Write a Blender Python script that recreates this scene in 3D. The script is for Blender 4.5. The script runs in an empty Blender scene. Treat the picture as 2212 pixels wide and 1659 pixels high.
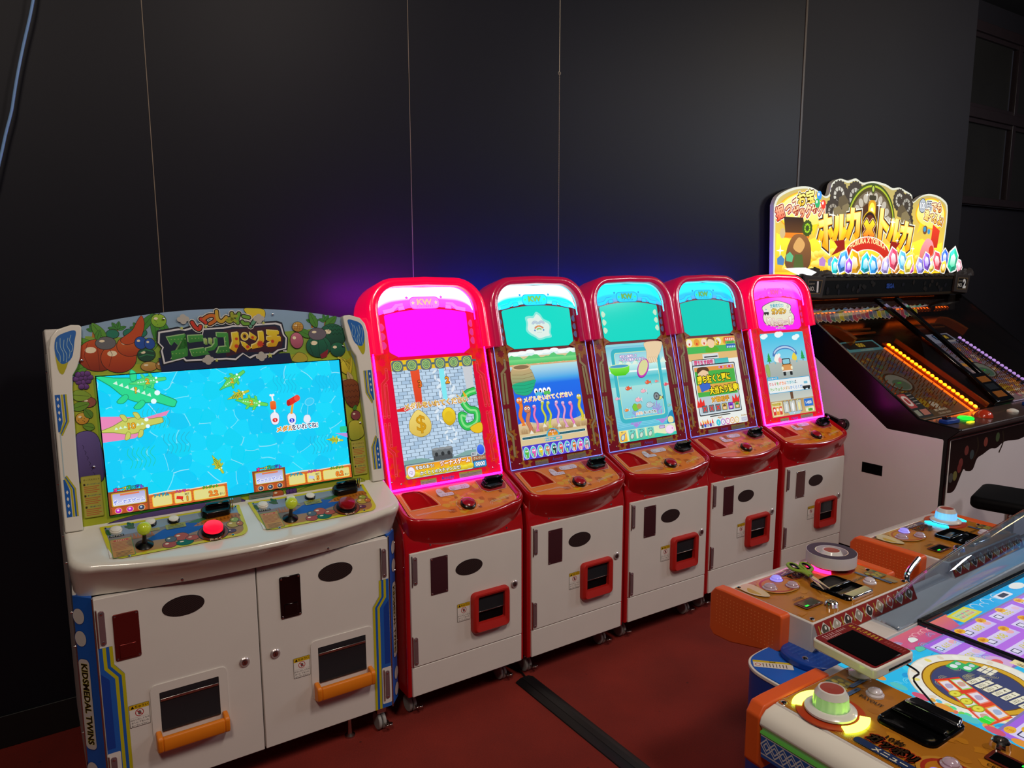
import bpy, bmesh, math, random
from mathutils import Vector, Matrix
from mathutils.geometry import tessellate_polygon
random.seed(7)
PI = math.pi
sc = bpy.context.scene
COL = sc.collection

# ------------------------------------------------------------------ camera
F_PX = 1620.0
def cam_rot(rx, ry, rz):
    return Matrix.Rotation(rz, 3, 'Z') @ Matrix.Rotation(rx, 3, 'X') @ Matrix.Rotation(ry, 3, 'Y')
R3 = cam_rot(-0.1498, 0.0028, -0.5845)
right, fwd, up = R3 @ Vector((1, 0, 0)), R3 @ Vector((0, 1, 0)), R3 @ Vector((0, 0, 1))
cam_data = bpy.data.cameras.new('camera')
cam_data.sensor_fit = 'HORIZONTAL'
cam_data.sensor_width = 36.0
cam_data.lens = F_PX * 36.0 / 2212.0
cam_data.clip_start = 0.02
cam = bpy.data.objects.new('camera', cam_data)
COL.objects.link(cam)
M4 = Matrix.Identity(4)
for i in range(3):
    M4[i][0], M4[i][1], M4[i][2] = right[i], up[i], -fwd[i]
M4.translation = Vector((-1.0597, -2.238, 1.5881))
cam.matrix_world = M4
sc.camera = cam

# ------------------------------------------------------------------ world, lights, exposure
sc.view_settings.view_transform = 'Standard'
sc.view_settings.look = 'None'
sc.view_settings.exposure = 0.0
sc.view_settings.gamma = 1.0
sc.view_settings.use_curve_mapping = False
w = bpy.data.worlds.new('dim_hall'); sc.world = w; w.use_nodes = True
bg = w.node_tree.nodes['Background']
bg.inputs[0].default_value = (0.75, 0.72, 0.9, 1)
bg.inputs[1].default_value = 0.016

def area(name, loc, target, size, power, color, size_y=None):
    d = bpy.data.lights.new(name, 'AREA')
    d.energy = power; d.color = color; d.size = size
    if size_y:
        d.shape = 'RECTANGLE'; d.size_y = size_y
    o = bpy.data.objects.new(name, d); COL.objects.link(o)
    o.location = loc
    o.rotation_euler = (Vector(target) - Vector(loc)).to_track_quat('-Z', 'Y').to_euler()
    return o
# ceiling lamps of the hall and one added sheen light, behind and beside the camera (none in view)
area('ceiling_lamp_front', (-1.6, -2.6, 3.5), (0.4, 0.0, 0.4), 0.5, 36, (1.0, 0.86, 0.72))
area('ceiling_lamp_middle', (0.5, -2.2, 3.6), (2.2, -0.2, 0.4), 0.5, 42, (1.0, 0.86, 0.74))
area('ceiling_lamp_far', (4.4, -3.0, 3.3), (3.0, 0.2, 0.8), 0.5, 22, (0.95, 0.9, 0.9))
area('wall_sheen_light', (5.9, -2.0, 2.9), (2.4, 0.65, 1.6), 0.7, 34, (0.8, 0.88, 1.0))  # added light for the sheen on the back wall, not a ceiling lamp
area('ceiling_lamp_warm', (5.2, -1.5, 3.6), (3.0, 0.65, 2.9), 0.35, 8, (1.0, 0.72, 0.35))

# ------------------------------------------------------------------ colour and material helpers
def lin(c):
    if isinstance(c, str):
        c = c.lstrip('#')
        c = tuple(int(c[i:i + 2], 16) / 255 for i in (0, 2, 4))
    return tuple((x / 12.92 if x <= 0.04045 else ((x + 0.055) / 1.055) ** 2.4) for x in c[:3])

def mat(name, color, rough=0.5, metal=0.0, emit=None, estr=0.0, noise=0.0, nscale=40.0, bump=0.0, coat=0.0, spec=0.5, trans=0.0, ior=1.45, alpha=1.0):
    m = bpy.data.materials.new(name); m.use_nodes = True
    nt = m.node_tree; b = nt.nodes['Principled BSDF']
    c = lin(color)
    b.inputs['Base Color'].default_value = (*c, 1)
    b.inputs['Roughness'].default_value = rough
    b.inputs['Metallic'].default_value = metal
    b.inputs['Specular IOR Level'].default_value = spec
    b.inputs['Coat Weight'].default_value = coat
    b.inputs['Coat Roughness'].default_value = 0.06
    b.inputs['Transmission Weight'].default_value = trans
    b.inputs['IOR'].default_value = ior
    b.inputs['Alpha'].default_value = alpha
    if emit is not None:
        b.inputs['Emission Color'].default_value = (*lin(emit), 1)
        b.inputs['Emission Strength'].default_value = estr
    if noise or bump:
        tc = nt.nodes.new('ShaderNodeTexCoord')
        n = nt.nodes.new('ShaderNodeTexNoise')
        n.inputs['Scale'].default_value = nscale; n.inputs['Detail'].default_value = 5
        nt.links.new(tc.outputs['Object'], n.inputs['Vector'])
        if noise:
            mx = nt.nodes.new('ShaderNodeMix'); mx.data_type = 'RGBA'
            mx.inputs['A'].default_value = (*[x * (1 - noise) for x in c], 1)
            mx.inputs['B'].default_value = (*[min(1, x * (1 + noise)) for x in c], 1)
            nt.links.new(n.outputs['Fac'], mx.inputs['Factor'])
            nt.links.new(mx.outputs['Result'], b.inputs['Base Color'])
        if bump:
            bp = nt.nodes.new('ShaderNodeBump'); bp.inputs['Strength'].default_value = bump
            bp.inputs['Distance'].default_value = 0.003
            nt.links.new(n.outputs['Fac'], bp.inputs['Height'])
            nt.links.new(bp.outputs['Normal'], b.inputs['Normal'])
    return m

def print_mat(name, rough=0.3, estr=0.0, coat=0.0, base=1.0):
    """colour comes from the printed artwork stored on the mesh; estr > 0 for screens and backlit print"""
    m = bpy.data.materials.new(name); m.use_nodes = True
    nt = m.node_tree; b = nt.nodes['Principled BSDF']
    a = nt.nodes.new('ShaderNodeAttribute'); a.attribute_name = 'Col'
    if estr > 0:
        b.inputs['Base Color'].default_value = (0.02, 0.02, 0.02, 1)
        if base != 1.0:
            nt.links.new(a.outputs['Color'], b.inputs['Base Color'])
        nt.links.new(a.outputs['Color'], b.inputs['Emission Color'])
        b.inputs['Emission Strength'].default_value = estr
    else:
        nt.links.new(a.outputs['Color'], b.inputs['Base Color'])
    b.inputs['Roughness'].default_value = rough
    b.inputs['Specular IOR Level'].default_value = 0.06 if estr > 0 else 0.4
    b.inputs['Coat Weight'].default_value = coat
    b.inputs['Coat Roughness'].default_value = 0.05
    return m

M = {}
M['white_panel'] = mat('white_panel', '#ded8d2', 0.42, noise=0.04, nscale=9)
M['white_gloss'] = mat('white_gloss_plastic', '#e6e1d6', 0.22, coat=0.4, noise=0.03, nscale=6)
M['red_plastic'] = mat('red_gloss_plastic', '#b00d14', 0.2, coat=0.6, noise=0.05, nscale=5)
M['red_matt'] = mat('red_matt_plastic', '#b3201a', 0.45, noise=0.06, nscale=30)
M['tray_red'] = mat('tray_red', '#b51a22', 0.35)
M['hinge_plate'] = mat('hinge_plate', '#85696e', 0.3, metal=0.4, noise=0.1, nscale=12)
M['dark_plate'] = mat('dark_steel_plate', '#5a3038', 0.2, metal=0.5, noise=0.1, nscale=12)
M['steel'] = mat('steel', '#b9b3b0', 0.25, metal=1.0, noise=0.08, nscale=60)
M['chrome'] = mat('chrome', '#e8e8ea', 0.12, metal=1.0)
M['lock_metal'] = mat('lock_metal', '#c8bcbc', 0.28, metal=0.6)
M['black'] = mat('black_plastic', '#0b0b0d', 0.25)
M['black_matt'] = mat('black_matt', '#070708', 0.6, spec=0.12)
M['black_gloss'] = mat('black_gloss', '#050506', 0.08, coat=0.5)
M['chute_dark'] = mat('chute_dark', '#101418', 0.15, metal=0.5)
M['smoked'] = mat('smoked_window', '#3a4046', 0.08, metal=0.6)
M['orange'] = mat('orange_plastic', '#e8821a', 0.4, noise=0.04, nscale=25)
M['orange_red'] = mat('orange_red_plastic', '#dd5a22', 0.42, noise=0.05, nscale=25)
M['blue_panel'] = mat('blue_panel', '#1a5fc0', 0.35, noise=0.04, nscale=12)
M['blue_dark'] = mat('deep_blue_plastic', '#143f96', 0.35)
M['caster'] = mat('caster_wheel', '#9a9896', 0.5)
M['cream'] = mat('cream_button', '#e9e6da', 0.25)
M['clear_btn'] = mat('clear_button', '#cfc8d2', 0.1, coat=0.6)
M['grille'] = mat('speaker_grille', '#4a3434', 0.45, metal=0.3)
M['grille_back'] = mat('speaker_back', '#171214', 0.7)
M['print'] = print_mat('printed_sheet', 0.38)
M['print_gloss'] = print_mat('printed_acrylic', 0.3, coat=0.15)
M['screen'] = print_mat('lit_screen', 0.12, 1.0)
M['screen_dim'] = print_mat('table_screen', 0.25, 0.85)
M['sign'] = print_mat('backlit_sign', 0.3, 1.45)

# ------------------------------------------------------------------ object helpers
def link(o, parent=None):
    COL.objects.link(o)
    if parent is not None:
        o.parent = parent
    return o

def empty(name, loc=(0, 0, 0), rz=0.0, label=None, cat=None, group=None):
    o = bpy.data.objects.new(name, None)
    o.empty_display_size = 0.05
    link(o); o.location = loc; o.rotation_euler = (0, 0, rz)
    tag(o, label, cat, group)
    return o

def tag(o, label=None, cat=None, group=None, kind=None):
    if label: o['label'] = label
    if cat: o['category'] = cat
    if group: o['group'] = group
    if kind: o['kind'] = kind
    return o

class MB:
    """collects polygons for one mesh part"""
    def __init__(s):
        s.v, s.f = [], []
        s.m = Matrix.Identity(4)
    def add(s, vs, fs):
        n = len(s.v)
        s.v += [tuple(s.m @ Vector(p)) for p in vs]
        s.f += [tuple(i + n for i in f) for f in fs]
        return s
    def box(s, c, d):
        x, y, z = c; a, b, e = d[0] / 2, d[1] / 2, d[2] / 2
        vs = [(x + i * a, y + j * b, z + k * e) for i in (-1, 1) for j in (-1, 1) for k in (-1, 1)]
        return s.add(vs, [(0, 1, 3, 2), (4, 6, 7, 5), (0, 4, 5, 1), (2, 3, 7, 6), (0, 2, 6, 4), (1, 5, 7, 3)])
    def bb(s, x0, x1, y0, y1, z0, z1):
        return s.box(((x0 + x1) / 2, (y0 + y1) / 2, (z0 + z1) / 2), (x1 - x0, y1 - y0, z1 - z0))
    def prism(s, pts, h0, h1, axis='Z'):
        """extrude a 2D outline; axis Z: (x,y); X: (y,z); Y: (x,z)"""
        def p3(p, h):
            return {'Z': (p[0], p[1], h), 'X': (h, p[0], p[1]), 'Y': (p[0], h, p[1])}[axis]
        n = len(pts)
        vs = [p3(p, h0) for p in pts] + [p3(p, h1) for p in pts]
        fs = [tuple(range(n - 1, -1, -1)), tuple(range(n, 2 * n))]
        fs += [(i, (i + 1) % n, n + (i + 1) % n, n + i) for i in range(n)]
        return s.add(vs, fs)
    def loft(s, rings, closed=True, caps=False):
        n = len(rings[0]); vs = [p for r in rings for p in r]; fs = []
        for k in range(len(rings) - 1):
            for i in range(n if closed else n - 1):
                j = (i + 1) % n
                fs.append((k * n + i, k * n + j, (k + 1) * n + j, (k + 1) * n + i))
        if caps:
            fs.append(tuple(range(n - 1, -1, -1)))
            fs.append(tuple((len(rings) - 1) * n + i for i in range(n)))
        return s.add(vs, fs)
    def lathe(s, prof, n=24, c=(0, 0, 0), caps=True):
        rings = [[(c[0] + r * math.cos(2 * PI * i / n), c[1] + r * math.sin(2 * PI * i / n), c[2] + z) for i in range(n)] for r, z in prof]
        return s.loft(rings, True, caps)
    def cyl(s, c, r, h, n=20, axis='Z'):
        old = s.m
        A = {'Z': Matrix.Identity(4), 'Y': Matrix.Rotation(PI / 2, 4, 'X'), 'X': Matrix.Rotation(PI / 2, 4, 'Y')}[axis]
        s.m = old @ Matrix.Translation(c) @ A
        s.lathe([(r, -h / 2), (r, h / 2)], n)
        s.m = old
        return s
    def tube(s, path, r, n=8):
        rings = []
        P = [Vector(p) for p in path]
        for i, p in enumerate(P):
            t = (P[min(i + 1, len(P) - 1)] - P[max(i - 1, 0)]).normalized()
            a = t.cross(Vector((0, 0, 1)))
            if a.length < 1e-3: a = t.cross(Vector((1, 0, 0)))
            a.normalize(); b = t.cross(a)
            rings.append([tuple(p + a * r * math.cos(2 * PI * k / n) + b * r * math.sin(2 * PI * k / n)) for k in range(n)])
        return s.loft(rings, True, True)
    def sphere(s, c, r, n=16, sz=1.0):
        prof = [(max(1e-4, r * math.sin(PI * k / 10)), -r * sz * math.cos(PI * k / 10)) for k in range(11)]
        return s.lathe(prof, n, c)
    def mesh(s, name):
        me = bpy.data.meshes.new(name)
        me.from_pydata(s.v, [], s.f)
        bm = bmesh.new(); bm.from_mesh(me)
        bmesh.ops.recalc_face_normals(bm, faces=bm.faces)
        bm.to_mesh(me); bm.free()
        return me
    def build(s, name, material, parent=None, bevel=0.0, seg=2, smooth=True, angle=0.6):
        me = s.mesh(name)
        o = bpy.data.objects.new(name, me)
        me.materials.append(M[material] if isinstance(material, str) else material)
        link(o, parent)
        finish(o, bevel, seg, smooth, angle)
        return o

def finish(o, bevel=0.0, seg=2, smooth=True, angle=0.6):
    if smooth:
        for p in o.data.polygons: p.use_smooth = True
        o.data.set_sharp_from_angle(angle=angle)
    if bevel:
        b = o.modifiers.new('bevel', 'BEVEL'); b.width = bevel; b.segments = seg
        b.limit_method = 'ANGLE'; b.angle_limit = 0.6; b.use_clamp_overlap = True
        b.harden_normals = False

def share(o, name, parent, loc, rot=(0, 0, 0), scale=None):
    c = o.copy(); c.name = name
    link(c, parent); c.location = loc; c.rotation_euler = rot
    if scale: c.scale = scale
    return c

def frame(o, u, v):
    """matrix whose columns are u, v, normal and origin"""
    u = Vector(u).normalized(); v = Vector(v).normalized(); n = u.cross(v)
    m = Matrix.Identity(4)
    for i in range(3):
        m[i][0], m[i][1], m[i][2], m[i][3] = u[i], v[i], n[i], o[i]
    return m

def arc(cx, cy, r, a0, a1, n, ry=None):
    ry = r if ry is None else ry
    return [(cx + r * math.cos(math.radians(a0 + (a1 - a0) * k / n)), cy + ry * math.sin(math.radians(a0 + (a1 - a0) * k / n))) for k in range(n + 1)]

def rrect(x0, y0, x1, y1, r, n=5):
    r = min(r, (x1 - x0) / 2, (y1 - y0) / 2)
    return arc(x1 - r, y1 - r, r, 0, 90, n) + arc(x0 + r, y1 - r, r, 90, 180, n) + arc(x0 + r, y0 + r, r, 180, 270, n) + arc(x1 - r, y0 + r, r, 270, 360, n)

def catmull(pts, n=6, closed=True):
    out = []; N = len(pts)
    for i in range(N if closed else N - 1):
        if closed:
            p0, p1, p2, p3 = pts[i - 1], pts[i], pts[(i + 1) % N], pts[(i + 2) % N]
        else:
            p0, p1, p2, p3 = pts[max(i - 1, 0)], pts[i], pts[i + 1], pts[min(i + 2, N - 1)]
        for k in range(n):
            t = k / n
            out.append(tuple(0.5 * (2 * p1[a] + (p2[a] - p0[a]) * t + (2 * p0[a] - 5 * p1[a] + 4 * p2[a] - p3[a]) * t * t + (3 * p1[a] - p0[a] - 3 * p2[a] + p3[a]) * t ** 3) for a in range(len(p1))))
    if not closed: out.append(tuple(pts[-1]))
    return out

# ------------------------------------------------------------------ lettering
_tc = {}
def text_tris(body, off=0.0):
    key = (body, round(off, 4))
    if key in _tc: return _tc[key]
    c = bpy.data.curves.new('lettering', 'FONT')
    c.body = body; c.size = 1.0; c.resolution_u = 2; c.offset = off
    o = bpy.data.objects.new('lettering', c)
    COL.objects.link(o)
    dg = bpy.context.evaluated_depsgraph_get(); dg.update()
    oe = o.evaluated_get(dg)
    me = oe.to_mesh()
    vs = [(v.co.x, v.co.y) for v in me.vertices]
    fs = [tuple(p.vertices) for p in me.polygons]
    oe.to_mesh_clear()
    bpy.data.objects.remove(o); bpy.data.curves.remove(c)
    _tc[key] = (vs, fs)
    return vs, fs

class Canvas:
    """flat artwork in (u, v): coloured polygons stacked in thin layers; becomes one printed or lit sheet"""
    def __init__(s, step=1.5e-5):
        s.v, s.f, s.c = [], [], []
        s.z = 0.0; s.step = step
        s.t = (0, 0, 0, 1, 1)
    def at(s, x=0, y=0, rot=0, sx=1, sy=None):
        s.t = (x, y, math.radians(rot), sx, sx if sy is None else sy); return s
    def tp(s, p):
        x, y, r, sx, sy = s.t
        a, b = p[0] * sx, p[1] * sy
        if r: a, b = a * math.cos(r) - b * math.sin(r), a * math.sin(r) + b * math.cos(r)
        return (a + x, b + y)
    def raw(s, pts, faces, col):
        """col: colour, or (bottom, top) pair for a vertical run of ink, or function of (u, v)"""
        s.z += s.step
        n = len(s.v)
        s.v += [(*s.tp(p), s.z) for p in pts]
        if callable(col): cs = [lin(col(*p)) for p in pts]
        elif isinstance(col, tuple) and isinstance(col[0], str):
            ys = [p[1] for p in pts]; lo, hi = min(ys), max(ys); a, b = lin(col[0]), lin(col[1])
            cs = []
            for y in ys:
                k = (y - lo) / (hi - lo or 1)
                cs.append(tuple(a[i] * (1 - k) + b[i] * k for i in range(3)))
        else: cs = [lin(col)] * len(pts)
        for f in faces:
            s.f.append(tuple(i + n for i in f)); s.c += [cs[i] for i in f]
    def poly(s, pts, col):
        s.raw(pts, [tuple(range(len(pts)))], col)
    def hole(s, outer, holes, col):
        L = [[Vector((p[0], p[1], 0)) for p in outer]] + [[Vector((p[0], p[1], 0)) for p in h] for h in holes]
        tri = tessellate_polygon(L)
        pts = [(p.x, p.y) for l in L for p in l]
        s.raw(pts, [tuple(t) for t in tri], col)
    def rect(s, x0, y0, x1, y1, col):
        s.poly([(x0, y0), (x1, y0), (x1, y1), (x0, y1)], col)
    def rr(s, x0, y0, x1, y1, r, col, n=4):
        s.poly(rrect(x0, y0, x1, y1, r, n), col)
    def ell(s, cx, cy, rx, ry, col, n=20, rot=0):
        a = math.radians(rot); pts = []
        for k in range(n):
            t = 2 * PI * k / n; x, y = rx * math.cos(t), ry * math.sin(t)
            pts.append((cx + x * math.cos(a) - y * math.sin(a), cy + x * math.sin(a) + y * math.cos(a)))
        s.poly(pts, col)
    def blob(s, pts, col, edge=None, ew=0.0015, n=5):
        q = catmull(pts, n)
        if edge:
            s.line(q + [q[0]], ew * 2, edge)
        s.poly(q, col)
    def star(s, cx, cy, r1, r2, n, col, rot=90):
        s.poly([(cx + (r1 if k % 2 == 0 else r2) * math.cos(math.radians(rot) + PI * k / n), cy + (r1 if k % 2 == 0 else r2) * math.sin(math.radians(rot) + PI * k / n)) for k in range(2 * n)], col)
    def starline(s, cx, cy, r1, r2, n, w, col, rot=90, a0=0, a1=None):
        N = 2 * n; a1 = N if a1 is None else a1
        s.line([(cx + (r1 if k % 2 == 0 else r2) * math.cos(math.radians(rot) + PI * k / n), cy + (r1 if k % 2 == 0 else r2) * math.sin(math.radians(rot) + PI * k / n)) for k in range(a0, a1 + 1)], w, col)
    def line(s, pts, w, col):
        L, Rr = [], []
        P = [Vector(p[:2]) for p in pts]
        for i, p in enumerate(P):
            d1 = (p - P[i - 1]) if i else (P[1] - p)
            d2 = (P[i + 1] - p) if i < len(P) - 1 else d1
            if d1.length < 1e-9: d1 = d2
            if d2.length < 1e-9: d2 = d1
            if d1.length < 1e-9: continue
            d1 = d1.normalized(); d2 = d2.normalized()
            n1 = Vector((-d1.y, d1.x)); n2 = Vector((-d2.y, d2.x))
            m = n1 + n2
            m = n1 if m.length < 1e-4 else m.normalized()
            k = w / 2 / max(0.45, m.dot(n1))
            L.append(p + m * k); Rr.append(p - m * k)
        n = len(L)
        s.raw([tuple(q) for q in L] + [tuple(q) for q in Rr], [(i, i + 1, n + i + 1, n + i) for i in range(n - 1)], col)
    def text(s, body, cx, cy, size, col, outline=(), rot=0, sx=1.0, bold=0.0, width=None, bend=0.0, cols=None):
        """outline: list of (colour, extra weight as a fraction of the size), widest first"""
        kanji = any(0x4E00 <= ord(ch) < 0xA000 for ch in body)
        fat = 0.0
        if kanji and bold > 0.012: fat, bold = bold - 0.012, 0.012       # heavy strokes are built from shifted copies, thin ones from the font
        vs, fs = text_tris(body, bold)
        if not vs: return
        x0 = min(v[0] for v in vs); x1 = max(v[0] for v in vs)
        y0 = min(v[1] for v in vs); y1 = max(v[1] for v in vs)
        if width: sx = width / ((x1 - x0) * size)
        mx, my = (x0 + x1) / 2, (y0 + y1) / 2
        hw = (x1 - x0) / 2
        a = math.radians(rot)
        def place(v):
            x = (v[0] - mx); y = (v[1] - my) + bend * (1 - (x / hw) ** 2)
            x *= size * sx; y *= size
            return (cx + x * math.cos(a) - y * math.sin(a), cy + x * math.sin(a) + y * math.cos(a))
        for oc, ow in list(outline):
            if kanji or bold + ow > 0.085:
                z = s.z
                for j in range(8):
                    dx, dy = (ow + fat) * math.cos(j * PI / 4), (ow + fat) * math.sin(j * PI / 4)
                    s.raw([place((v[0] + dx / sx, v[1] + dy)) for v in vs], fs, oc); s.z = z
                s.z += s.step
            else:
                ov, of = text_tris(body, bold + ow)
                s.raw([place(v) for v in ov], of, oc)
        if fat:
            z = s.z
            for j in range(4):
                dx, dy = fat * math.cos(j * PI / 2 + 0.78), fat * math.sin(j * PI / 2 + 0.78)
                s.raw([place((v[0] + dx / sx, v[1] + dy)) for v in vs], fs, col); s.z = z
            s.z += s.step
        P = [place(v) for v in vs]
        if cols:
            n = len(cols)
            def cf(u, v):
                k = ((u - cx) * math.cos(a) + (v - cy) * math.sin(a)) / (hw * size * sx)
                return cols[min(n - 1, max(0, int((k + 1) / 2 * n)))]
            s.raw(P, fs, cf)
        else:
            s.raw(P, fs, col)
    def marks(s, x0, y0, x1, y1, col, n=8, seed=1):
        """small print too fine to read in the photograph"""
        r = random.Random(seed + n); w_, h = (x1 - x0) / n, y1 - y0
        for k in range(n):
            a = x0 + k * w_
            for j in range(3):
                if r.random() < 0.75: z = s.z; s.rect(a + w_ * 0.1, y0 + h * (0.08 + 0.34 * j), a + w_ * r.uniform(0.6, 0.85), y0 + h * (0.26 + 0.34 * j), col); s.z = z
            z = s.z; s.rect(a + w_ * r.uniform(0.2, 0.5), y0, a + w_ * r.uniform(0.52, 0.62), y1, col); s.z = z
        s.z += s.step
    def stroke(s, paths, w, col, caps=True):
        """round-ended brush strokes, for hand-drawn lettering"""
        for p in paths:
            if len(p) > 2: p = catmull(p, 5, False)
            z = s.z; s.line(p, w, col)
            if caps:
                for e in (p[0], p[-1]): s.ell(e[0], e[1], w / 2, w / 2, col, 12)
            s.z = z
        s.z += s.step
    def build(s, name, fr, material, parent=None):
        me = bpy.data.meshes.new(name)
        me.from_pydata([tuple(fr @ Vector(p)) for p in s.v], [], s.f)
        ca = me.color_attributes.new('Col', 'FLOAT_COLOR', 'CORNER')
        ca.data.foreach_set('color', [x for c in s.c for x in (*c, 1.0)])
        me.materials.append(M[material] if isinstance(material, str) else material)
        o = bpy.data.objects.new(name, me)
        link(o, parent)
        return o

# ================================================================== the setting
def struct(o, label=None):
    o['kind'] = 'structure'
    if label: o['label'] = label
    return o

def wall_mat(name, base, rough):
    m = mat(name, base, rough, noise=0.10, nscale=3.0, bump=0.05, spec=0.2)
    return m
M['wall'] = wall_mat('dark_painted_wall', '#15151d', 0.47)
M['wall2'] = wall_mat('dark_painted_wall_warm', '#201e22', 0.6)
M['joint'] = mat('joint_strip', '#7d6e5c', 0.5)
M['trim_brown'] = mat('brown_trim', '#43352c', 0.45)
M['baseboard'] = mat('black_baseboard', '#141416', 0.5)
M['ceiling'] = mat('ceiling_dark', '#191919', 0.8)

def floor_mat():
    m = bpy.data.materials.new('red_carpet'); m.use_nodes = True
    nt = m.node_tree; b = nt.nodes['Principled BSDF']
    tc = nt.nodes.new('ShaderNodeTexCoord')
    n1 = nt.nodes.new('ShaderNodeTexNoise'); n1.inputs['Scale'].default_value = 260; n1.inputs['Detail'].default_value = 3
    n2 = nt.nodes.new('ShaderNodeTexNoise'); n2.inputs['Scale'].default_value = 3.5; n2.inputs['Detail'].default_value = 6
    v = nt.nodes.new('ShaderNodeTexVoronoi'); v.inputs['Scale'].default_value = 9
    for n in (n1, n2, v): nt.links.new(tc.outputs['Object'], n.inputs['Vector'])
    r = nt.nodes.new('ShaderNodeValToRGB')
    r.color_ramp.elements[0].color = (*lin('#6a1408'), 1); r.color_ramp.elements[1].color = (*lin('#8a2010'), 1)
    r.color_ramp.elements[0].position = 0.35; r.color_ramp.elements[1].position = 0.68
    mx = nt.nodes.new('ShaderNodeMix'); mx.data_type = 'FLOAT'
    mx.inputs['Factor'].default_value = 0.5
    nt.links.new(n1.outputs['Fac'], mx.inputs['A']); nt.links.new(n2.outputs['Fac'], mx.inputs['B'])
    nt.links.new(mx.outputs['Result'], r.inputs['Fac'])
    st = nt.nodes.new('ShaderNodeValToRGB')                # small dark specks
    st.color_ramp.elements[0].color = (0.15, 0.12, 0.12, 1); st.color_ramp.elements[0].position = 0.02
    st.color_ramp.elements[1].color = (1, 1, 1, 1); st.color_ramp.elements[1].position = 0.06
    nt.links.new(v.outputs['Distance'], st.inputs['Fac'])
    ml = nt.nodes.new('ShaderNodeMix'); ml.data_type = 'RGBA'; ml.blend_type = 'MULTIPLY'; ml.inputs['Factor'].default_value = 0.8
    nt.links.new(r.outputs['Color'], ml.inputs['A']); nt.links.new(st.outputs['Color'], ml.inputs['B'])
    nt.links.new(ml.outputs['Result'], b.inputs['Base Color'])
    b.inputs['Roughness'].default_value = 0.85
    bp = nt.nodes.new('ShaderNodeBump'); bp.inputs['Strength'].default_value = 0.35; bp.inputs['Distance'].default_value = 0.002
    nt.links.new(n1.outputs['Fac'], bp.inputs['Height']); nt.links.new(bp.outputs['Normal'], b.inputs['Normal'])
    return m
M['carpet'] = floor_mat()

WY = 0.65
struct(MB().bb(-4, 8.5, -6, 1.4, -0.05, 0.0).build('floor', 'carpet', smooth=False), 'dark red carpet floor with small dark specks')
struct(MB().bb(-4, 8.5, -6, 1.4, 3.75, 3.8).build('ceiling', 'ceiling', smooth=False), 'dark ceiling of the hall')
wb = struct(MB().bb(-4, 4.82, WY + 0.012, WY + 0.1, 0, 3.75).build('wall_back', 'baseboard', smooth=False), 'tall dark painted wall of large panels behind the machines')
xs = [-4.0, -2.57, -1.595, -0.62, 0.355, 1.117, 2.893, 4.83]
for a, b in zip(xs[:-1], xs[1:]):
    MB().bb(a + 0.0012, b - 0.0012, WY, WY + 0.012, 0, 3.75).build('wall_panel', 'wall2' if a > 2.5 else 'wall', wb, bevel=0.0008, seg=1, smooth=False)
for x in xs[2:6]:
    MB().bb(x - 0.0013, x + 0.0013, WY - 0.0004, WY + 0.011, 0.11, 3.75).build('joint_strip', 'joint', wb, smooth=False)
struct(MB().bb(2.884, 2.902, WY - 0.004, WY + 0.01, 0.11, 3.75).build('trim_1', 'trim_brown', bevel=0.002), 'narrow brown vertical trim strip between the two right wall panels')
struct(MB().bb(-4, 4.82, WY - 0.008, WY, 0, 0.115).build('baseboard_back', 'baseboard', bevel=0.002), 'black baseboard along the foot of the dark wall')
# the wall turns a corner; beyond it a recessed dark window
struct(MB().bb(4.74, 4.83, WY + 0.1, 1.1, 0, 3.75).build('wall_return', 'wall2', smooth=False), 'return of the dark wall at its right corner')
struct(MB().bb(4.83, 8.5, 1.06, 1.16, 0, 2.13).build('wall_right', 'wall2', smooth=False), 'dark low wall under the window')
struct(MB().bb(4.83, 8.5, 1.06, 1.16, 3.56, 3.75).build('wall_right_upper', 'wall2', smooth=False), 'dark wall strip over the window')
M['win_frame'] = mat('dark_wood_frame', '#241b1d', 0.4, noise=0.15, nscale=8)
M['win_pane'] = mat('dark_pane', '#22211f', 0.3, noise=0.35, nscale=1.6)
win = empty('window_1', (4.83, 1.0, 2.1)); struct(win, 'dark window with wooden bars beyond the right corner of the wall')
win['kind'] = 'structure'
def wbx(name, m, *a, bevel=0.004):
    o = MB().bb(*a).build(name, m, win, bevel=bevel); return o
for z0, z1 in ((0.03, 0.09), (0.72, 0.80), (1.38, 1.46)):
    wbx('window_rail', 'win_frame', 0, 3.6, -0.01, 0.05, z0, z1)
for z0, z1 in ((0.80, 0.835), (0.685, 0.72), (1.345, 1.38)):
    wbx('window_bead', 'win_frame', 0, 3.6, 0.012, 0.05, z0, z1, bevel=0.002)
for x0 in (0.02, 1.45, 2.9):
    wbx('window_post', 'win_frame', x0 + 0.02, x0 + 0.08, 0.0, 0.05, 0.09, 1.38)
    for z0, z1 in ((0.09, 0.70), (0.80, 1.36)):
        wbx('pane', 'win_pane', x0 + 0.08, x0 + 1.4, 0.035, 0.045, z0, z1, bevel=0)

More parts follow.
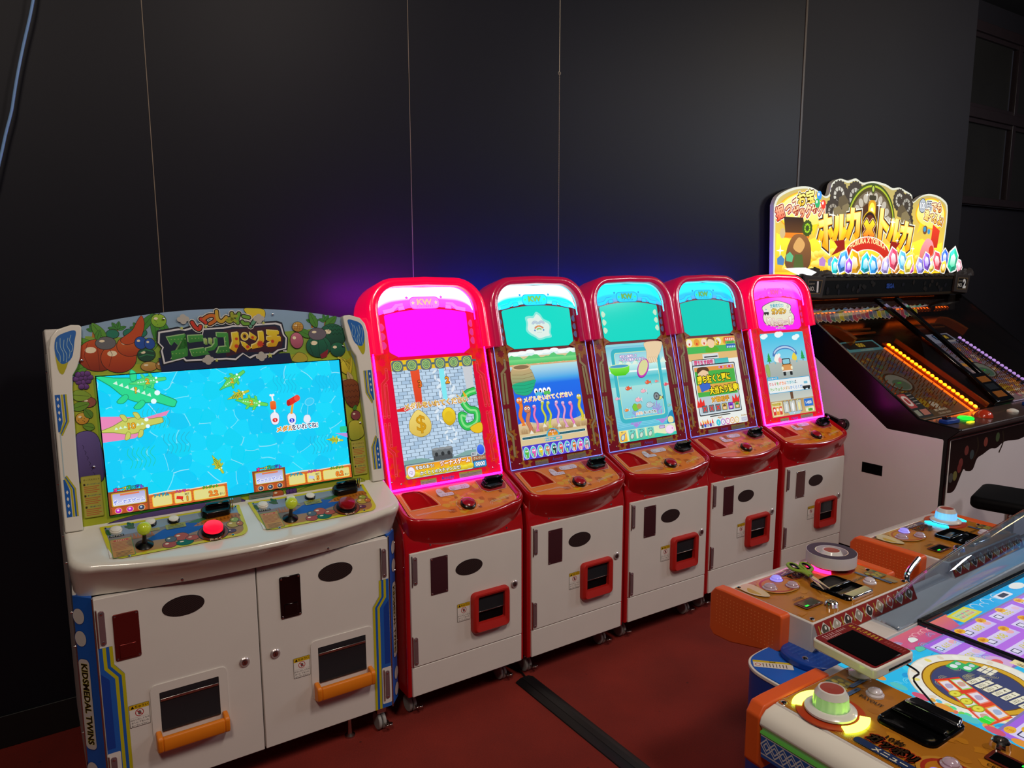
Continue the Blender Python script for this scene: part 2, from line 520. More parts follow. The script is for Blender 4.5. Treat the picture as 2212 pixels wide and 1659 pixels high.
# ------------------------------------------------------------------ cord, chain, floor strip
M['blue_cord'] = mat('blue_cord', '#7fa6d8', 0.4)
cab = [(-0.905, 0.6, 2.55), (-0.93, 0.6, 2.41), (-0.9676, 0.602, 2.27), (-0.989, 0.6, 2.186), (-1.004, 0.6, 2.12), (-1.014, 0.6, 2.075), (-1.035, 0.6, 2.005), (-1.056, 0.6, 1.928), (-1.09, 0.6, 1.82), (-1.16, 0.61, 1.7), (-1.26, 0.63, 1.62)]
tag(MB().tube(catmull(cab, 5, False), 0.0042, 8).build('blue_cable', 'blue_cord'), 'pale blue cord hanging on the dark wall at the upper left', 'cord')
M['chain_metal'] = mat('chain_metal', '#9d917f', 0.4, metal=0.6)
ch = empty('hanging_chain', (0.879, 0.335, 1.556), 0, 'thin metal wire and bead chain hanging down to the red cabinet with the lake screen', 'chain')
MB().tube([(0, 0, 0.835), (0.004, 0, 2.1)], 0.0011, 6).build('wire', 'chain_metal', ch)
r = MB()
r.loft([[(0.006 * math.cos(a) + 0.0012 * math.cos(t) * math.cos(a), 0.0012 * math.sin(t), 0.829 + (0.006 + 0.0012 * math.cos(t)) * math.sin(a)) for t in [2 * PI * k / 6 for k in range(6)]] for a in [2 * PI * j / 16 for j in range(17)]])
r.build('ring', 'chain_metal', ch)
b = MB()
for k in range(118):
    z = 0.006 + k * 0.00695
    b.lathe([(0.0004, z - 0.0024), (0.0018, z - 0.001), (0.0018, z + 0.001), (0.0004, z + 0.0024)], 6)
tag(b.build('bead_chain', 'chain_metal', ch), kind='stuff')
M['rubber'] = mat('black_rubber', '#141416', 0.38, noise=0.1, nscale=50)
cc = empty('cable_cover', (0.485, -0.6, 0), 0, 'long black cable cover strip lying across the red carpet', 'cable cover')
prof = [(-0.042, 0.0), (-0.040, 0.004), (-0.018, 0.014), (0.018, 0.014), (0.040, 0.004), (0.042, 0.0)]
MB().loft([[(x + 0.004, 0.62, z) for x, z in prof], [(x + 0.004, 0.60, z) for x, z in prof], [(x, -0.4, z) for x, z in prof]], True, True).build('strip', 'rubber', cc)
MB().bb(-0.012, 0.012, -0.4, 0.61, 0.0132, 0.0156).build('ridge', 'rubber', cc, bevel=0.001)
MB().tube([(0.01, 0.61, 0.006), (0.02, 0.66, 0.006), (0.0, 0.76, 0.005), (0.05, 0.95, 0.005)], 0.004, 6).build('cable_end', 'rubber', cc)

# ================================================================== the five red cabinets
TH = math.atan(0.2607)
PANEL = frame((0, 0.14, 0.818), (1, 0, 0), (0, math.sin(TH), math.cos(TH)))
DT = math.atan2(0.065, 0.147)
DECK = frame((0, -0.012, 0.742), (1, 0, 0), (0, math.cos(DT), math.sin(DT)))
FRONT = frame((0, 0, 0), (1, 0, 0), (0, 0, 1))
def lift(fr, w): return fr @ Matrix.Translation((0, 0, w))

def arch_path(hw, v0, top, r, n=9):
    """left foot, up, over the round shoulders, down to the right foot"""
    p = [(-hw, v0), (-hw, v0 + (top - r - v0) * 0.5)]
    p += arc(-hw + r, top - r, r, 180, 90, n)
    p += [(0, top + 0.004)]
    p += arc(hw - r, top - r, r, 90, 0, n)
    p += [(hw, v0 + (top - r - v0) * 0.5), (hw, v0)]
    return p

def sticker(parent, x, z, y=-0.0012):
    c = Canvas(2e-5)
    c.rr(-0.0265, -0.034, 0.0265, 0.034, 0.002, '#3a3632'); c.rr(-0.0255, -0.033, 0.0255, 0.033, 0.002, '#e9e4de')
    c.rect(-0.0255, 0.0195, 0.0255, 0.033, '#d6ae1c')
    c.poly([(-0.022, 0.0215), (-0.0125, 0.0215), (-0.0172, 0.031)], '#161412')
    c.text('ちゅうい', 0.006, 0.0262, 0.0088, '#241c10', bold=0.02)
    c.ell(0, 0.0075, 0.0112, 0.0112, '#b3202c', 24); c.ell(0, 0.0075, 0.0092, 0.0092, '#e9e4de', 24)
    c.blob([(-0.003, 0.002), (0.003, 0.0015), (0.0045, 0.009), (0.001, 0.0135), (-0.0035, 0.011)], '#6a6664')
    c.line([(-0.0072, 0.0147), (0.0072, 0.0003)], 0.0022, '#b3202c')
    c.line([(-0.024, -0.0062), (0.024, -0.0062)], 0.0004, '#6a6664')
    for k, t in enumerate(('はらいだしぐちの', 'おくに てをいれ', 'ないでください。')):
        c.text(t, 0, -0.0125 - k * 0.0085, 0.0062, '#2a2626', bold=0.012)
    return c.build('warning_sticker', lift(FRONT, 0) @ Matrix.Translation((x, z, -y)), 'print', parent)

def screw(parent, fr, u, v, r=0.004, name='screw'):
    m = MB(); m.m = lift(fr, 0) @ Matrix.Translation((u, v, 0))
    m.lathe([(r, 0), (r * 0.92, r * 0.35), (r * 0.5, r * 0.6), (0.0003, r * 0.65)], 10)
    return m.build(name, 'chrome', parent)

def hinge(parent, x, z0, z1, y=0.0):
    m = MB(); m.prism(rrect(x - 0.0075, z0, x + 0.0075, z1, 0.006, 3), y - 0.004, y + 0.001, 'Y')
    h = m.build('hinge', 'hinge_plate', parent, bevel=0.001)
    for z in (z0 + 0.008, z1 - 0.008):
        screw(h, FRONT @ Matrix.Translation((0, 0, 0.004 - y)), x, z, 0.0038)
    MB().bb(x - 0.0145, x - 0.0105, y - 0.005, y + 0.002, z0 - 0.006, z1 + 0.006).build('hinge_pin', 'steel', parent, bevel=0.001)
    return h

def grille(parent, x, z, rx, rz, y=0.0):
    n = 40
    pts = [(x + rx * math.cos(2 * PI * k / n + 0.1), z + rz * math.sin(2 * PI * k / n + 0.1)) for k in range(n)]
    g = MB(); g.prism(pts, y - 0.0006, y + 0.001, 'Y'); o = g.build('speaker', 'grille_back', parent)
    gm = MB()                                          # the woven wire mesh
    for i in range(-16, 17):
        for s_ in (-1, 1):
            q = []
            for k in range(41):
                t = -1 + k / 20
                px, pz = i * 0.0072 + s_ * t * rz * 1.1, t * rz
                if (px / rx) ** 2 + (pz / rz) ** 2 < 0.97: q.append((px, pz))
            if len(q) > 1:
                (ax, az), (bx, bz) = q[0], q[-1]
                d = 0.0011
                gm.add([(x + ax - d, y - 0.0016, z + az), (x + ax + d, y - 0.0016, z + az), (x + bx + d, y - 0.0016, z + bz), (x + bx - d, y - 0.0016, z + bz)], [(0, 1, 2, 3)])
    tag(gm.build('wire_mesh', 'grille', o), kind='stuff')
    return o

def lock(parent, x, z, y=0.0, r=0.0155):
    m = MB(); m.m = FRONT @ Matrix.Translation((x, z, -y))
    m.lathe([(r, -0.001), (r, 0.003), (r * 0.8, 0.0055), (r * 0.62, 0.0055), (r * 0.58, 0.003), (0.0005, 0.003)], 24, caps=False)
    o = m.build('door_lock', 'lock_metal', parent)
    c = MB(); c.m = m.m; c.lathe([(r * 0.5, 0.002), (r * 0.5, 0.0065), (0.0005, 0.0068)], 16, caps=False); c.build('key_barrel', 'steel', o)
    k = MB(); k.m = m.m; k.box((0, 0, 0.0069), (0.0016, r * 0.55, 0.0006)); k.build('keyhole', 'black_matt', o)
    return o

def caster(parent, x, y):
    w = MB()
    for s_ in (-1, 1): w.cyl((x + s_ * 0.008, y, 0.0315), 0.031, 0.012, 22, 'X')
    o = w.build('caster', 'caster', parent, bevel=0.003)
    b = MB(); b.bb(x - 0.017, x + 0.017, y - 0.02, y + 0.024, 0.066, 0.099); b.bb(x - 0.0018, x + 0.0018, y - 0.016, y + 0.02, 0.03, 0.07)
    b.build('caster_fork', 'steel', o, bevel=0.002)
    p = MB(); p.bb(x + 0.004, x + 0.022, y - 0.05, y - 0.018, 0.028, 0.034); p.cyl((x + 0.02, y - 0.045, 0.031), 0.009, 0.008, 12)
    p.build('brake_pedal', 'steel', o, bevel=0.001)
    return o

GOLD = '#8c4a18'; GOLD2 = '#a86a20'; GREYGOLD = '#8d7a54'
def panel_art(body, gold, goldline, drop, tube):
    """the printed mask round the screen of a red cabinet"""
    c = Canvas()
    c.poly([(-0.2335, 0.0), (0.2335, 0.0)] + [(0.2335, 0.5)] + arc(0.2335 - 0.1, 0.75 - 0.1, 0.1, 0, 90, 8) + arc(-0.2335 + 0.1, 0.65, 0.1, 90, 180, 8) + [(-0.2335, 0.5)], body)
    for s in (-1, 1):
        # radiating seven-point stars
        for cx, cy, rr_ in ((s * 0.203, 0.459, 0.022), (s * 0.214, 0.066, 0.018), (s * 0.155, 0.020, 0.016), (s * 0.208, 0.135, 0.016)):
            for k in range(4):
                r1 = rr_ * (1 + 0.34 * k)
                if k == 3 and cy < 0.4: continue
                pts = []
                for j in range(17):
                    a = PI / 2 + PI * j / 8; q = r1 if j % 2 == 0 else r1 * 0.62
                    pts.append((max(-0.2325, min(0.2325, cx + q * math.cos(a))), max(0.001, cy + q * math.sin(a))))
                c.line(pts, 0.0028, gold)
            c.star(cx, cy, rr_ * 0.8, rr_ * 0.5, 8, body)
        # circuit tubes
        X = lambda v: s * v
        for q in ([(0.190, 0.433), (0.190, 0.400), (0.212, 0.380), (0.219, 0.262)], [(0.198, 0.378), (0.203, 0.262)],
                  [(0.221, 0.236), (0.223, 0.150), (0.202, 0.128), (0.205, 0.052)], [(0.205, 0.236), (0.208, 0.158)]):
            L = [(X(a), b) for a, b in q]
            c.line(L, 0.0118, goldline); c.line(L, 0.0088, tube)
            for e in (L[0], L[-1]):
                c.ell(e[0], e[1], 0.0059, 0.0059, goldline, 12); c.ell(e[0], e[1], 0.0044, 0.0044, tube, 12)
        # three drop lights
        for v in (0.587, 0.553, 0.52):
            c.blob([(X(0.176), v), (X(0.184), v + 0.013), (X(0.192), v + 0.010), (X(0.192), v - 0.010), (X(0.184), v - 0.013)], drop, goldline, 0.0012)
    return c

def amuzy_strip(c):
    c.rect(-0.115, 0.002, -0.05, 0.0205, '#8d8276'); c.rect(-0.115, 0.0155, -0.05, 0.0205, '#9c8a3a')
    c.poly([(-0.087, 0.0165), (-0.082, 0.0165), (-0.0845, 0.0198)], '#1a1410'); c.text('ちゅうい', -0.070, 0.0178, 0.0036, '#3a2c10')
    c.ell(-0.106, 0.008, 0.0048, 0.0048, '#7a3a3a', 12); c.ell(-0.106, 0.008, 0.0036, 0.0036, '#8d8276', 12)
    for k in range(2): c.line([(-0.096, 0.010 - k * 0.005), (-0.056, 0.010 - k * 0.005)], 0.0011, '#4d453e')
    c.rect(0.046, 0.002, 0.145, 0.024, '#8d8276'); c.rect(0.046, 0.0185, 0.145, 0.024, '#9c8a3a')
    c.poly([(0.082, 0.0195), (0.087, 0.0195), (0.0845, 0.0232)], '#1a1410'); c.text('ちゅうい', 0.100, 0.0212, 0.004, '#3a2c10')
    for k in range(3): c.line([(0.052, 0.0148 - k * 0.0045), (0.139 - k * 0.012, 0.0148 - k * 0.0045)], 0.001, '#4d453e')

def marquee_outline():
    return [(-0.168, 0.492), (-0.150, 0.474), (0.150, 0.474), (0.168, 0.492), (0.172, 0.626)] + [(0.168 - 0.336 * k / 10, 0.632 + 0.017 * (1 - (1 - k / 5) ** 2)) for k in range(11)] + [(-0.172, 0.626)]

def top_light_art(hue, body, print_col, badge):
    """backlit band under the hood: clear at the arch with the lamp glow painted in, closed by a halftone of the red print below"""
    c = Canvas()
    top = [p for p in arch_path(0.205, 0.628, 0.732, 0.086)]
    low = [(-0.205 + 0.41 * k / 20, 0.628 + 0.030 * (1 - (1 - k / 10) ** 2)) for k in range(21)]
    N = 40; hot, mid = hue
    def pt(k, t):
        u = -0.205 + 0.41 * k / N
        hi = 0.732
        if abs(u) > 0.119: hi = 0.646 + math.sqrt(max(0, 0.086 ** 2 - (abs(u) - 0.119) ** 2))
        lo = 0.628 + 0.030 * (1 - (u / 0.205) ** 2)
        lo = min(lo, hi - 0.0005)
        return (u, lo + (hi - lo) * t)
    H = lin(hot); Md = lin(mid)
    for k in range(N):
        for t0, t1, ca, cb in ((0.0, 0.38, mid, mid), (0.38, 0.62, mid, hot), (0.62, 1.0, hot, hot)):
            q = [pt(k, t0), pt(k + 1, t0), pt(k + 1, t1), pt(k, t1)]
            s_ = c.z; c.raw(q, [(0, 1, 2, 3)], lambda u, v, A=ca, B=cb, q=q: A if (v == q[0][1] or v == q[1][1]) else B)
            c.z = s_
    c.z += 3e-5
    for row in range(5):                                # halftone dots of the print
        for k in range(96):
            u = -0.2 + 0.4 * (k + 0.5 * (row % 2)) / 96
            p0 = 0.6305 + 0.030 * (1 - (u / 0.205) ** 2) + row * 0.0034
            if abs(u) > 0.2 or abs(u) < 0.06: continue
            z = c.z; d = 0.0016 - row * 0.00022
            c.poly([(u - d, p0), (u, p0 - d), (u + d, p0), (u, p0 + d)], print_col); c.z = z
    c.z += 3e-5
    for s in (-1, 1):                                   # outlined conduits either side of the badge
        a = [(s * 0.172, 0.643), (s * 0.135, 0.650), (s * 0.118, 0.665), (s * 0.09, 0.668)]
        c.line(a, 0.017, badge[0]); c.line(a, 0.0135, badge[1])
        c.line([(s * 0.112, 0.654), (s * 0.085, 0.657)], 0.016, badge[0]); c.line([(s * 0.110, 0.6545), (s * 0.087, 0.657)], 0.0125, badge[1])
        c.star(s * 0.072, 0.694, 0.008, 0.0035, 5, badge[0])
    c.rr(-0.064, 0.650, 0.064, 0.697, 0.02, badge[0]); c.rr(-0.061, 0.6525, 0.061, 0.6945, 0.018, badge[1])
    c.text('KW', 0, 0.677, 0.030, badge[2], [(badge[0], 0.05)], bold=0.05, sx=1.25)
    c.marks(-0.036, 0.6565, 0.036, 0.6635, badge[0], 9)
    for s in (-1, 1): c.star(s * 0.048, 0.674, 0.008, 0.0035, 5, badge[3])
    return c

def deck_outline(e=0.0):
    f = [(-0.2205 + e, 0.160 - e), (-0.2205 + e, 0.045), (-0.2165 + e, 0.022 + e * 0.5)]
    f += [(-0.200 + 0.4 * k / 14, -0.0215 + e + 0.0255 * (1 - k / 7) ** 2) for k in range(15)]
    f += [(0.2165 - e, 0.022 + e * 0.5), (0.2205 - e, 0.045), (0.2205 - e, 0.160 - e)]
    return f
TRAY = [(-0.2, 0.063), (-0.094, 0.065), (-0.0925, 0.070), (-0.102, 0.105), (-0.115, 0.134), (-0.130, 0.150), (-0.150, 0.1565), (-0.192, 0.1565), (-0.2005, 0.150)]

def deck_art():
    c = Canvas()
    c.hole(deck_outline(), [TRAY], '#dd7c1c')
    rnd = random.Random(3)
    o = deck_outline()
    def free(x, y, r):
        if x < -0.075 and y > 0.045 - r: return False
        return abs(x) < 0.205 - r and -0.012 + 0.6 * x * x + r < y < 0.152 - r
    for k in range(60):                                 # mottled cloud and flower print
        x, y, r = rnd.uniform(-0.2, 0.2), rnd.uniform(-0.01, 0.15), rnd.uniform(0.008, 0.02)
        if not free(x, y, r): continue
        z = c.z
        c.blob([(x + r * (1 + 0.35 * rnd.uniform(-1, 1)) * math.cos(2 * PI * j / 8), y + 0.8 * r * (1 + 0.35 * rnd.uniform(-1, 1)) * math.sin(2 * PI * j / 8)) for j in range(8)], rnd.choice(['#d8a01e', '#e89222', '#cc661a']), n=3)
    for k in range(34):
        x, y, r = rnd.uniform(-0.2, 0.2), rnd.uniform(-0.01, 0.15), rnd.uniform(0.006, 0.012)
        if not free(x, y, r): continue
        ink = '#a8441c'
        for q in (1, 0.62, 0.3):
            c.line([(x + r * q * math.cos(t / 8 * 2 * PI) * (1.15 if t % 2 else 0.9), y + r * q * math.sin(t / 8 * 2 * PI) * (1.15 if t % 2 else 0.9)) for t in range(9)], 0.0011, ink)
    for q in range(4):
        c.starline(0.085, 0.112, 0.008 + q * 0.006, 0.006 + q * 0.005, 7, 0.0012, '#9c451e', a0=1, a1=9)
    W = '#e4c8b4'
    c.line([(p[0] * 1.0, p[1]) for p in deck_outline(0.006)][1:-1], 0.0016, W)
    tr = [( -0.2065, 0.058), (-0.088, 0.060), (-0.0865, 0.071), (-0.097, 0.108), (-0.112, 0.14), (-0.13, 0.157)]
    c.line([(-0.2065, 0.157)] + tr, 0.0016, W)
    c.line([(-0.198, 0.034), (-0.085, 0.034), (-0.062, 0.021), (-0.05, 0.016)], 0.0014, W); c.line([(-0.196, 0.030), (-0.087, 0.030), (-0.066, 0.018)], 0.0014, W)
    c.line([(0.205, 0.045), (0.105, 0.029), (0.096, 0.017)], 0.0014, W); c.line([(0.205, 0.039), (0.108, 0.024), (0.100, 0.012)], 0.0014, W)
    for a0 in (15, 135, 255):                           # arrows round the big button
        c.line(arc(0.012, 0.040, 0.042, a0, a0 + 75, 8, 0.036), 0.0012, W)
        ax, ay = arc(0.012, 0.040, 0.042, a0 + 75, a0 + 76, 1, 0.036)[0]
        c.star(ax, ay, 0.007, 0.0035, 3, W, rot=a0 + 165); c.star(ax, ay, 0.0045, 0.0022, 3, '#dd7c1c', rot=a0 + 165)
    P = '#d2cede'
    c.poly(rrect(-0.068, 0.100, -0.0105, 0.1165, 0.004)[:], P); c.blob([(-0.069, 0.108), (-0.070, 0.135), (-0.058, 0.1445), (-0.046, 0.135), (-0.042, 0.112)], P)
    c.rr(-0.016, 0.122, 0.070, 0.148, 0.012, P)
    c.text('ペイアウト', -0.036, 0.108, 0.0095, '#a06a80', bold=0.02)
    c.text('ベット', 0.046, 0.1405, 0.0095, '#b06a86', bold=0.02); c.text('ボタン', 0.046, 0.1295, 0.0095, '#b06a86', bold=0.02)
    L = [(0.105, 0.1545), (0.217, 0.1545), (0.2165, 0.105), (0.203, 0.083), (0.124, 0.080), (0.104, 0.100)]
    c.poly(L, '#a32a2c'); c.line(L[1:] + [L[0]], 0.0016, W)
    return c

_kw = {}
def kw_static():
    """mesh parts every red cabinet shares"""
    d = {}
    prof = [(0.008, 0.095), (0.008, 0.632), (0.02, 0.70), (0.10, 0.775), (0.142, 0.81), (0.142 + 0.2607 * 0.5, 1.31), (0.31, 1.36), (0.42, 1.36), (0.54, 1.20), (0.56, 0.9), (0.56, 0.095)]
    m = MB().prism(prof, -0.2465, 0.2465, 'X'); d['body'] = (m.mesh('body'), 'red_plastic', 0.006)
    # bumper round the control deck
    def ring(hw, yc, z, rad, tilt):
        pts = [(-hw, 0.17)]
        bow = 0.026
        yk = yc + bow
        pts += [(-hw + rad - rad * math.cos(a), yk + rad * 0.8 - rad * 0.8 * math.sin(a)) for a in [PI / 2 * k / 6 for k in range(7)]]
        xs_ = hw - rad
        pts += [(-xs_ + 2 * xs_ * k / 16, yc + bow * (1 - k / 8) ** 2) for k in range(1, 16)]
        pts += [(hw - rad + rad * math.sin(a), yk + rad * 0.8 - rad * 0.8 * math.cos(a)) for a in [PI / 2 * k / 6 for k in range(7)]]
        pts += [(hw, 0.17)]
        t = math.tan(DT) * tilt
        return [(x, y, z + t * (y - yc)) for x, y in pts]
    rings = [ring(0.2345, 0.004, 0.632, 0.02, 0), ring(0.2355, -0.004, 0.648, 0.03, 0), ring(0.238, -0.016, 0.668, 0.05, 0.1), ring(0.2425, -0.034, 0.695, 0.055, 0.5),
             ring(0.2462, -0.046, 0.716, 0.058, 0.9), ring(0.2468, -0.0485, 0.727, 0.06, 1), ring(0.2455, -0.0475, 0.7345, 0.06, 1), ring(0.2405, -0.0425, 0.7395, 0.056, 1), ring(0.2325, -0.036, 0.7385, 0.05, 1), ring(0.2228, -0.0335, 0.7325, 0.045, 1)]
    d['console_bumper'] = (MB().loft(rings, False).mesh('console_bumper'), 'red_plastic', 0)
    # medal tray basin
    t = MB(); t.m = DECK
    c0 = Vector((-0.15, 0.11))
    t.loft([[(x, y, 0.0006) for x, y in TRAY], [(x, y, -0.004) for x, y in TRAY], [(c0.x + (x - c0.x) * 0.95, c0.y + (y - c0.y) * 0.93, -0.026) for x, y in TRAY], [(c0.x + (x - c0.x) * 0.8, c0.y + (y - c0.y) * 0.78, -0.03) for x, y in TRAY]], True)
    t.f.append(tuple(len(t.v) - len(TRAY) + i for i in range(len(TRAY))))
    d['medal_tray'] = (t.mesh('medal_tray'), 'tray_red', 0)
    # hood
    h = MB(); h.m = PANEL
    V0 = 0.487
    def hp(hw, top, r, w, dv=0.0): return [(x, y, w) for x, y in arch_path(hw, V0 + dv, top, r)]
    secs = [hp(0.2045, 0.731, 0.088, -0.02), hp(0.2045, 0.731, 0.088, 0.030), hp(0.2065, 0.733, 0.09, 0.037), hp(0.212, 0.738, 0.094, 0.041), hp(0.236, 0.754, 0.115, 0.0415), hp(0.245, 0.760, 0.122, 0.036), hp(0.2495, 0.764, 0.126, 0.024), hp(0.250, 0.765, 0.126, -0.08), hp(0.2485, 0.7635, 0.125, -0.094), hp(0.2435, 0.7585, 0.122, -0.10), hp(0.18, 0.70, 0.08, -0.10), hp(0.03, 0.55, 0.01, -0.10)]
    h.loft(secs, False)
    n = len(secs[0])
    for e in (0, n - 1):
        h.f.append(tuple(k * n + e for k in range(len(secs))))
    d['hood'] = (h.mesh('hood'), 'red_plastic', 0)
    return d

def kw_cabinet(i, ox, oy, yaw, label, hue, screen_fn, panel_cols, hood_glow, plate, led_col, led_w, glow_mat, hood_led):
    cx, sy = math.cos(yaw), math.sin(yaw)
    root = empty('medal_game_cabinet', (ox + 0.2314 * cx, oy + 0.2314 * sy, 0), yaw, label, 'game machine', 'red single-player medal game cabinets in a row')
    if not _kw: _kw.update(kw_static())
    for nm, (me, mt, bv) in _kw.items():
        me2 = me.copy() if nm == 'hood' else me
        o = bpy.data.objects.new(nm, me2)
        if not me2.materials: me2.materials.append(M[mt])
        if nm == 'hood' and hood_glow: me2.materials[0] = hood_glow
        link(o, root); finish(o, bv, 3, True, 0.9)
    # door and lower panel
    door = MB().bb(-0.2314, 0.2314, 0.0, 0.02, 0.2105, 0.628).build('door', 'white_panel', root, bevel=0.002)
    MB().bb(-0.2314, 0.2314, 0.001, 0.02, 0.099, 0.2075).build('lower_panel', 'white_panel', root, bevel=0.002)
    pl = MB().prism(rrect(-0.154, 0.4605, -0.086, 0.597, 0.002, 2), -0.0022, 0.001, 'Y').build('coin_plate', plate, door, bevel=0.0006, seg=1)
    for u in (-0.149, -0.091):
        for v in (0.466, 0.5915): screw(pl, FRONT @ Matrix.Translation((0, 0, 0.002)), u, v, 0.0032)
    grille(door, 0.002, 0.531, 0.0565, 0.029)
    hinge(door, -0.2135, 0.515, 0.615); hinge(door, -0.2165, 0.219, 0.321)
    lock(door, 0.197, 0.419)
    sticker(door, -0.0235, 0.366)
    # payout chute
    ch_ = MB()
    outer = rrect(0.006, 0.273, 0.167, 0.428, 0.017, 4); inner = rrect(0.030, 0.310, 0.1445, 0.411, 0.005, 4)
    def sc_(p, k, c=(0.0865, 0.35)): return [(c[0] + (x - c[0]) * k, c[1] + (y - c[1]) * k) for x, y in p]
    R_ = [[(x, 0.001, y) for x, y in outer], [(x, -0.012, y) for x, y in outer], [(x, -0.021, y) for x, y in sc_(outer, 0.95)], [(x, -0.022 if y > 0.31 else -0.026, y) for x, y in sc_(outer, 0.88)], [(x, -0.018, y) for x, y in inner], [(x, 0.0, y) for x, y in inner]]
    ch_.loft(R_, True)
    cho = ch_.build('payout_chute', 'red_matt', door)
    MB().bb(0.029, 0.146, -0.0015, 0.0005, 0.309, 0.412).build('chute_recess', 'black_matt', cho, smooth=False)
    MB().bb(0.031, 0.1435, -0.0085, -0.007, 0.352, 0.410).build('chute_flap', 'smoked', cho, bevel=0.0006)
    MB().bb(0.031, 0.1435, -0.0105, -0.007, 0.350, 0.3535).build('flap_lip', 'steel', cho, bevel=0.0006)
    for x in (-0.1555, 0.1605): screw(root, FRONT @ Matrix.Translation((0, 0, 0.0045)), x, 0.648, 0.0042)
    caster(root, -0.205, 0.085); caster(root, 0.185, 0.085)
    # printed panel, screen, marquee, backlit band
    pc = panel_art(*panel_cols); amuzy_strip(pc)
    pc.text('Amuzy', -0.003, 0.0125, 0.019, '#3a3fb4', [('#c9465c', 0.03)], bold=0.015)
    pc.build('printed_panel', lift(PANEL, 0.001), glow_mat or 'print_gloss', root)
    top_light_art(hue[:2], panel_cols[0], panel_cols[0], hue[2]).build('backlit_band', lift(PANEL, 0.0026), hue[3], root)
    scr, mq = Canvas(2e-5), Canvas(2e-5)
    screen_fn(scr, mq)
    scr.build('screen', lift(PANEL, 0.0032), 'screen', root)
    mq.build('marquee_screen', lift(PANEL, 0.0032), 'screen', root)
    # star corners of the mask that bite into the marquee
    for s in (-1, 1):
        sc2 = Canvas()
        sc2.poly([(s * 0.176, 0.500), (s * 0.163, 0.489), (s * 0.138, 0.4745), (s * 0.163, 0.466), (s * 0.176, 0.452)], panel_cols[0])
        for k in range(3):
            d_ = 0.003 + k * 0.006
            sc2.line([(s * 0.176, 0.497 - d_), (s * (0.163 + d_ * 0.3), 0.4865 - d_ * 0.5), (s * (0.140 + d_ * 0.9), 0.4745), (s * (0.163 + d_ * 0.3), 0.4675 + d_ * 0.35), (s * 0.176, 0.455 + d_ * 0.7)], 0.0022, panel_cols[1])
        sc2.build('mask_corner', lift(PANEL, 0.006), glow_mat or 'print_gloss', root)
    # edge lights of the acrylic sheet
    e = MB(); e.m = PANEL
    e.box((0, -0.0015, 0.003), (0.462, 0.0022 + led_w, 0.004)); e.build('edge_light', led_col, root)
    for s in (-1, 1):
        e = MB(); e.m = PANEL; e.box((s * 0.2328, 0.243, 0.0022), (0.0016 + led_w * 0.5, 0.486, 0.0016 + led_w * 0.5)); e.build('edge_light', led_col, root)
    for u, v in ((-0.19, 0.018), (0.195, 0.022), (-0.226, 0.03), (0.226, 0.03)): screw(root, lift(PANEL, 0.002), u, v, 0.0032)
    # control deck
    dk = deck_art().build('control_panel', DECK, 'print_gloss', root)
    def onk(u, v): m_ = MB(); m_.m = DECK @ Matrix.Translation((u, v, 0)); return m_
    m = onk(0.012, 0.036); m.lathe([(0.0285, 0), (0.028, 0.010), (0.0245, 0.013), (0.0235, 0.012)], 28, caps=False); bb = m.build('big_button', 'black', root)
    m = onk(0.012, 0.036); m.lathe([(0.0238, 0.010), (0.0238, 0.016), (0.019, 0.0195), (0.010, 0.0215), (0.0004, 0.022)], 28, caps=False); m.build('button_cap', M['button_red'], bb)
    for u, v in ((-0.0565, 0.132), (0.0005, 0.1355)):
        m = onk(u, v); m.lathe([(0.0115, 0), (0.011, 0.002), (0.0095, 0.0022), (0.0092, 0.004), (0.0004, 0.0046)], 20, caps=False); m.build('round_button', 'clear_btn', root)
    ms = onk(0.160, 0.1165)
    ms.prism([(-0.042, -0.012), (-0.022, -0.026), (0.034, -0.020), (0.040, 0.006), (0.030, 0.024), (-0.030, 0.022), (-0.044, 0.010)], 0.0, 0.014)
    so = ms.build('medal_slot', 'black', root, bevel=0.003)
    m = onk(0.160, 0.1165); m.bb(-0.030, 0.036, 0.004, 0.020, 0.012, 0.030); m.bb(-0.036, -0.028, -0.012, 0.020, 0.012, 0.022); m.bb(0.030, 0.038, -0.016, 0.020, 0.012, 0.022)
    m.build('slot_guide', 'black_gloss', so, bevel=0.002)
    m = onk(0.160, 0.1165); m.bb(0.036, 0.0375, -0.004, 0.010, 0.014, 0.040); m.build('slot_blade', 'chrome', so)
    # light strip inside the hood
    l = MB(); l.m = PANEL
    l.loft([[(x, y, 0.008) for x, y in arch_path(0.2035, 0.60, 0.7295, 0.087)], [(x, y, 0.015) for x, y in arch_path(0.2035, 0.60, 0.7295, 0.087)]], False)
    l.build('hood_light', hood_led, root)
    return root

# ------------------------------------------------------------------ what the five screens show
SX, SB, ST = 0.1705, 0.030, 0.462
def fish(c, x, y, s, col, fin, flip=1, rot=0):
    c.at(x, y, rot, s * flip, s)
    c.poly([(0.8, 0), (1.5, 0.6), (1.35, 0), (1.5, -0.6)], fin)
    c.blob([(-1, 0), (-0.5, 0.5), (0.3, 0.5), (0.95, 0.1), (0.95, -0.1), (0.3, -0.45), (-0.5, -0.5)], col, '#4a2a22', 0.05)
    c.poly([(-0.1, 0.48), (0.35, 0.85), (0.5, 0.38)], fin)
    c.ell(-0.6, 0.14, 0.17, 0.17, '#ffffff', 10); c.ell(-0.64, 0.14, 0.08, 0.08, '#101010', 8)
    c.at()

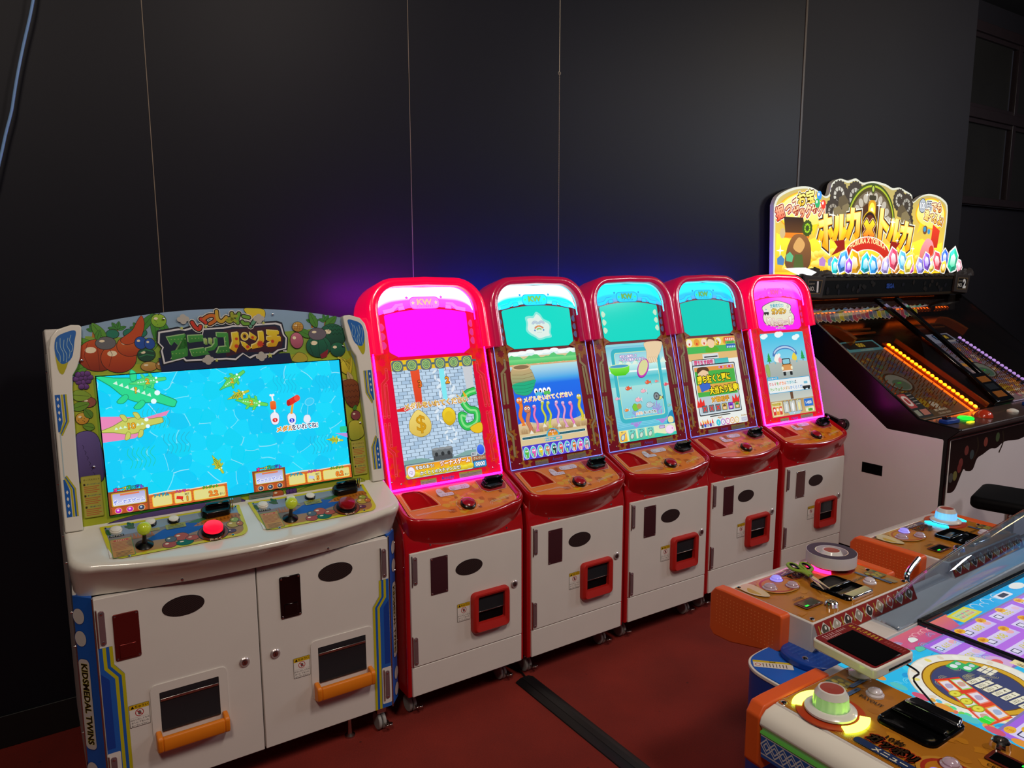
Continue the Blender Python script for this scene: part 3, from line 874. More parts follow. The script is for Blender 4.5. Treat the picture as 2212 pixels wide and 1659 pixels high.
def scr_bricks(c, mq):
    mq.poly(marquee_outline(), '#ff00ff')
    c.rr(-SX, SB, SX, ST, 0.008, '#5a6a78')
    for r in range(26):                                  # brick courses
        v0 = 0.083 + r * 0.0132
        x = -SX - (0.017 if r % 2 else 0)
        while x < SX:
            a, b = max(x, -SX), min(x + 0.033, SX)
            if b - a > 0.002:
                z = c.z; c.rect(a, v0, b - 0.0012, min(v0 + 0.012, 0.428), '#bcd4ea' if (r * 7 + int(x * 300)) % 3 else '#a9c4de'); c.z = z
            x += 0.034
    c.z += 1e-4
    for dx, dy, r in ((0.0, 0.40, 0.035), (0.02, 0.34, 0.05), (-0.01, 0.25, 0.04), (0.015, 0.17, 0.035)):
        for k in range(7):
            a = 2 * PI * k / 7
            c.ell(dx + 0.02 + r * 0.6 * math.cos(a), dy + r * 0.7 * math.sin(a), r * 0.30, r * 0.12, '#dfeaf2', 10, rot=math.degrees(a) + 60)
    c.poly([(-0.098, 0.43), (-0.060, 0.43), (-0.066, 0.285), (-0.092, 0.285)], ('#d83a18', '#e8502a'))
    c.poly([(0.020, 0.43), (0.042, 0.43), (0.040, 0.30), (0.022, 0.30)], '#7fe8f2')
    c.poly([(0.122, 0.43), (0.164, 0.43), (0.160, 0.33), (0.128, 0.33)], '#c9ccd2')
    c.poly([(-SX, 0.285), (-0.140, 0.290), (-0.105, 0.282), (-0.14, 0.274), (-SX, 0.276)], '#e02a20')
    c.rect(-SX, 0.424, SX, ST, '#e8c21c')
    for k in range(6):
        x = -0.146 + k * 0.0582
        c.rect(x + 0.020, 0.438, x + 0.04, 0.446, '#4c6a66')
        c.rr(x - 0.023, 0.420, x + 0.023, 0.4615, 0.012, '#5c6c74')
        c.ell(x, 0.441, 0.0175, 0.0175, '#b9d65a', 20); c.ell(x, 0.441, 0.0145, 0.0145, '#56746e', 20); c.ell(x, 0.441, 0.0115, 0.0115, '#9cc870', 16)
        for j in range(8):
            a = 2 * PI * j / 8; c.ell(x + 0.0065 * math.cos(a), 0.441 + 0.0065 * math.sin(a), 0.0022, 0.0022, '#40605a', 6)
        c.ell(x, 0.441, 0.0028, 0.0028, '#40605a', 8)
    c.text('3', -0.066, 0.370, 0.034, '#e2701c', [('#4a1a0c', 0.05)], bold=0.04); c.text('2', 0.049, 0.375, 0.034, '#f0a01c', [('#4a1a0c', 0.05)], bold=0.04)
    c.blob([(-0.088, 0.275), (-0.127, 0.238), (-0.128, 0.196), (-0.088, 0.176), (-0.05, 0.192), (-0.046, 0.234)], ('#d8b84e', '#f0d878'), '#7a5a1c', 0.0012)
    c.text('$', -0.083, 0.222, 0.080, '#d39a0c', [('#b07a0a', 0.02)], bold=0.0)
    c.blob([(0.035, 0.272), (0.010, 0.255), (0.012, 0.222), (0.035, 0.204), (0.060, 0.222), (0.060, 0.255)], ('#d0a80c', '#f4d52e'), '#7a5a1c', 0.0012)
    c.ell(0.035, 0.238, 0.017, 0.020, '#e0bc20')
    g = catmull([(0.165, 0.325), (0.125, 0.315), (0.105, 0.285), (0.125, 0.255), (0.155, 0.245), (0.150, 0.205), (0.110, 0.190), (0.090, 0.205), (0.088, 0.235), (0.108, 0.228)], 6, False)
    c.line(g, 0.030, '#0f7a30'); c.line(g, 0.025, '#2cc052'); c.line(g, 0.008, '#8ae08c')
    c.poly([(0.075, 0.320), (0.108, 0.295), (0.100, 0.285)], '#e8b020'); c.poly([(0.105, 0.335), (0.125, 0.305), (0.112, 0.302)], '#e8b020')
    c.blob([(0.120, 0.186), (0.168, 0.20), (0.168, 0.165), (0.135, 0.165)], '#e8c020', '#8a5a10')
    c.text('メダルをいれてください', -0.008, 0.293, 0.0245, ('#d88a18', '#f7dd78'), [('#ffffff', 0.10), ('#7a3a08', 0.045)], bold=0.035, rot=1)
    c.poly([(-SX, 0.083), (SX, 0.083), (SX, 0.100), (0.09, 0.102), (0.04, 0.088), (-0.06, 0.088), (-0.1, 0.100), (-SX, 0.098)], '#7fa8a4')
    for k in range(3):
        x = -0.038 + k * 0.026
        c.rr(x - 0.014, 0.082, x + 0.014, 0.112, 0.005, '#4c5054'); c.rr(x - 0.017, 0.100, x + 0.017, 0.124, 0.006, '#6a7074'); c.ell(x, 0.124, 0.0165, 0.005, '#90969a', 14); c.ell(x, 0.104, 0.007, 0.008, '#2c3034', 12)
    c.rr(-SX + 0.002, SB + 0.001, 0.108, 0.080, 0.008, '#b8c8c8'); c.rr(-SX + 0.005, SB + 0.004, 0.105, 0.077, 0.006, ('#e8d020', '#f59a1c'))
    for k in range(12): c.ell(-0.155 + k * 0.023, 0.041 + 0.003 * (k % 2), 0.016, 0.009, ('#c8a410', '#f6ee48'), 12)
    c.ell(-0.148, 0.055, 0.0155, 0.0195, '#8a62b0'); c.ell(-0.148, 0.055, 0.0142, 0.018, '#f0e8f6')
    c.line([(-0.148 + 0.003 * k / 4 * math.cos(k * 0.8), 0.051 + 0.003 * k / 4 * math.sin(k * 0.8)) for k in range(13)], 0.0014, '#8a62b0')
    c.text('をねらおう!', -0.092, 0.0665, 0.0145, '#ffffff', [('#3a2408', 0.09)], bold=0.035)
    c.text('ボーナスゲーム', 0.034, 0.0675, 0.0205, '#ffffff', [('#c05a10', 0.10)], bold=0.04, sx=0.9)
    c.text('かくとくの大チャンスだ!', -0.03, 0.045, 0.0150, '#ffffff', [('#3a2408', 0.09)], bold=0.035)
    c.rr(0.110, 0.032, SX - 0.002, 0.058, 0.004, '#3a3a4a'); c.rr(0.112, 0.034, SX - 0.004, 0.056, 0.003, '#3aa0e0')
    c.text('0000', 0.140, 0.045, 0.021, '#ffffff', [('#184a80', 0.07)], bold=0.03)
    c.rr(0.108, 0.060, SX - 0.002, 0.075, 0.003, '#b06a4a'); c.text('クレジット', 0.139, 0.0675, 0.0105, '#fff0c0', [('#502010', 0.08)], bold=0.03)
    c.rr(0.106, 0.077, 0.132, 0.092, 0.003, '#c0c8d0'); c.text('BET', 0.119, 0.0845, 0.011, '#606878', bold=0.03)
    c.ell(0.150, 0.098, 0.020, 0.023, '#b8c4cc'); c.ell(0.150, 0.098, 0.0165, 0.0195, ('#2a40d8', '#4a80f8'))

def scr_lake(c, mq):
    mq.poly(marquee_outline(), '#00dcc8')
    mq.blob([(-0.004, 0.622), (0.016, 0.612), (0.030, 0.592), (0.058, 0.578), (0.064, 0.560), (0.056, 0.535), (0.058, 0.514), (0.030, 0.510), (-0.005, 0.504), (-0.026, 0.516), (-0.052, 0.530), (-0.066, 0.548), (-0.060, 0.575), (-0.062, 0.600), (-0.044, 0.606), (-0.022, 0.606)], '#8ae8dc')
    mq.blob([(-0.004, 0.612), (0.012, 0.603), (0.026, 0.584), (0.050, 0.570), (0.055, 0.556), (0.048, 0.535), (0.049, 0.521), (0.026, 0.517), (-0.004, 0.512), (-0.023, 0.523), (-0.046, 0.537), (-0.057, 0.552), (-0.051, 0.575), (-0.052, 0.593), (-0.038, 0.597), (-0.02, 0.597)], '#dff0e8')
    for s in (-1, 1):
        for k in range(3): mq.line(arc(s * 0.016, 0.566, 0.010 + k * 0.004, 20, 160, 8), 0.0014, '#3a6ac0')
        mq.star(s * 0.022, 0.545, 0.006, 0.003, 4, '#4a8ac0')
    mq.line(arc(0, 0.535, 0.028, 40, 140, 8, 0.027), 0.007, '#d88a60'); mq.line(arc(0, 0.532, 0.018, 50, 130, 8, 0.020), 0.007, '#98c878'); mq.ell(0, 0.562, 0.003, 0.003, '#f0b040', 8)
    mq.line([(-0.012, 0.536), (0.012, 0.536)], 0.001, '#9aa8a4')
    c.rect(-SX, SB, SX, ST, '#d9c496')
    c.rect(-SX, 0.442, SX, ST, '#d8f0f0')
    for k in range(8): c.ell(-0.142 + k * 0.0405, 0.452 + 0.004 * (k % 3), 0.024, 0.008, '#f6fbfa', 12)
    c.poly([(-SX, 0.424)] + [(-SX + 2 * SX * k / 24, 0.440 + 0.007 * math.sin(k * 0.9) + 0.004 * math.sin(k * 2.1)) for k in range(25)] + [(SX, 0.424)], '#5ac878')
    c.rect(-SX, 0.410, SX, 0.430, ('#4abf68', '#7fdc8a'))
    c.poly([(-SX, 0.400)] + [(-SX + 2 * SX * k / 24, 0.409 + 0.003 * math.sin(k * 2.4)) for k in range(25)] + [(SX, 0.400)], '#d8a878')
    c.rect(-SX, 0.345, SX, 0.403, ('#4aa8e8', '#b8e0e4'))
    c.rect(-SX, 0.165, SX, 0.346, ('#1a58e8', '#1a70e8'))
    c.rect(-SX, 0.325, SX, 0.346, ('#1a70e8', '#4aa8e8'))
    c.poly([(-SX, 0.130)] + [(-SX + 2 * SX * k / 20, 0.172 + 0.006 * math.sin(k * 0.7)) for k in range(21)] + [(SX, 0.130)], ('#c8a878', '#e0c8a0'))
    for k in range(9):
        x = -0.16 + k * 0.038
        c.poly([(x, 0.132), (x + 0.030, 0.130), (x + 0.034, 0.146 + 0.006 * (k % 3)), (x + 0.012, 0.158), (x - 0.004, 0.148)], ('#a8845a', '#d0b484'))
        for j in range(3): c.line([(x + 0.006 + j * 0.009, 0.133), (x + 0.007 + j * 0.009, 0.148)], 0.0008, '#8a6a44')
    for x in (-0.10, -0.03, 0.03, 0.13):
        for j in range(4): c.line([(x + j * 0.006, 0.165), (x + j * 0.006 + 0.004 * math.sin(j), 0.195)], 0.0016, '#2a9ad0')
    # pot
    c.blob([(-SX + 0.004, 0.39), (-0.085, 0.392), (-0.066, 0.372), (-0.060, 0.335), (-0.082, 0.298), (-0.11, 0.284), (-0.145, 0.29), (-SX + 0.003, 0.308)], ('#1a9a70', '#caa878'), '#6a4a2c', 0.001)
    c.blob([(-SX + 0.006, 0.334), (-0.062, 0.344), (-0.062, 0.328), (-0.082, 0.298), (-0.11, 0.285), (-0.145, 0.291), (-SX + 0.004, 0.308)], '#1cae80')
    for v, hw in ((0.375, 0.050), (0.360, 0.052), (0.346, 0.053), (0.332, 0.053), (0.318, 0.05), (0.305, 0.042)):
        c.line([(-0.116 - hw, v - 0.004), (-0.116, v - 0.008), (-0.116 + hw, v - 0.001)], 0.0014, '#8a6a44' if v > 0.335 else '#127a5c')
    c.ell(-0.117, 0.398, 0.047, 0.012, '#d8bc8c'); c.ell(-0.117, 0.399, 0.038, 0.0085, '#8a6e4c')
    # eels
    eels = [(-0.150, 0.262, '#e87a28', '#b84a10', 0.014), (-0.118, 0.225, '#c87a58', '#8a4a30', 0.016), (-0.083, 0.232, '#e87ab8', '#a83a78', 0.008), (-0.040, 0.245, '#c8d048', '#7a8a20', 0.008), (-0.012, 0.240, '#c8d048', '#7a8a20', 0.008), (0.030, 0.238, '#e0a0d0', '#a05a90', 0.008), (0.062, 0.232, '#e0a0d0', '#a05a90', 0.008), (0.100, 0.228, '#e87ac0', '#a83a88', 0.009), (0.150, 0.250, '#d8c838', '#8a8018', 0.012)]
    for i, (x, y, col, ed, w_) in enumerate(eels):
        L = 0.085
        p = [(x + 0.006 * math.sin(k * 0.8 + i), y - L * k / 9) for k in range(10)]
        c.line(p, w_ + 0.003, ed); c.line(p, w_, col)
        c.poly([(p[-1][0], p[-1][1] + 0.004), (p[-1][0] - 0.011, p[-1][1] - 0.012), (p[-1][0] + 0.011, p[-1][1] - 0.012)], '#e8e4d8' if i % 2 else col)
        c.ell(x, y + 0.004, w_ * 1.1, w_ * 1.0, ed, 14); c.ell(x, y + 0.004, w_ * 0.98, w_ * 0.88, col, 14)
        for s in (-1, 1): c.ell(x + s * w_ * 0.45, y + 0.007, w_ * 0.32, w_ * 0.38, '#ffffff', 10); c.ell(x + s * w_ * 0.42, y + 0.006, w_ * 0.14, w_ * 0.16, '#181818', 8)
    for x, col in ((-0.052, '#4ab8d8'), (-0.010, '#58c058')):
        for s in (-1, 1): c.ell(x + s * 0.011, 0.296, 0.0095, 0.012, '#ffffff', 12); c.ell(x + s * 0.010, 0.294, 0.004, 0.005, '#181818', 8)
        c.ell(x, 0.284, 0.018, 0.009, col, 14)
    c.text('メダルをいれてください', -0.006, 0.268, 0.0228, ('#f4c020', '#fff8a0'), [('#7a2ac0', 0.10), ('#ffffff', 0.05)], bold=0.03, rot=1)
    c.rr(-0.165, 0.108, 0.160, 0.120, 0.006, '#e8f0f0'); c.rr(-0.163, 0.1095, 0.158, 0.1185, 0.004, '#1a4a5a')
    for k in range(40): c.poly([(-0.158 + k * 0.0078, 0.111), (-0.153 + k * 0.0078, 0.111), (-0.155 + k * 0.0078, 0.117), (-0.160 + k * 0.0078, 0.117)], '#2a6a78')
    c.poly(arc(-0.012, 0.108, 0.034, 0, 180, 14, 0.032), '#2ab0d8'); c.poly(arc(-0.012, 0.110, 0.027, 0, 180, 14, 0.026), ('#f0a020', '#a83a10'))
    c.text('ベット', -0.012, 0.126, 0.0115, '#ffffff', bold=0.03); c.text('0', -0.012, 0.115, 0.011, '#e8e8e8', bold=0.03)
    c.rr(-0.056, 0.091, 0.032, 0.104, 0.004, '#58b8c8'); c.text('クレジット', -0.034, 0.0975, 0.009, '#ffffff', [('#c03a28', 0.08)], bold=0.02); c.text('0000', 0.012, 0.0975, 0.011, '#ffe8e0', [('#c03a28', 0.08)], bold=0.02)
    c.rect(-SX, SB, SX, 0.085, ('#5a48e0', '#4436c8'))
    cols = ['#58b838', '#e85ab0', '#e8c828', '#d87858', '#303438', '#e84858', '#4858e0', '#d86a28', '#e838a8', '#8a8c94']
    for k, n in enumerate(('1', '1', '2', '2', '3', '4', '5', '8', '10', '15')):
        x = -0.153 + k * 0.034
        c.ell(x, 0.056, 0.0155, 0.0245, '#e8f4f0', 18); c.ell(x, 0.056, 0.0135, 0.0225, '#5cc4cc', 18)
        c.ell(x + 0.002, 0.058, 0.0095, 0.013, cols[k], 14)
        c.line([(x + 0.003, 0.050), (x + 0.004, 0.036)], 0.010, cols[k])
        for s in (-1, 1): c.ell(x + 0.002 + s * 0.004, 0.062, 0.0028, 0.0035, '#ffffff', 8)
        c.text(n, x - 0.002, 0.043, 0.018, '#c8f0c0' if k < 7 else '#f4d8e0', [('#2a7a4a' if k < 7 else '#c03a58', 0.10)], bold=0.04)

def scr_scoop(c, mq):
    mq.poly(marquee_outline(), '#0ad8c4')
    for s in (-1, 1):
        for v in (0.598, 0.562, 0.526):
            mq.blob([(s * 0.165, v), (s * 0.160, v + 0.013), (s * 0.150, v + 0.011), (s * 0.142, v), (s * 0.150, v - 0.011), (s * 0.160, v - 0.013)], '#c8e8cc')
    c.rr(-SX, SB, SX, ST, 0.01, '#8fd8e0')
    c.rect(-SX, 0.36, SX, 0.452, ('#b8e8e8', '#78c4dc'))
    for k in range(8): c.poly([(-0.16 + k * 0.042, 0.365), (-0.135 + k * 0.042, 0.385 + 0.006 * (k % 2)), (-0.115 + k * 0.042, 0.365)], '#e0f0e0')
    for x in (-0.085, 0.0, 0.03):
        c.line([(x, 0.365), (x, 0.38)], 0.002, '#7ac8a8')
        for a in (20, 70, 110, 160): c.ell(x + 0.007 * math.cos(math.radians(a)), 0.382 + 0.004 * math.sin(math.radians(a)), 0.007, 0.0022, '#7ad8b0', 8, rot=a)
    c.rect(-SX, 0.310, SX, 0.366, ('#50c4d0', '#c8f0ec')); c.line([(-SX, 0.338), (SX, 0.334)], 0.008, '#e8f8f4')
    c.rect(-SX, 0.27, SX, 0.312, ('#80d8d8', '#48c0cc'))
    c.rect(-SX, 0.082, SX, 0.272, ('#58bcd8', '#a8e0dc'))
    for k in range(7): c.line([(-SX, 0.095 + k * 0.007), (-0.09, 0.098 + k * 0.007), (0.0, 0.094 + k * 0.007), (0.1, 0.099 + k * 0.006), (SX, 0.095 + k * 0.007)], 0.0018, '#88d8ec')
    def coral(x, y, s, col):
        for a, l in ((60, 1), (85, 1.2), (110, 1.1), (135, 0.9), (35, 0.9)):
            e = (x + s * l * math.cos(math.radians(a)), y + s * l * math.sin(math.radians(a)))
            c.line([(x, y), e], s * 0.13, col)
            m = (x + 0.55 * (e[0] - x), y + 0.55 * (e[1] - y))
            c.line([m, (m[0] + s * 0.3 * math.cos(math.radians(a + 45)), m[1] + s * 0.3 * math.sin(math.radians(a + 45)))], s * 0.10, col)
    coral(-0.062, 0.088, 0.048, '#a88ad8'); coral(0.095, 0.090, 0.052, '#b088d8'); coral(0.075, 0.145, 0.04, '#a090d8'); coral(-0.055, 0.138, 0.03, '#8898d8')
    c.blob([(0.125, 0.085), (0.14, 0.125), (SX - 0.003, 0.14), (SX - 0.002, 0.085)], '#1a8ab8')
    c.blob([(0.135, 0.088), (0.132, 0.108), (0.148, 0.116), (0.164, 0.108), (0.162, 0.088)], '#e8e0a0')
    c.line(rrect(-0.138, 0.120, 0.130, 0.432, 0.018, 4) + [(0.130, 0.414)], 0.019, '#3ab4c4')
    c.line(rrect(-0.128, 0.130, 0.120, 0.422, 0.012, 4) + [(0.120, 0.41)], 0.003, '#d8e8b0')
    c.poly([(-0.168, 0.362), (-0.050, 0.362), (-0.056, 0.336), (-0.080, 0.322), (-0.138, 0.322), (-0.160, 0.336)], ('#48c810', '#80e848')); c.ell(-0.109, 0.364, 0.0595, 0.009, '#d0f0b0'); c.ell(-0.109, 0.3635, 0.054, 0.0065, '#4a9ac8')
    c.line([(0.078, 0.382), (0.12, 0.41)], 0.006, '#6a3a28')
    c.blob([(0.060, 0.46), (0.064, 0.42), (0.060, 0.385), (0.075, 0.366), (0.115, 0.378), (0.135, 0.40), (0.155, 0.425), (0.162, 0.46)], '#e8cda6', '#8a6a44', 0.0008)
    for k in range(4): c.blob([(0.072 + k * 0.013, 0.388), (0.079 + k * 0.013, 0.391), (0.083 + k * 0.013, 0.372), (0.074 + k * 0.013, 0.367)], '#efd6b2', '#8a6a44', 0.0007)
    c.ell(0.028, 0.345, 0.030, 0.050, '#8a2a8a', 28, rot=-38); c.ell(0.029, 0.347, 0.029, 0.047, '#c23ab8', 28, rot=-38); c.ell(0.029, 0.349, 0.024, 0.041, '#d8d89a', 28, rot=-38)
    c.text('ボタン長押しで', -0.049, 0.405, 0.0145, '#ffffff', [('#8a3ab0', 0.11)], bold=0.03); c.text('一番下の魚をすくおう!', -0.030, 0.389, 0.0145, '#ffffff', [('#8a3ab0', 0.11)], bold=0.03)
    fish(c, 0.042, 0.280, 0.015, '#e86038', '#d84828'); fish(c, -0.078, 0.262, 0.015, '#e86038', '#d84828'); fish(c, 0.095, 0.280, 0.010, '#e89090', '#e87878')
    fish(c, 0.008, 0.243, 0.015, '#f0b0c0', '#f4ccd4'); fish(c, -0.030, 0.207, 0.017, '#f0b0c0', '#f4ccd4'); fish(c, 0.035, 0.178, 0.022, '#b8ccd8', '#98b0c0'); fish(c, 0.100, 0.205, 0.017, '#d8d878', '#484c50')
    fish(c, -0.105, 0.168, 0.012, '#f08838', '#f0e8d8'); fish(c, 0.150, 0.262, 0.013, '#e85868', '#e87880'); fish(c, -0.150, 0.222, 0.011, '#f0a8c0', '#f0c0d0'); fish(c, 0.150, 0.165, 0.011, '#78c8b8', '#e8a898')
    c.ell(0.082, 0.213, 0.019, 0.019, '#50585c', 18); c.ell(0.082, 0.213, 0.013, 0.013, '#8a9498', 16); c.ell(0.082, 0.213, 0.006, 0.006, '#50585c', 12)
    c.blob([(-0.070, 0.178), (-0.056, 0.192), (-0.040, 0.183), (-0.036, 0.166), (-0.060, 0.160)], '#7ac838', '#3a7018', 0.001); c.ell(-0.030, 0.178, 0.014, 0.012, '#b8985a')
    c.text('2', 0.030, 0.232, 0.010, '#2a5a68'); c.text('2', -0.012, 0.197, 0.010, '#2a5a68'); c.text('1', 0.062, 0.270, 0.010, '#2a5a68'); c.text('1', -0.058, 0.252, 0.010, '#2a5a68')
    c.text('メダル', -0.035, 0.147, 0.0150, '#f09820', [('#ffffff', 0.10)], bold=0.03); c.text('をいれてね!', 0.030, 0.147, 0.0150, '#1a4a38', [('#ffffff', 0.10)], bold=0.03)
    c.rect(-SX + 0.002, SB + 0.002, SX - 0.001, 0.082, ('#e8ecb8', '#d8e8c0'))
    c.poly([(-SX + 0.01, SB), (SX, SB), (SX, 0.045), (0.1, 0.040), (0.05, 0.050)], '#3ac8b0')
    for k, (a, n) in enumerate((('#f0b020', '1'), ('#48c898', '5'), ('#50c0a0', '8'), ('#68c888', '10'))):
        x = -0.150 + k * 0.0535
        c.rr(x - 0.019, 0.034, x + 0.024, 0.080, 0.004, (a, '#78d8d0' if k else '#f8d868'))
        c.ell(x, 0.052, 0.0105, 0.0145, '#6a7a78' if k else '#4a58b8', 18, rot=-35); c.ell(x, 0.052, 0.0080, 0.0118, '#c8e0d0', 18, rot=-35)
        c.line([(x + 0.009, 0.062), (x + 0.018, 0.072)], 0.003, '#6a7a78' if k else '#4a58b8')
        c.text('BET ' + n, x + 0.002, 0.075, 0.0072, '#2a4a58', bold=0.03)
    c.rr(0.068, 0.066, 0.104, 0.080, 0.005, '#5a3a98'); c.rr(0.070, 0.068, 0.102, 0.078, 0.004, '#d0c0e8'); c.text('クレジット', 0.086, 0.073, 0.0062, '#5a3a98', bold=0.02)
    c.ell(0.132, 0.056, 0.028, 0.020, '#e8b8e0'); c.ell(0.132, 0.057, 0.0255, 0.0175, '#f4dcf0'); c.ell(0.147, 0.060, 0.003, 0.004, '#d868b8', 10)

def scr_class(c, mq):
    mq.poly(marquee_outline(), '#08cebc')
    c.rr(-SX, SB, SX, ST, 0.008, '#e8ece8')
    c.rect(-SX, 0.42, SX, ST, '#e8cc5a')
    for k in range(7): c.ell(-0.15 + k * 0.05, 0.440, 0.020, 0.018, ['#f0e8d8', '#e89838', '#f0d8c0', '#e0d0c8'][k % 4], 16); c.ell(-0.15 + k * 0.05, 0.434, 0.0055, 0.006, '#d83a30', 10)
    c.rect(-SX, 0.385, SX, 0.42, '#48b858'); c.rect(-SX, 0.352, SX, 0.387, '#e0b878')
    c.rect(-0.075, 0.358, 0.035, 0.382, '#d8dce0'); c.rect(-0.065, 0.364, 0.028, 0.370, '#282c30')
    c.blob([(-0.04, 0.388), (-0.048, 0.405), (-0.025, 0.418), (0.022, 0.418), (0.045, 0.400), (0.022, 0.388)], '#58b030')
    c.ell(-0.004, 0.434, 0.0255, 0.025, '#f0cda6', 20); c.blob([(-0.03, 0.438), (-0.024, 0.460), (0.016, 0.461), (0.024, 0.44), (0.006, 0.450), (-0.018, 0.452)], '#8a5a34')
    c.text('2', 0.042, 0.435, 0.030, '#e8d020', [('#403010', 0.06)], bold=0.04)
    c.rr(0.092, 0.438, SX - 0.003, 0.458, 0.003, '#e06848'); c.rr(0.098, 0.424, SX - 0.004, 0.437, 0.003, '#58c058'); c.rr(0.100, 0.402, SX - 0.004, 0.423, 0.003, '#3868b8')
    for k in range(5): c.ell(0.106 + k * 0.013, 0.446, 0.0045, 0.007, '#f0e8e0', 8); c.ell(0.108 + k * 0.0125, 0.408, 0.0045, 0.0055, '#c0e8f0', 8)
    c.marks(0.110, 0.4275, 0.155, 0.4335, '#205028', 5)
    c.rect(-0.05, 0.33, 0.10, 0.356, ('#58c8c0', '#40b0b8'))
    c.rr(-0.155, 0.328, 0.004, 0.358, 0.006, '#303438'); c.rr(-0.152, 0.331, 0.001, 0.355, 0.004, '#c8d4dc')
    c.text('勝ち抜き説明', -0.0755, 0.343, 0.0215, '#e85878', [('#ffffff', 0.10), ('#683898', 0.04)], bold=0.035)
    c.rr(-0.157, 0.088, 0.140, 0.332, 0.007, '#2c3034'); c.rr(-0.152, 0.093, 0.135, 0.327, 0.005, '#d0dce4'); c.rect(-0.146, 0.16, 0.130, 0.320, '#48b048')
    c.rect(-0.146, 0.300, 0.130, 0.320, '#e09848'); c.ell(0.04, 0.312, 0.02, 0.007, '#c898d8', 12); c.ell(0.098, 0.312, 0.02, 0.007, '#c898d8', 12); c.ell(0.04, 0.312, 0.008, 0.006, '#d83a30'); c.ell(0.098, 0.312, 0.008, 0.006, '#d83a30')
    c.ell(-0.09, 0.285, 0.036, 0.030, '#ecc8a0', 20); c.blob([(-0.13, 0.29), (-0.12, 0.318), (-0.06, 0.318), (-0.05, 0.296), (-0.09, 0.306)], '#5a3a24')
    c.rect(-0.146, 0.20, 0.130, 0.235, '#e0a848'); c.poly([(-0.12, 0.20), (-0.05, 0.215), (-0.06, 0.25), (-0.13, 0.24)], '#3a68c8')
    c.rect(-0.146, 0.098, 0.130, 0.178, '#b8c8d0')
    c.text('勝ち抜くと更に', -0.022, 0.262, 0.0385, '#f8e028', [('#181008', 0.085)], bold=0.05, rot=1.5, sx=0.86)
    c.text('大当たり獲得!', 0.038, 0.205, 0.0385, '#f8e028', [('#181008', 0.085)], bold=0.05, rot=1.5, sx=0.86)
    for s, x0 in ((1, -0.135), (-1, 0.12)):
        c.poly([(x0 - 0.03, 0.13), (x0 - 0.02, 0.172), (x0 - 0.012, 0.15), (x0, 0.176), (x0 + 0.008, 0.152), (x0 + 0.022, 0.166), (x0 + 0.024, 0.13)] if s > 0 else [(x0 - 0.04, 0.13), (x0 - 0.035, 0.168), (x0 - 0.02, 0.15), (x0 - 0.01, 0.176), (x0, 0.152), (x0 + 0.012, 0.165), (x0 + 0.012, 0.13)], '#e83028')
    c.text('対戦相手', 0.0, 0.158, 0.0285, '#e8a838', [('#ffffff', 0.10), ('#703010', 0.05)], bold=0.045, sx=1.1)
    for k in range(6):
        x = -0.115 + k * 0.045
        c.rr(x - 0.018, 0.102, x + 0.018, 0.136, 0.004, '#303438'); c.rr(x - 0.0155, 0.1045, x + 0.0155, 0.1335, 0.003, ['#707880', '#707880', '#707880', '#d8b858', '#a848d8', '#b8a040'][k])
        if k < 3:
            c.line([(x - 0.011, 0.108), (x + 0.011, 0.130)], 0.005, '#e82820'); c.line([(x + 0.011, 0.108), (x - 0.011, 0.130)], 0.005, '#e82820')
        else: c.ell(x, 0.117, 0.010, 0.011, '#ecc8a0', 14); c.poly(arc(x, 0.119, 0.0115, 0, 180, 8), ['#6a4828', '#5828a0', '#289048'][k - 3])
    c.rect(-0.09, 0.079, 0.052, 0.0835, '#101418')
    for k in range(6): c.poly([(-0.165 + k * 0.016, 0.044), (-0.16 + k * 0.016, 0.066 + 0.008 * (k % 2)), (-0.15 + k * 0.016, 0.044)], '#e84030')
    for k in range(5): c.rr(-0.158 + k * 0.0185, 0.034, -0.143 + k * 0.0185, 0.049, 0.002, ['#505860', '#3858c8', '#a8b0b8', '#5a48b8', '#c8c0b8'][k])
    c.marks(-0.150, 0.052, -0.085, 0.066, '#f0c838', 5)
    for k, n in enumerate(('1', '3', '5', '10', '15')):
        x = -0.040 + k * 0.0325
        col = ['#40c8d8', '#9848c8', '#d848a8', '#e89028', '#e8b828'][k]
        c.ell(x, 0.047, 0.0155, 0.0155, col, 20); c.ell(x, 0.047, 0.0115, 0.0115, '#f0f4f0' if k else col, 18); c.text(n, x, 0.047, 0.014, col if k else '#ffffff', bold=0.04, sx=0.8)
    c.text('ベット', -0.024, 0.070, 0.011, '#f0a030', [('#704010', 0.06)], bold=0.03)
    c.rr(0.122, 0.034, 0.166, 0.056, 0.003, '#c8ccd8'); c.text('0000', 0.144, 0.045, 0.0145, '#f4f4ff', [('#606890', 0.08)], bold=0.02); c.text('クレジット', 0.146, 0.064, 0.0085, '#e8b828', [('#704010', 0.06)], bold=0.02)

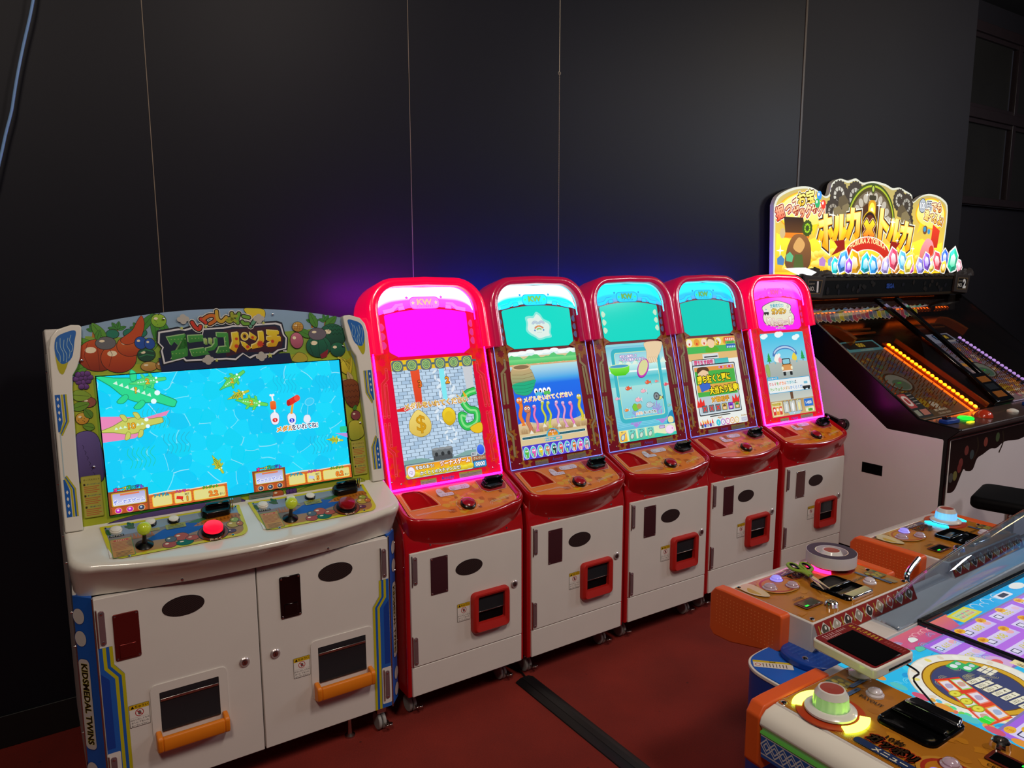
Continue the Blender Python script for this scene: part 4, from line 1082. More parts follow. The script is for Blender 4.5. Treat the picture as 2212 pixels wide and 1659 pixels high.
def scr_patrol(c, mq):
    mq.poly(marquee_outline(), '#ff20f4')
    mq.blob([(-0.118, 0.600), (-0.06, 0.622), (0.0, 0.632), (0.06, 0.622), (0.110, 0.605), (0.105, 0.575), (0.125, 0.545), (0.105, 0.508), (0.04, 0.498), (-0.04, 0.498), (-0.110, 0.510), (-0.125, 0.545), (-0.112, 0.57)], '#302c28')
    mq.blob([(-0.115, 0.598), (-0.06, 0.619), (0.0, 0.629), (0.06, 0.619), (0.106, 0.602), (0.101, 0.575), (0.121, 0.545), (0.102, 0.511), (0.04, 0.501), (-0.04, 0.501), (-0.107, 0.513), (-0.121, 0.545), (-0.108, 0.57)], '#e8e4cc')
    mq.marks(-0.045, 0.620, 0.03, 0.624, '#88b0a8', 8); mq.text('全員逮捕だ!', -0.002, 0.606, 0.0205, '#58a8b8', [('#e8f0e8', 0.06)], bold=0.04)
    mq.text('ガンガン', 0.008, 0.575, 0.0320, ('#d89018', '#f8e048'), [('#8a5a10', 0.07)], bold=0.06, sx=0.9)
    mq.text('パトロール', 0.004, 0.528, 0.0450, ('#a83820', '#f4f0e8'), [('#c88060', 0.10), ('#ffffff', 0.05)], bold=0.05, bend=-0.3, sx=0.98)
    mq.rr(-0.110, 0.570, -0.075, 0.583, 0.004, '#e8e8e8'); mq.rr(-0.110, 0.562, -0.072, 0.573, 0.003, '#282828')
    for x in (-0.103, -0.082): mq.ell(x, 0.561, 0.0055, 0.0055, '#101010', 10)
    mq.poly([(-0.096, 0.583), (-0.09, 0.592), (-0.084, 0.583)], '#40a0d0')
    for x, y in ((0.085, 0.600), (0.098, 0.570)): mq.ell(x, y, 0.008, 0.009, '#8a8a88', 14); mq.ell(x, y, 0.005, 0.006, '#e8e4cc', 12)
    mq.text('© 2017 Amuzy', 0.0, 0.4845, 0.0125, '#e0e0f0', [('#503060', 0.05)], bold=0.03)
    c.rr(-SX, SB, SX, ST, 0.008, '#a8b8a8')
    c.rect(-SX, 0.30, SX, ST - 0.002, ('#88d0e8', '#3ac0e4'))
    for x, y, r in ((-0.145, 0.445, 0.016), (-0.128, 0.450, 0.013), (0.10, 0.430, 0.017), (0.12, 0.438, 0.014), (-0.03, 0.452, 0.02), (-0.01, 0.455, 0.016)): c.ell(x, y, r * 1.4, r * 0.8, '#e8f8f8', 14)
    c.poly([(-SX, 0.300), (-0.05, 0.318), (0.06, 0.318), (SX, 0.300), (SX, 0.19), (-SX, 0.19)], ('#98a4a4', '#b4bcb4'))
    c.line([(-0.085, 0.30), (-0.082, 0.345)], 0.012, '#7ab8c8'); c.line([(0.085, 0.30), (0.082, 0.345)], 0.012, '#7ab8c8')
    c.line(arc(0, 0.340, 0.088, 0, 180, 14, 0.045), 0.020, '#4a78b8'); c.line(arc(0, 0.340, 0.088, 20, 160, 12, 0.045), 0.009, '#b8d0e8')
    for x in (-0.128, 0.138):
        c.rect(x - 0.003, 0.306, x + 0.003, 0.318, '#7a5a38')
        for k in range(3): c.poly([(x - 0.018 + k * 0.004, 0.316 + k * 0.012), (x + 0.018 - k * 0.004, 0.316 + k * 0.012), (x, 0.342 + k * 0.010)], '#28a048')
    c.blob([(-0.09, 0.318), (-0.07, 0.352), (-0.045, 0.335), (-0.05, 0.308)], '#f0f0e8'); c.blob([(0.05, 0.322), (0.07, 0.352), (0.09, 0.33), (0.08, 0.31)], '#e8d048')
    c.rr(-0.033, 0.292, 0.033, 0.325, 0.008, '#282c30'); c.rr(-0.027, 0.297, 0.027, 0.320, 0.006, '#88c8d8'); c.rr(-0.040, 0.258, 0.040, 0.294, 0.010, '#b87838'); c.rr(-0.030, 0.262, 0.030, 0.290, 0.006, '#d89858')
    for s in (-1, 1): c.ell(s * 0.036, 0.275, 0.008, 0.010, '#f0e8c0', 12); c.rr(s * 0.026 - 0.010, 0.236, s * 0.026 + 0.010, 0.262, 0.004, '#202428')
    c.rr(-0.040, 0.256, 0.040, 0.262, 0.002, '#e8e4e0')
    c.ell(-0.045, 0.318, 0.014, 0.015, '#e8a0a8'); c.ell(-0.048, 0.345, 0.012, 0.009, '#f0f0f0')
    c.blob([(-0.166, 0.27), (-0.158, 0.30), (-0.140, 0.295), (-0.138, 0.255), (-0.15, 0.232)], '#98b868', '#405028', 0.001)
    c.rr(-SX + 0.002, 0.150, SX - 0.004, 0.222, 0.006, '#38a0d0'); c.rr(-SX + 0.005, 0.153, SX - 0.007, 0.219, 0.005, '#e8ecec')
    c.rr(-SX + 0.002, 0.219, -0.082, 0.236, 0.006, '#48b0e0'); c.text('メッセージ', -0.127, 0.227, 0.0135, '#ffffff', [('#104868', 0.06)], bold=0.03)
    c.text('クルマをげきはできれば、', -0.050, 0.199, 0.0195, '#a83848', [('#ffffff', 0.06)], bold=0.03, cols=['#c83838', '#c83838', '#c83838', '#48a030', '#e87828', '#e87828', '#e87828', '#38a8b8', '#38a8b8', '#38a8b8', '#38a8b8', '#384858'])
    c.text('たいりょうメダルかくとくだ!!', -0.026, 0.172, 0.0195, '#48a030', [('#ffffff', 0.06)], bold=0.03, cols=['#58a828'] * 5 + ['#c89818'] * 3 + ['#3888c8'] * 6)
    c.rr(0.100, 0.166, 0.158, 0.184, 0.005, '#e8e8e8'); c.rr(0.096, 0.158, 0.160, 0.172, 0.004, '#303438'); c.ell(0.112, 0.158, 0.008, 0.008, '#101010', 12); c.ell(0.146, 0.158, 0.008, 0.008, '#101010', 12); c.rr(0.112, 0.183, 0.142, 0.196, 0.004, '#78b8d0')
    c.rect(-SX, 0.108, SX, 0.150, ('#c8ccc0', '#b8c0bc')); c.rect(-0.010, 0.112, 0.012, 0.150, '#6a4a34')
    c.rect(-SX, SB, SX, 0.110, ('#d0b078', '#b89058'))
    c.rr(-0.165, 0.034, -0.085, 0.106, 0.005, '#e8dca8'); c.text('WANTED', -0.128, 0.094, 0.016, '#e8d048', [('#604018', 0.08)], bold=0.03)
    for k in range(3): c.rr(-0.160 + k * 0.024, 0.040, -0.139 + k * 0.024, 0.082, 0.003, ['#d83830', '#e89838', '#d84838'][k]); c.ell(-0.149 + k * 0.024, 0.066, 0.007, 0.009, '#f4f0e8', 12)
    for k in range(3): c.rr(-0.078 + k * 0.050, 0.044, -0.034 + k * 0.050, 0.106, 0.004, '#687078'); c.rr(-0.075 + k * 0.050, 0.047, -0.037 + k * 0.050, 0.103, 0.003, '#c8ccc4'); c.blob([(-0.062 + k * 0.05, 0.052), (-0.064 + k * 0.05, 0.082), (-0.054 + k * 0.05, 0.094), (-0.046 + k * 0.05, 0.080), (-0.05 + k * 0.05, 0.052)], ['#e0e4e0', '#f0f0f0', '#e8e0a0'][k], '#787c78', 0.0008)
    for k in range(3): c.text(['1枚', '3枚', '5枚'][k], -0.062 + k * 0.05, 0.105, 0.0095, '#f0e8a0', [('#504018', 0.1)], bold=0.03)
    c.poly([(-0.050, 0.046), (0.056, 0.046), (0.040, 0.032), (-0.036, 0.032)], '#a8c8d8'); c.text('BET', 0.003, 0.039, 0.0125, '#f0f8ff', [('#285878', 0.08)], bold=0.04)
    c.rr(0.086, 0.062, 0.162, 0.106, 0.004, '#a8b0a8'); c.rr(0.089, 0.065, 0.159, 0.103, 0.003, '#2870d0'); c.text('1-000', 0.124, 0.083, 0.0220, '#f4f8ff', [('#184078', 0.06)], bold=0.03)
    c.rr(0.092, 0.036, 0.160, 0.059, 0.004, '#e8e8c8'); c.text('0030', 0.130, 0.044, 0.017, '#58c030', [('#285818', 0.06)], bold=0.04); c.text('クレジット', 0.112, 0.055, 0.007, '#3a8a28', bold=0.03)

# lamps of the cabinets
def glow(name, col, s): return mat(name, '#202020', 0.4, emit=col, estr=s)
M['led_magenta'] = glow('led_magenta', '#ff14e0', 9.0)
M['led_magenta_soft'] = glow('led_magenta_soft', '#ff28e8', 10.0)
M['led_ice'] = glow('led_ice', '#7a8cff', 1.3)
M['led_blue'] = glow('led_blue', '#7aa8ff', 2.0)
M['button_red'] = mat('button_red', '#a31226', 0.25, coat=0.4)
M['band_strong'] = print_mat('backlit_band_strong', 0.3, 2.2)
M['band'] = print_mat('backlit_band', 0.3, 1.6)
M['hood_lit'] = mat('red_hood_lit_from_inside', '#c00a20', 0.2, coat=0.6, emit='#ff004c', estr=0.75)
M['hood_low'] = mat('red_hood_faintly_lit', '#a80e20', 0.2, coat=0.6, emit='#d01860', estr=0.32)
M['panel_lit'] = print_mat('edge_lit_red_print', 0.35, 0.42, coat=0.05, base=0.5)

PC_LIT = ('#e0103a', '#d8301c', '#e8485a', '#d83aa0', '#d02a30')
PC_DIM = ('#8c1028', '#b4742a', '#8a6a44', '#6888c8', '#aa9a70')
B_MAG = ('#d838d0', '#f060f0', '#f0907a', '#f0a878'); B_CY = ('#1878b0', '#10b8d8', '#5a9a30', '#28c868')
B_MAG2 = ('#e020a0', '#ff30d0', '#e84090', '#ff60c0')
M['hood_cyan'] = glow('hood_led_cyan', '#40d0ff', 4.0)
KW = [
 (0.0, 0.0, 0.0010, 'red game cabinet glowing magenta with a brick wall screen, beside the white twin cabinet', ('#ffffff', '#ff40f4', B_MAG, 'band_strong'), scr_bricks, PC_LIT, 'hood_lit', 'led_magenta', 0.005, 'panel_lit', 'dark_plate'),
 (0.5073, -0.0037, 0.0077, 'red game cabinet with a blue lake screen and a white blob on its teal top', ('#ffffff', '#00d8e8', B_CY, 'band_strong'), scr_lake, PC_DIM, 'hood_low', 'led_ice', 0.001, None, 'dark_plate'),
 (1.0171, 0.007, -0.0073, 'red game cabinet with a goldfish scooping screen, the middle one of the five', ('#18f0ff', '#18b0f8', B_CY, 'band'), scr_scoop, PC_DIM, 'hood_low', 'led_ice', 0.001, None, 'dark_plate'),
 (1.5248, 0.0168, -0.0073, 'red game cabinet with big yellow lettering on its screen and a plain teal top', ('#20e8ff', '#1ca8f4', B_CY, 'band'), scr_class, PC_DIM, 'hood_low', 'led_ice', 0.001, None, 'dark_plate'),
 (2.0338, -0.0007, -0.0237, 'red game cabinet glowing magenta with a police car screen, beside the black and white machine', ('#ff70f8', '#ff30f0', B_MAG2, 'band'), scr_patrol, PC_LIT, 'hood_lit', 'led_magenta_soft', 0.006, 'panel_lit', 'steel'),
]
M['rear_magenta'] = glow('wall_glow_magenta', '#b01af0', 170.0)
M['rear_blue'] = glow('wall_glow_blue', '#0a24f0', 200.0)
for i, (ox, oy, yaw, lab, hue, fn, pc_, hood, led, lw, gm, plate) in enumerate(KW):
    root = kw_cabinet(i, ox, oy, yaw, lab, hue, fn, pc_, M[hood], plate, led, lw, gm, led if gm else 'hood_cyan')
    MB().bb(-0.19, 0.19, 0.415, 0.422, 1.475, 1.487).build('wall_glow_strip', 'rear_magenta' if i in (0,) else 'rear_blue', root)  # added unseen strip, put in to throw a glow on the wall

# ================================================================== the white twin cabinet
TT = math.atan(0.19)
TPAN = frame((0, 0.133, 0.88), (1, 0, 0), (0, math.sin(TT), math.cos(TT)))
TD = math.atan2(0.053, 0.146)
TDECK = frame((0, -0.031, 0.815), (1, 0, 0), (0, math.cos(TD), math.sin(TD)))
TDOOR = frame((0, -0.005, 0), (1, 0, 0), (0, 0, 1))
INK = '#1c1814'

def leaf(c, x, y, l, w_, rot, col, edge=INK):
    a = math.radians(rot)
    p = [(0, 0), (0.3, 0.5), (0.7, 0.42), (1, 0), (0.7, -0.42), (0.3, -0.5)]
    q = [(x + l * px * math.cos(a) - w_ * py * math.sin(a), y + l * px * math.sin(a) + w_ * py * math.cos(a)) for px, py in p]
    c.blob(q, col, edge, 0.0008, 3)
    c.line([(x, y), (x + l * 0.9 * math.cos(a), y + l * 0.9 * math.sin(a))], 0.0009, edge)

def fruit(c, x, y, rx, ry, col, rot=0, spots=0):
    c.ell(x, y, rx + 0.0014, ry + 0.0014, INK, 26, rot); c.ell(x, y, rx, ry, col, 26, rot)
    c.ell(x - rx * 0.35, y + ry * 0.35, rx * 0.28, ry * 0.2, '#f4e4c0', 12, rot)
    rnd = random.Random(int((x + 3) * 1e4))
    for k in range(spots): c.ell(x + rx * 0.7 * rnd.uniform(-1, 1), y + ry * 0.7 * rnd.uniform(-1, 1), 0.0012, 0.0012, INK, 6)

def bezel_art():
    c = Canvas()
    top = [(-0.3868, 0.5637), (-0.2841, 0.583), (-0.1695, 0.5965), (-0.06, 0.6025), (0.06, 0.602), (0.1695, 0.5955), (0.2841, 0.5815), (0.3868, 0.5615)]
    top = catmull(top, 4, False)
    out = [(-0.436, -0.022), (0.436, -0.022), (0.431, 0.36), (0.425, 0.41)] + top[::-1][:] + [(-0.425, 0.41), (-0.431, 0.36)]
    # right shoulder first: go bottom-left, bottom-right, up the right, along the top to the left
    c.poly(out, ('#7a9a28', '#8aa8c8'))
    c.poly([(-0.434, -0.02), (0.434, -0.02), (0.43, 0.37), (0.41, 0.445), (-0.41, 0.445), (-0.43, 0.37)], '#a8b02c')
    c.poly([(-0.40, 0.445), (-0.38, 0.535), (-0.2, 0.520), (0.2, 0.522), (0.38, 0.53), (0.40, 0.445)], '#86a83a')
    # palms and leaves on the skyline
    for x, l in ((-0.36, 0.035), (-0.30, 0.045), (-0.245, 0.04), (0.285, 0.04), (0.33, 0.045)):
        c.line([(x, 0.53), (x + 0.006, 0.566)], 0.007, '#b87a28')
        for a in (20, 75, 120, 165): leaf(c, x + 0.004, 0.550, l * 0.55, 0.011, a if x < 0 else 180 - a, '#3a8a38')
    for x in (-0.31, -0.265, -0.235): c.ell(x, 0.538, 0.018, 0.014, INK, 16); c.ell(x, 0.538, 0.0165, 0.0125, '#1c7a60', 16)
    for a in (-70, -110, -40): leaf(c, -0.195, 0.594, 0.085, 0.022, a - 20, '#3c8c2c')
    fruit(c, -0.183, 0.572, 0.0205, 0.020, ('#78b028', '#a0c838'), spots=6); c.line([(-0.183, 0.589), (-0.178, 0.596)], 0.002, INK)
    c.blob([(0.070, 0.600), (0.085, 0.575), (0.105, 0.563), (0.128, 0.567), (0.135, 0.585), (0.128, 0.5975), (0.10, 0.601)], ('#e8c020', '#d8c828'), INK, 0.0013)
    # heap of red and orange fruit on the left, in green leaves
    for a, x, y in ((150, -0.36, 0.50), (120, -0.33, 0.52), (60, -0.26, 0.51), (30, -0.24, 0.48), (200, -0.38, 0.45)): leaf(c, x, y, 0.06, 0.026, a, '#5a9a30')
    fruit(c, -0.352, 0.478, 0.052, 0.046, ('#8a2a14', '#c8501e')); fruit(c, -0.300, 0.466, 0.046, 0.042, ('#a0301a', '#d0581e')); fruit(c, -0.268, 0.500, 0.034, 0.03, ('#a83818', '#d86a28'))
    for dx in (-0.02, 0.0, 0.02): c.line([(-0.352 + dx * 1.2, 0.522 - abs(dx) * 0.4), (-0.352 + dx * 1.8, 0.478), (-0.352 + dx * 1.2, 0.434 + abs(dx) * 0.4)], 0.0012, '#6a1e10')
    fruit(c, -0.330, 0.512, 0.026, 0.018, '#6a6a6e'); leaf(c, -0.352, 0.523, 0.03, 0.014, 70, '#4a9030')
    c.blob([(-0.258, 0.545), (-0.240, 0.575), (-0.228, 0.588), (-0.224, 0.560), (-0.240, 0.520), (-0.275, 0.505), (-0.29, 0.52)], '#c24a1c', INK, 0.0012)
    fruit(c, -0.226, 0.472, 0.024, 0.020, '#1c4a38'); c.line([(-0.246, 0.478), (-0.226, 0.487), (-0.206, 0.480)], 0.003, '#2e8050'); c.line([(-0.246, 0.466), (-0.226, 0.472), (-0.206, 0.468)], 0.003, '#2e8050')
    fruit(c, -0.238, 0.508, 0.016, 0.018, '#2050a8'); fruit(c, -0.214, 0.504, 0.014, 0.016, '#2050a8')
    fruit(c, -0.222, 0.436, 0.022, 0.014, ('#b87838', '#c8a858')); fruit(c, -0.190, 0.437, 0.013, 0.013, '#b08040')
    for k, (dx, dy) in enumerate([(0, 0), (0.012, 0.004), (-0.012, 0.003), (0.006, 0.014), (-0.007, 0.014), (0.018, 0.014), (-0.018, 0.012), (0.0, 0.025), (0.012, 0.025), (-0.012, 0.024), (0.005, -0.012), (-0.006, -0.011)]):
        c.ell(-0.396 + dx, 0.402 + dy, 0.0085, 0.0085, INK, 14); c.ell(-0.396 + dx, 0.402 + dy, 0.0075, 0.0075, ('#4a2060', '#8050a0'), 14)
    # down the left edge
    fruit(c, -0.408, 0.300, 0.016, 0.016, ('#c88828', '#e0b048'), spots=6); fruit(c, -0.388, 0.345, 0.018, 0.014, '#a05848'); leaf(c, -0.43, 0.37, 0.05, 0.03, -10, '#88a838'); leaf(c, -0.43, 0.33, 0.045, 0.024, 15, '#6a9830'); leaf(c, -0.385, 0.30, 0.03, 0.02, 120, '#5a8a30'); leaf(c, -0.38, 0.27, 0.03, 0.02, 160, '#6a9830')
    c.blob([(-0.430, 0.240), (-0.415, 0.262), (-0.385, 0.258), (-0.370, 0.225), (-0.368, 0.13), (-0.400, 0.11), (-0.432, 0.13)], ('#4a3a68', '#6a5a98'), INK, 0.0014)
    for k in range(6): c.line([(-0.415 + k * 0.004, 0.225 - k * 0.016), (-0.411 + k * 0.004, 0.219 - k * 0.016), (-0.414 + k * 0.004, 0.213 - k * 0.016)], 0.0012, '#2a2040')
    # down the right edge
    for k in range(5):
        c.blob([(0.365 + k * 0.004, 0.428 - k * 0.004), (0.395, 0.412 - k * 0.007), (0.408 - k * 0.002, 0.400 - k * 0.005), (0.412, 0.425), (0.405, 0.398 - k * 0.007), (0.385, 0.398 - k * 0.008), (0.365, 0.412 - k * 0.006)], ('#c8b020', '#e8d840'), INK, 0.0009)
    leaf(c, 0.405, 0.335, 0.04, 0.02, 110, '#c8b078'); leaf(c, 0.395, 0.33, 0.035, 0.02, 150, '#b8a068')
    c.blob([(0.368, 0.335), (0.385, 0.345), (0.405, 0.346), (0.424, 0.330), (0.426, 0.29), (0.415, 0.255), (0.392, 0.252), (0.374, 0.28)], ('#6a3218', '#8a4a24'), INK, 0.0013)
    for r_ in range(4):
        for k in range(4): c.line([(0.375 + k * 0.013, 0.330 - r_ * 0.02), (0.381 + k * 0.013, 0.322 - r_ * 0.02), (0.387 + k * 0.013, 0.330 - r_ * 0.02)], 0.0012, '#40180c')
    fruit(c, 0.405, 0.222, 0.016, 0.016, '#8a4448'); leaf(c, 0.40, 0.24, 0.02, 0.012, 60, '#4a8a30')
    c.blob([(0.376, 0.19), (0.395, 0.205), (0.42, 0.195), (0.425, 0.15), (0.38, 0.14)], ('#98a030', '#c8c040'), INK, 0.0013)
    # heap of green fruit on the right
    for a, x, y in ((40, 0.33, 0.53), (110, 0.30, 0.53), (0, 0.37, 0.51), (150, 0.28, 0.50)): leaf(c, x, y, 0.055, 0.024, a, '#4a8a30')
    fruit(c, 0.352, 0.500, 0.046, 0.040, ('#0e3c30', '#1e6a4c')); fruit(c, 0.300, 0.466, 0.042, 0.036, ('#10483a', '#1f7050')); fruit(c, 0.365, 0.452, 0.026, 0.024, ('#10483a', '#1f7050'))
    for dx in (-0.02, 0, 0.02): c.line([(0.300 + dx, 0.498 - abs(dx) * 0.4), (0.300 + dx * 1.5, 0.466), (0.300 + dx, 0.434)], 0.0014, '#0a2c22')
    for k in range(12): c.line([(0.335 + (k % 4) * 0.014, 0.535 - (k // 4) * 0.013), (0.341 + (k % 4) * 0.014, 0.528 - (k // 4) * 0.013), (0.347 + (k % 4) * 0.014, 0.535 - (k // 4) * 0.013)], 0.0012, '#08221a')
    fruit(c, 0.300, 0.508, 0.030, 0.020, '#6c6470'); fruit(c, 0.228, 0.490, 0.021, 0.026, ('#a04a60', '#c87088')); fruit(c, 0.236, 0.535, 0.018, 0.016, ('#b07828', '#d8a848'))
    for k in range(3): c.line([(0.224 + k * 0.008, 0.524), (0.230 + k * 0.008, 0.548)], 0.001, '#7a4a18'); c.line([(0.219, 0.530 + k * 0.006), (0.253, 0.530 + k * 0.006)], 0.001, '#7a4a18')
    c.poly([(0.302, 0.438), (0.332, 0.455), (0.325, 0.43), (0.305, 0.424)], '#8a2030')
    c.blob([(0.205, 0.425), (0.218, 0.443), (0.232, 0.450), (0.252, 0.440), (0.256, 0.422), (0.23, 0.418)], '#b8a838', INK, 0.0012)
    # below the screen
    c.blob([(-0.37, -0.012), (-0.30, 0.004), (-0.15, 0.008), (-0.02, 0.006), (0.0, -0.012), (-0.18, -0.021)], ('#4a3a68', '#62508a'), INK, 0.0012)
    c.blob([(0.17, -0.012), (0.22, 0.006), (0.33, 0.010), (0.40, 0.004), (0.40, -0.014), (0.28, -0.02)], '#98a030', INK, 0.0012)
    fruit(c, 0.115, -0.002, 0.018, 0.014, ('#a03a28', '#c87038')); 
    for k in range(6): c.ell(0.148 + (k % 3) * 0.011, -0.008 + (k // 3) * 0.010, 0.0075, 0.0075, INK, 12); c.ell(0.148 + (k % 3) * 0.011, -0.008 + (k // 3) * 0.010, 0.0065, 0.0065, '#58387a', 12)
    c.rect(-0.09, -0.008, 0.0, 0.010, '#7a7c70'); c.rect(0.025, -0.004, 0.10, 0.010, '#7a7c70')
    for x0 in (-0.085, 0.03):
        for k in range(2): c.line([(x0, 0.001 - k * 0.005), (x0 + 0.062, 0.001 - k * 0.005)], 0.0012, '#4a4a44')
    # instruction cards
    for s, x0 in ((1, -0.4275), (-1, 0.3765)):
        c.rr(x0, 0.018, x0 + 0.050, 0.136, 0.004, '#9a9a30'); c.rr(x0 + 0.002, 0.020, x0 + 0.048, 0.134, 0.003, '#b0a848')
        c.text('オーブスロット', x0 + 0.026, 0.125, 0.0060, '#6a5a28', bold=0.03)
        for k, y in enumerate((0.112, 0.080, 0.048)):
            c.rr(x0 + 0.005, y - 0.003, x0 + 0.010, y + 0.003, 0.001, '#3a3020'); c.text(['ボーナスゲーム1', 'ボーナスゲーム2', 'ボスボーナス'][k], x0 + 0.030, y, 0.0045, '#2a6a68', bold=0.03)
            for j in range(4): c.line([(x0 + 0.006, y - 0.007 - j * 0.0052), (x0 + 0.044 - 0.006 * (j % 2), y - 0.007 - j * 0.0052)], 0.0022, '#b86838')
    # logo
    c.poly([(-0.19, 0.418), (0.205, 0.418), (0.20, 0.45), (-0.195, 0.46)], '#10204a')
    lg = [(-0.188, 0.538), (-0.165, 0.541), (-0.13, 0.546), (-0.115, 0.542), (-0.09, 0.549), (-0.073, 0.541), (-0.072, 0.520), (-0.066, 0.520), (-0.060, 0.543), (0.0, 0.544), (0.03, 0.549), (0.075, 0.546), (0.10, 0.550), (0.165, 0.552), (0.182, 0.546), (0.188, 0.512), (0.196, 0.500), (0.190, 0.464), (0.165, 0.460), (0.148, 0.448), (0.09, 0.448), (0.072, 0.440), (0.052, 0.456), (0.028, 0.438), (0.0, 0.442), (-0.07, 0.443), (-0.12, 0.444), (-0.126, 0.452), (-0.182, 0.440), (-0.186, 0.480), (-0.181, 0.490), (-0.192, 0.505)]
    c.poly([(x * 1.02, 0.494 + (y - 0.494) * 1.10) for x, y in lg], '#0c1226'); c.poly(lg, '#d8d8dc')
    c.poly([(x * 0.976, 0.494 + (y - 0.494) * 0.90) for x, y in lg], '#101a38')
    c.poly([(0.0, 0.535), (0.10, 0.539), (0.162, 0.540), (0.178, 0.520), (0.184, 0.50), (0.176, 0.470), (0.14, 0.456), (0.05, 0.462), (0.0, 0.450)], '#3a1028')
    def blk(pts, cols, hi):
        c.poly([(x - 0.003, y + 0.003) for x, y in pts], hi); c.poly(pts, cols)
    G, GH = ('#2e7a34', '#3f9a40'), '#9cc488'
    blk([(-0.166, 0.520), (-0.112, 0.527), (-0.113, 0.492), (-0.122, 0.476), (-0.140, 0.468), (-0.160, 0.450), (-0.112, 0.462), (-0.110, 0.480), (-0.120, 0.502), (-0.128, 0.508), (-0.136, 0.494), (-0.146, 0.506), (-0.156, 0.494)], G, GH)
    c.poly([(-0.158, 0.478), (-0.118, 0.484), (-0.113, 0.460), (-0.158, 0.449)], G)
    blk([(-0.106, 0.522), (-0.062, 0.522), (-0.064, 0.503), (-0.106, 0.500)], G, GH); blk([(-0.104, 0.478), (-0.062, 0.482), (-0.048, 0.462), (-0.098, 0.456)], G, GH)
    blk([(-0.060, 0.510), (-0.052, 0.510), (-0.052, 0.492), (-0.060, 0.492)], ('#6a9a40', '#b8c878'), GH); blk([(-0.046, 0.510), (-0.036, 0.510), (-0.038, 0.490), (-0.046, 0.492)], ('#6a9a40', '#b8c878'), GH)
    blk([(-0.030, 0.510), (-0.021, 0.510), (-0.022, 0.488), (-0.034, 0.474), (-0.058, 0.470), (-0.058, 0.480), (-0.040, 0.484), (-0.031, 0.494)], G, GH)
    blk([(-0.022, 0.527), (0.012, 0.525), (0.012, 0.464), (-0.028, 0.462), (-0.018, 0.482), (0.001, 0.483), (0.001, 0.512), (-0.022, 0.513)], G, GH)
    for k in range(90):
        x = -0.164 + (k % 18) * 0.0098; y = 0.455 + (k // 18) * 0.0145
        if any(a <= x <= b and e <= y <= f for a, b, e, f in ((-0.158, -0.114, 0.510, 0.524), (-0.155, -0.116, 0.456, 0.478), (-0.104, -0.064, 0.503, 0.520), (-0.098, -0.06, 0.459, 0.478), (0.002, 0.010, 0.466, 0.522), (-0.02, 0.0, 0.466, 0.480))): c.ell(x, y, 0.0018, 0.0018, '#86b860', 8)
    Yl, YH = ('#d8a010', '#e8d028'), '#f0e088'
    blk([(0.024, 0.524), (0.044, 0.526), (0.044, 0.490), (0.030, 0.462), (0.014, 0.474), (0.024, 0.496)], Yl, YH)
    blk([(0.050, 0.496), (0.064, 0.490), (0.080, 0.474), (0.066, 0.466), (0.054, 0.480)], Yl, YH)
    c.ell(0.062, 0.512, 0.0125, 0.014, YH, 20); c.ell(0.062, 0.512, 0.0095, 0.0108, '#d8b020', 20); c.ell(0.062, 0.512, 0.005, 0.006, '#3a1028', 16)
    blk([(0.080, 0.524), (0.100, 0.508), (0.094, 0.496), (0.078, 0.504)], Yl, YH); blk([(0.106, 0.524), (0.122, 0.525), (0.122, 0.496), (0.110, 0.474), (0.080, 0.470), (0.082, 0.482), (0.098, 0.488), (0.106, 0.500)], Yl, YH)
    blk([(0.134, 0.528), (0.172, 0.524), (0.171, 0.513), (0.164, 0.512), (0.164, 0.506), (0.176, 0.505), (0.175, 0.490), (0.168, 0.490), (0.158, 0.474), (0.130, 0.474), (0.131, 0.484), (0.146, 0.490), (0.131, 0.494), (0.132, 0.506), (0.150, 0.508), (0.133, 0.512)], Yl, YH)
    for x, y, r in ((0.036, 0.505, 0.006), (0.034, 0.482, 0.008), (0.068, 0.478, 0.007), (0.086, 0.507, 0.006), (0.108, 0.485, 0.013), (0.148, 0.491, 0.007)): c.star(x, y, r, r * 0.6, 10, '#c83a1c')
    cols = ['#c8321c', '#c8661c', '#c8a028', '#98a028', '#68a030', '#58987a', '#5880b8']
    P = [('い', -0.080, 0.557, 24), ('っ', -0.047, 0.571, 12), ('し', -0.014, 0.576, 2), ('ょ', 0.018, 0.573, -4), ('に', 0.052, 0.566, -14), ('!', 0.082, 0.554, -34)]
    GL_ = {'い': [[(-0.36, 0.34), (-0.34, -0.1), (-0.2, -0.36), (-0.02, -0.2)], [(0.26, 0.28), (0.38, 0.0), (0.40, -0.12)]],
           'っ': [[(-0.38, 0.12), (0.0, 0.26), (0.34, 0.14), (0.30, -0.18), (-0.12, -0.36)]],
           'し': [[(-0.24, 0.46), (-0.24, -0.12), (0.0, -0.36), (0.34, -0.06)]],
           'ょ': [[(0.02, 0.34), (0.02, -0.14), (-0.14, -0.32), (-0.30, -0.2), (-0.14, -0.08), (0.10, -0.16), (0.34, -0.32)], [(0.04, 0.12), (0.32, 0.14)]],
           'に': [[(-0.32, 0.40), (-0.38, -0.1), (-0.30, -0.36)], [(0.0, 0.26), (0.36, 0.24)], [(-0.02, -0.2), (0.12, -0.32), (0.38, -0.26)]],
           '!': [[(0.04, 0.42), (0.0, -0.08)], [(-0.02, -0.34), (-0.021, -0.345)]]}
    for wd, ci in ((0.0205, '#d8d4cc'), (0.0160, INK), (0.0098, None)):
        for k, (t, x, y, r_) in enumerate(P):
            c.at(x + 0.010, y, r_); c.stroke([[(a * 0.046, b * 0.040) for a, b in q] for q in GL_[t]], wd, ci or cols[k])
    c.at()
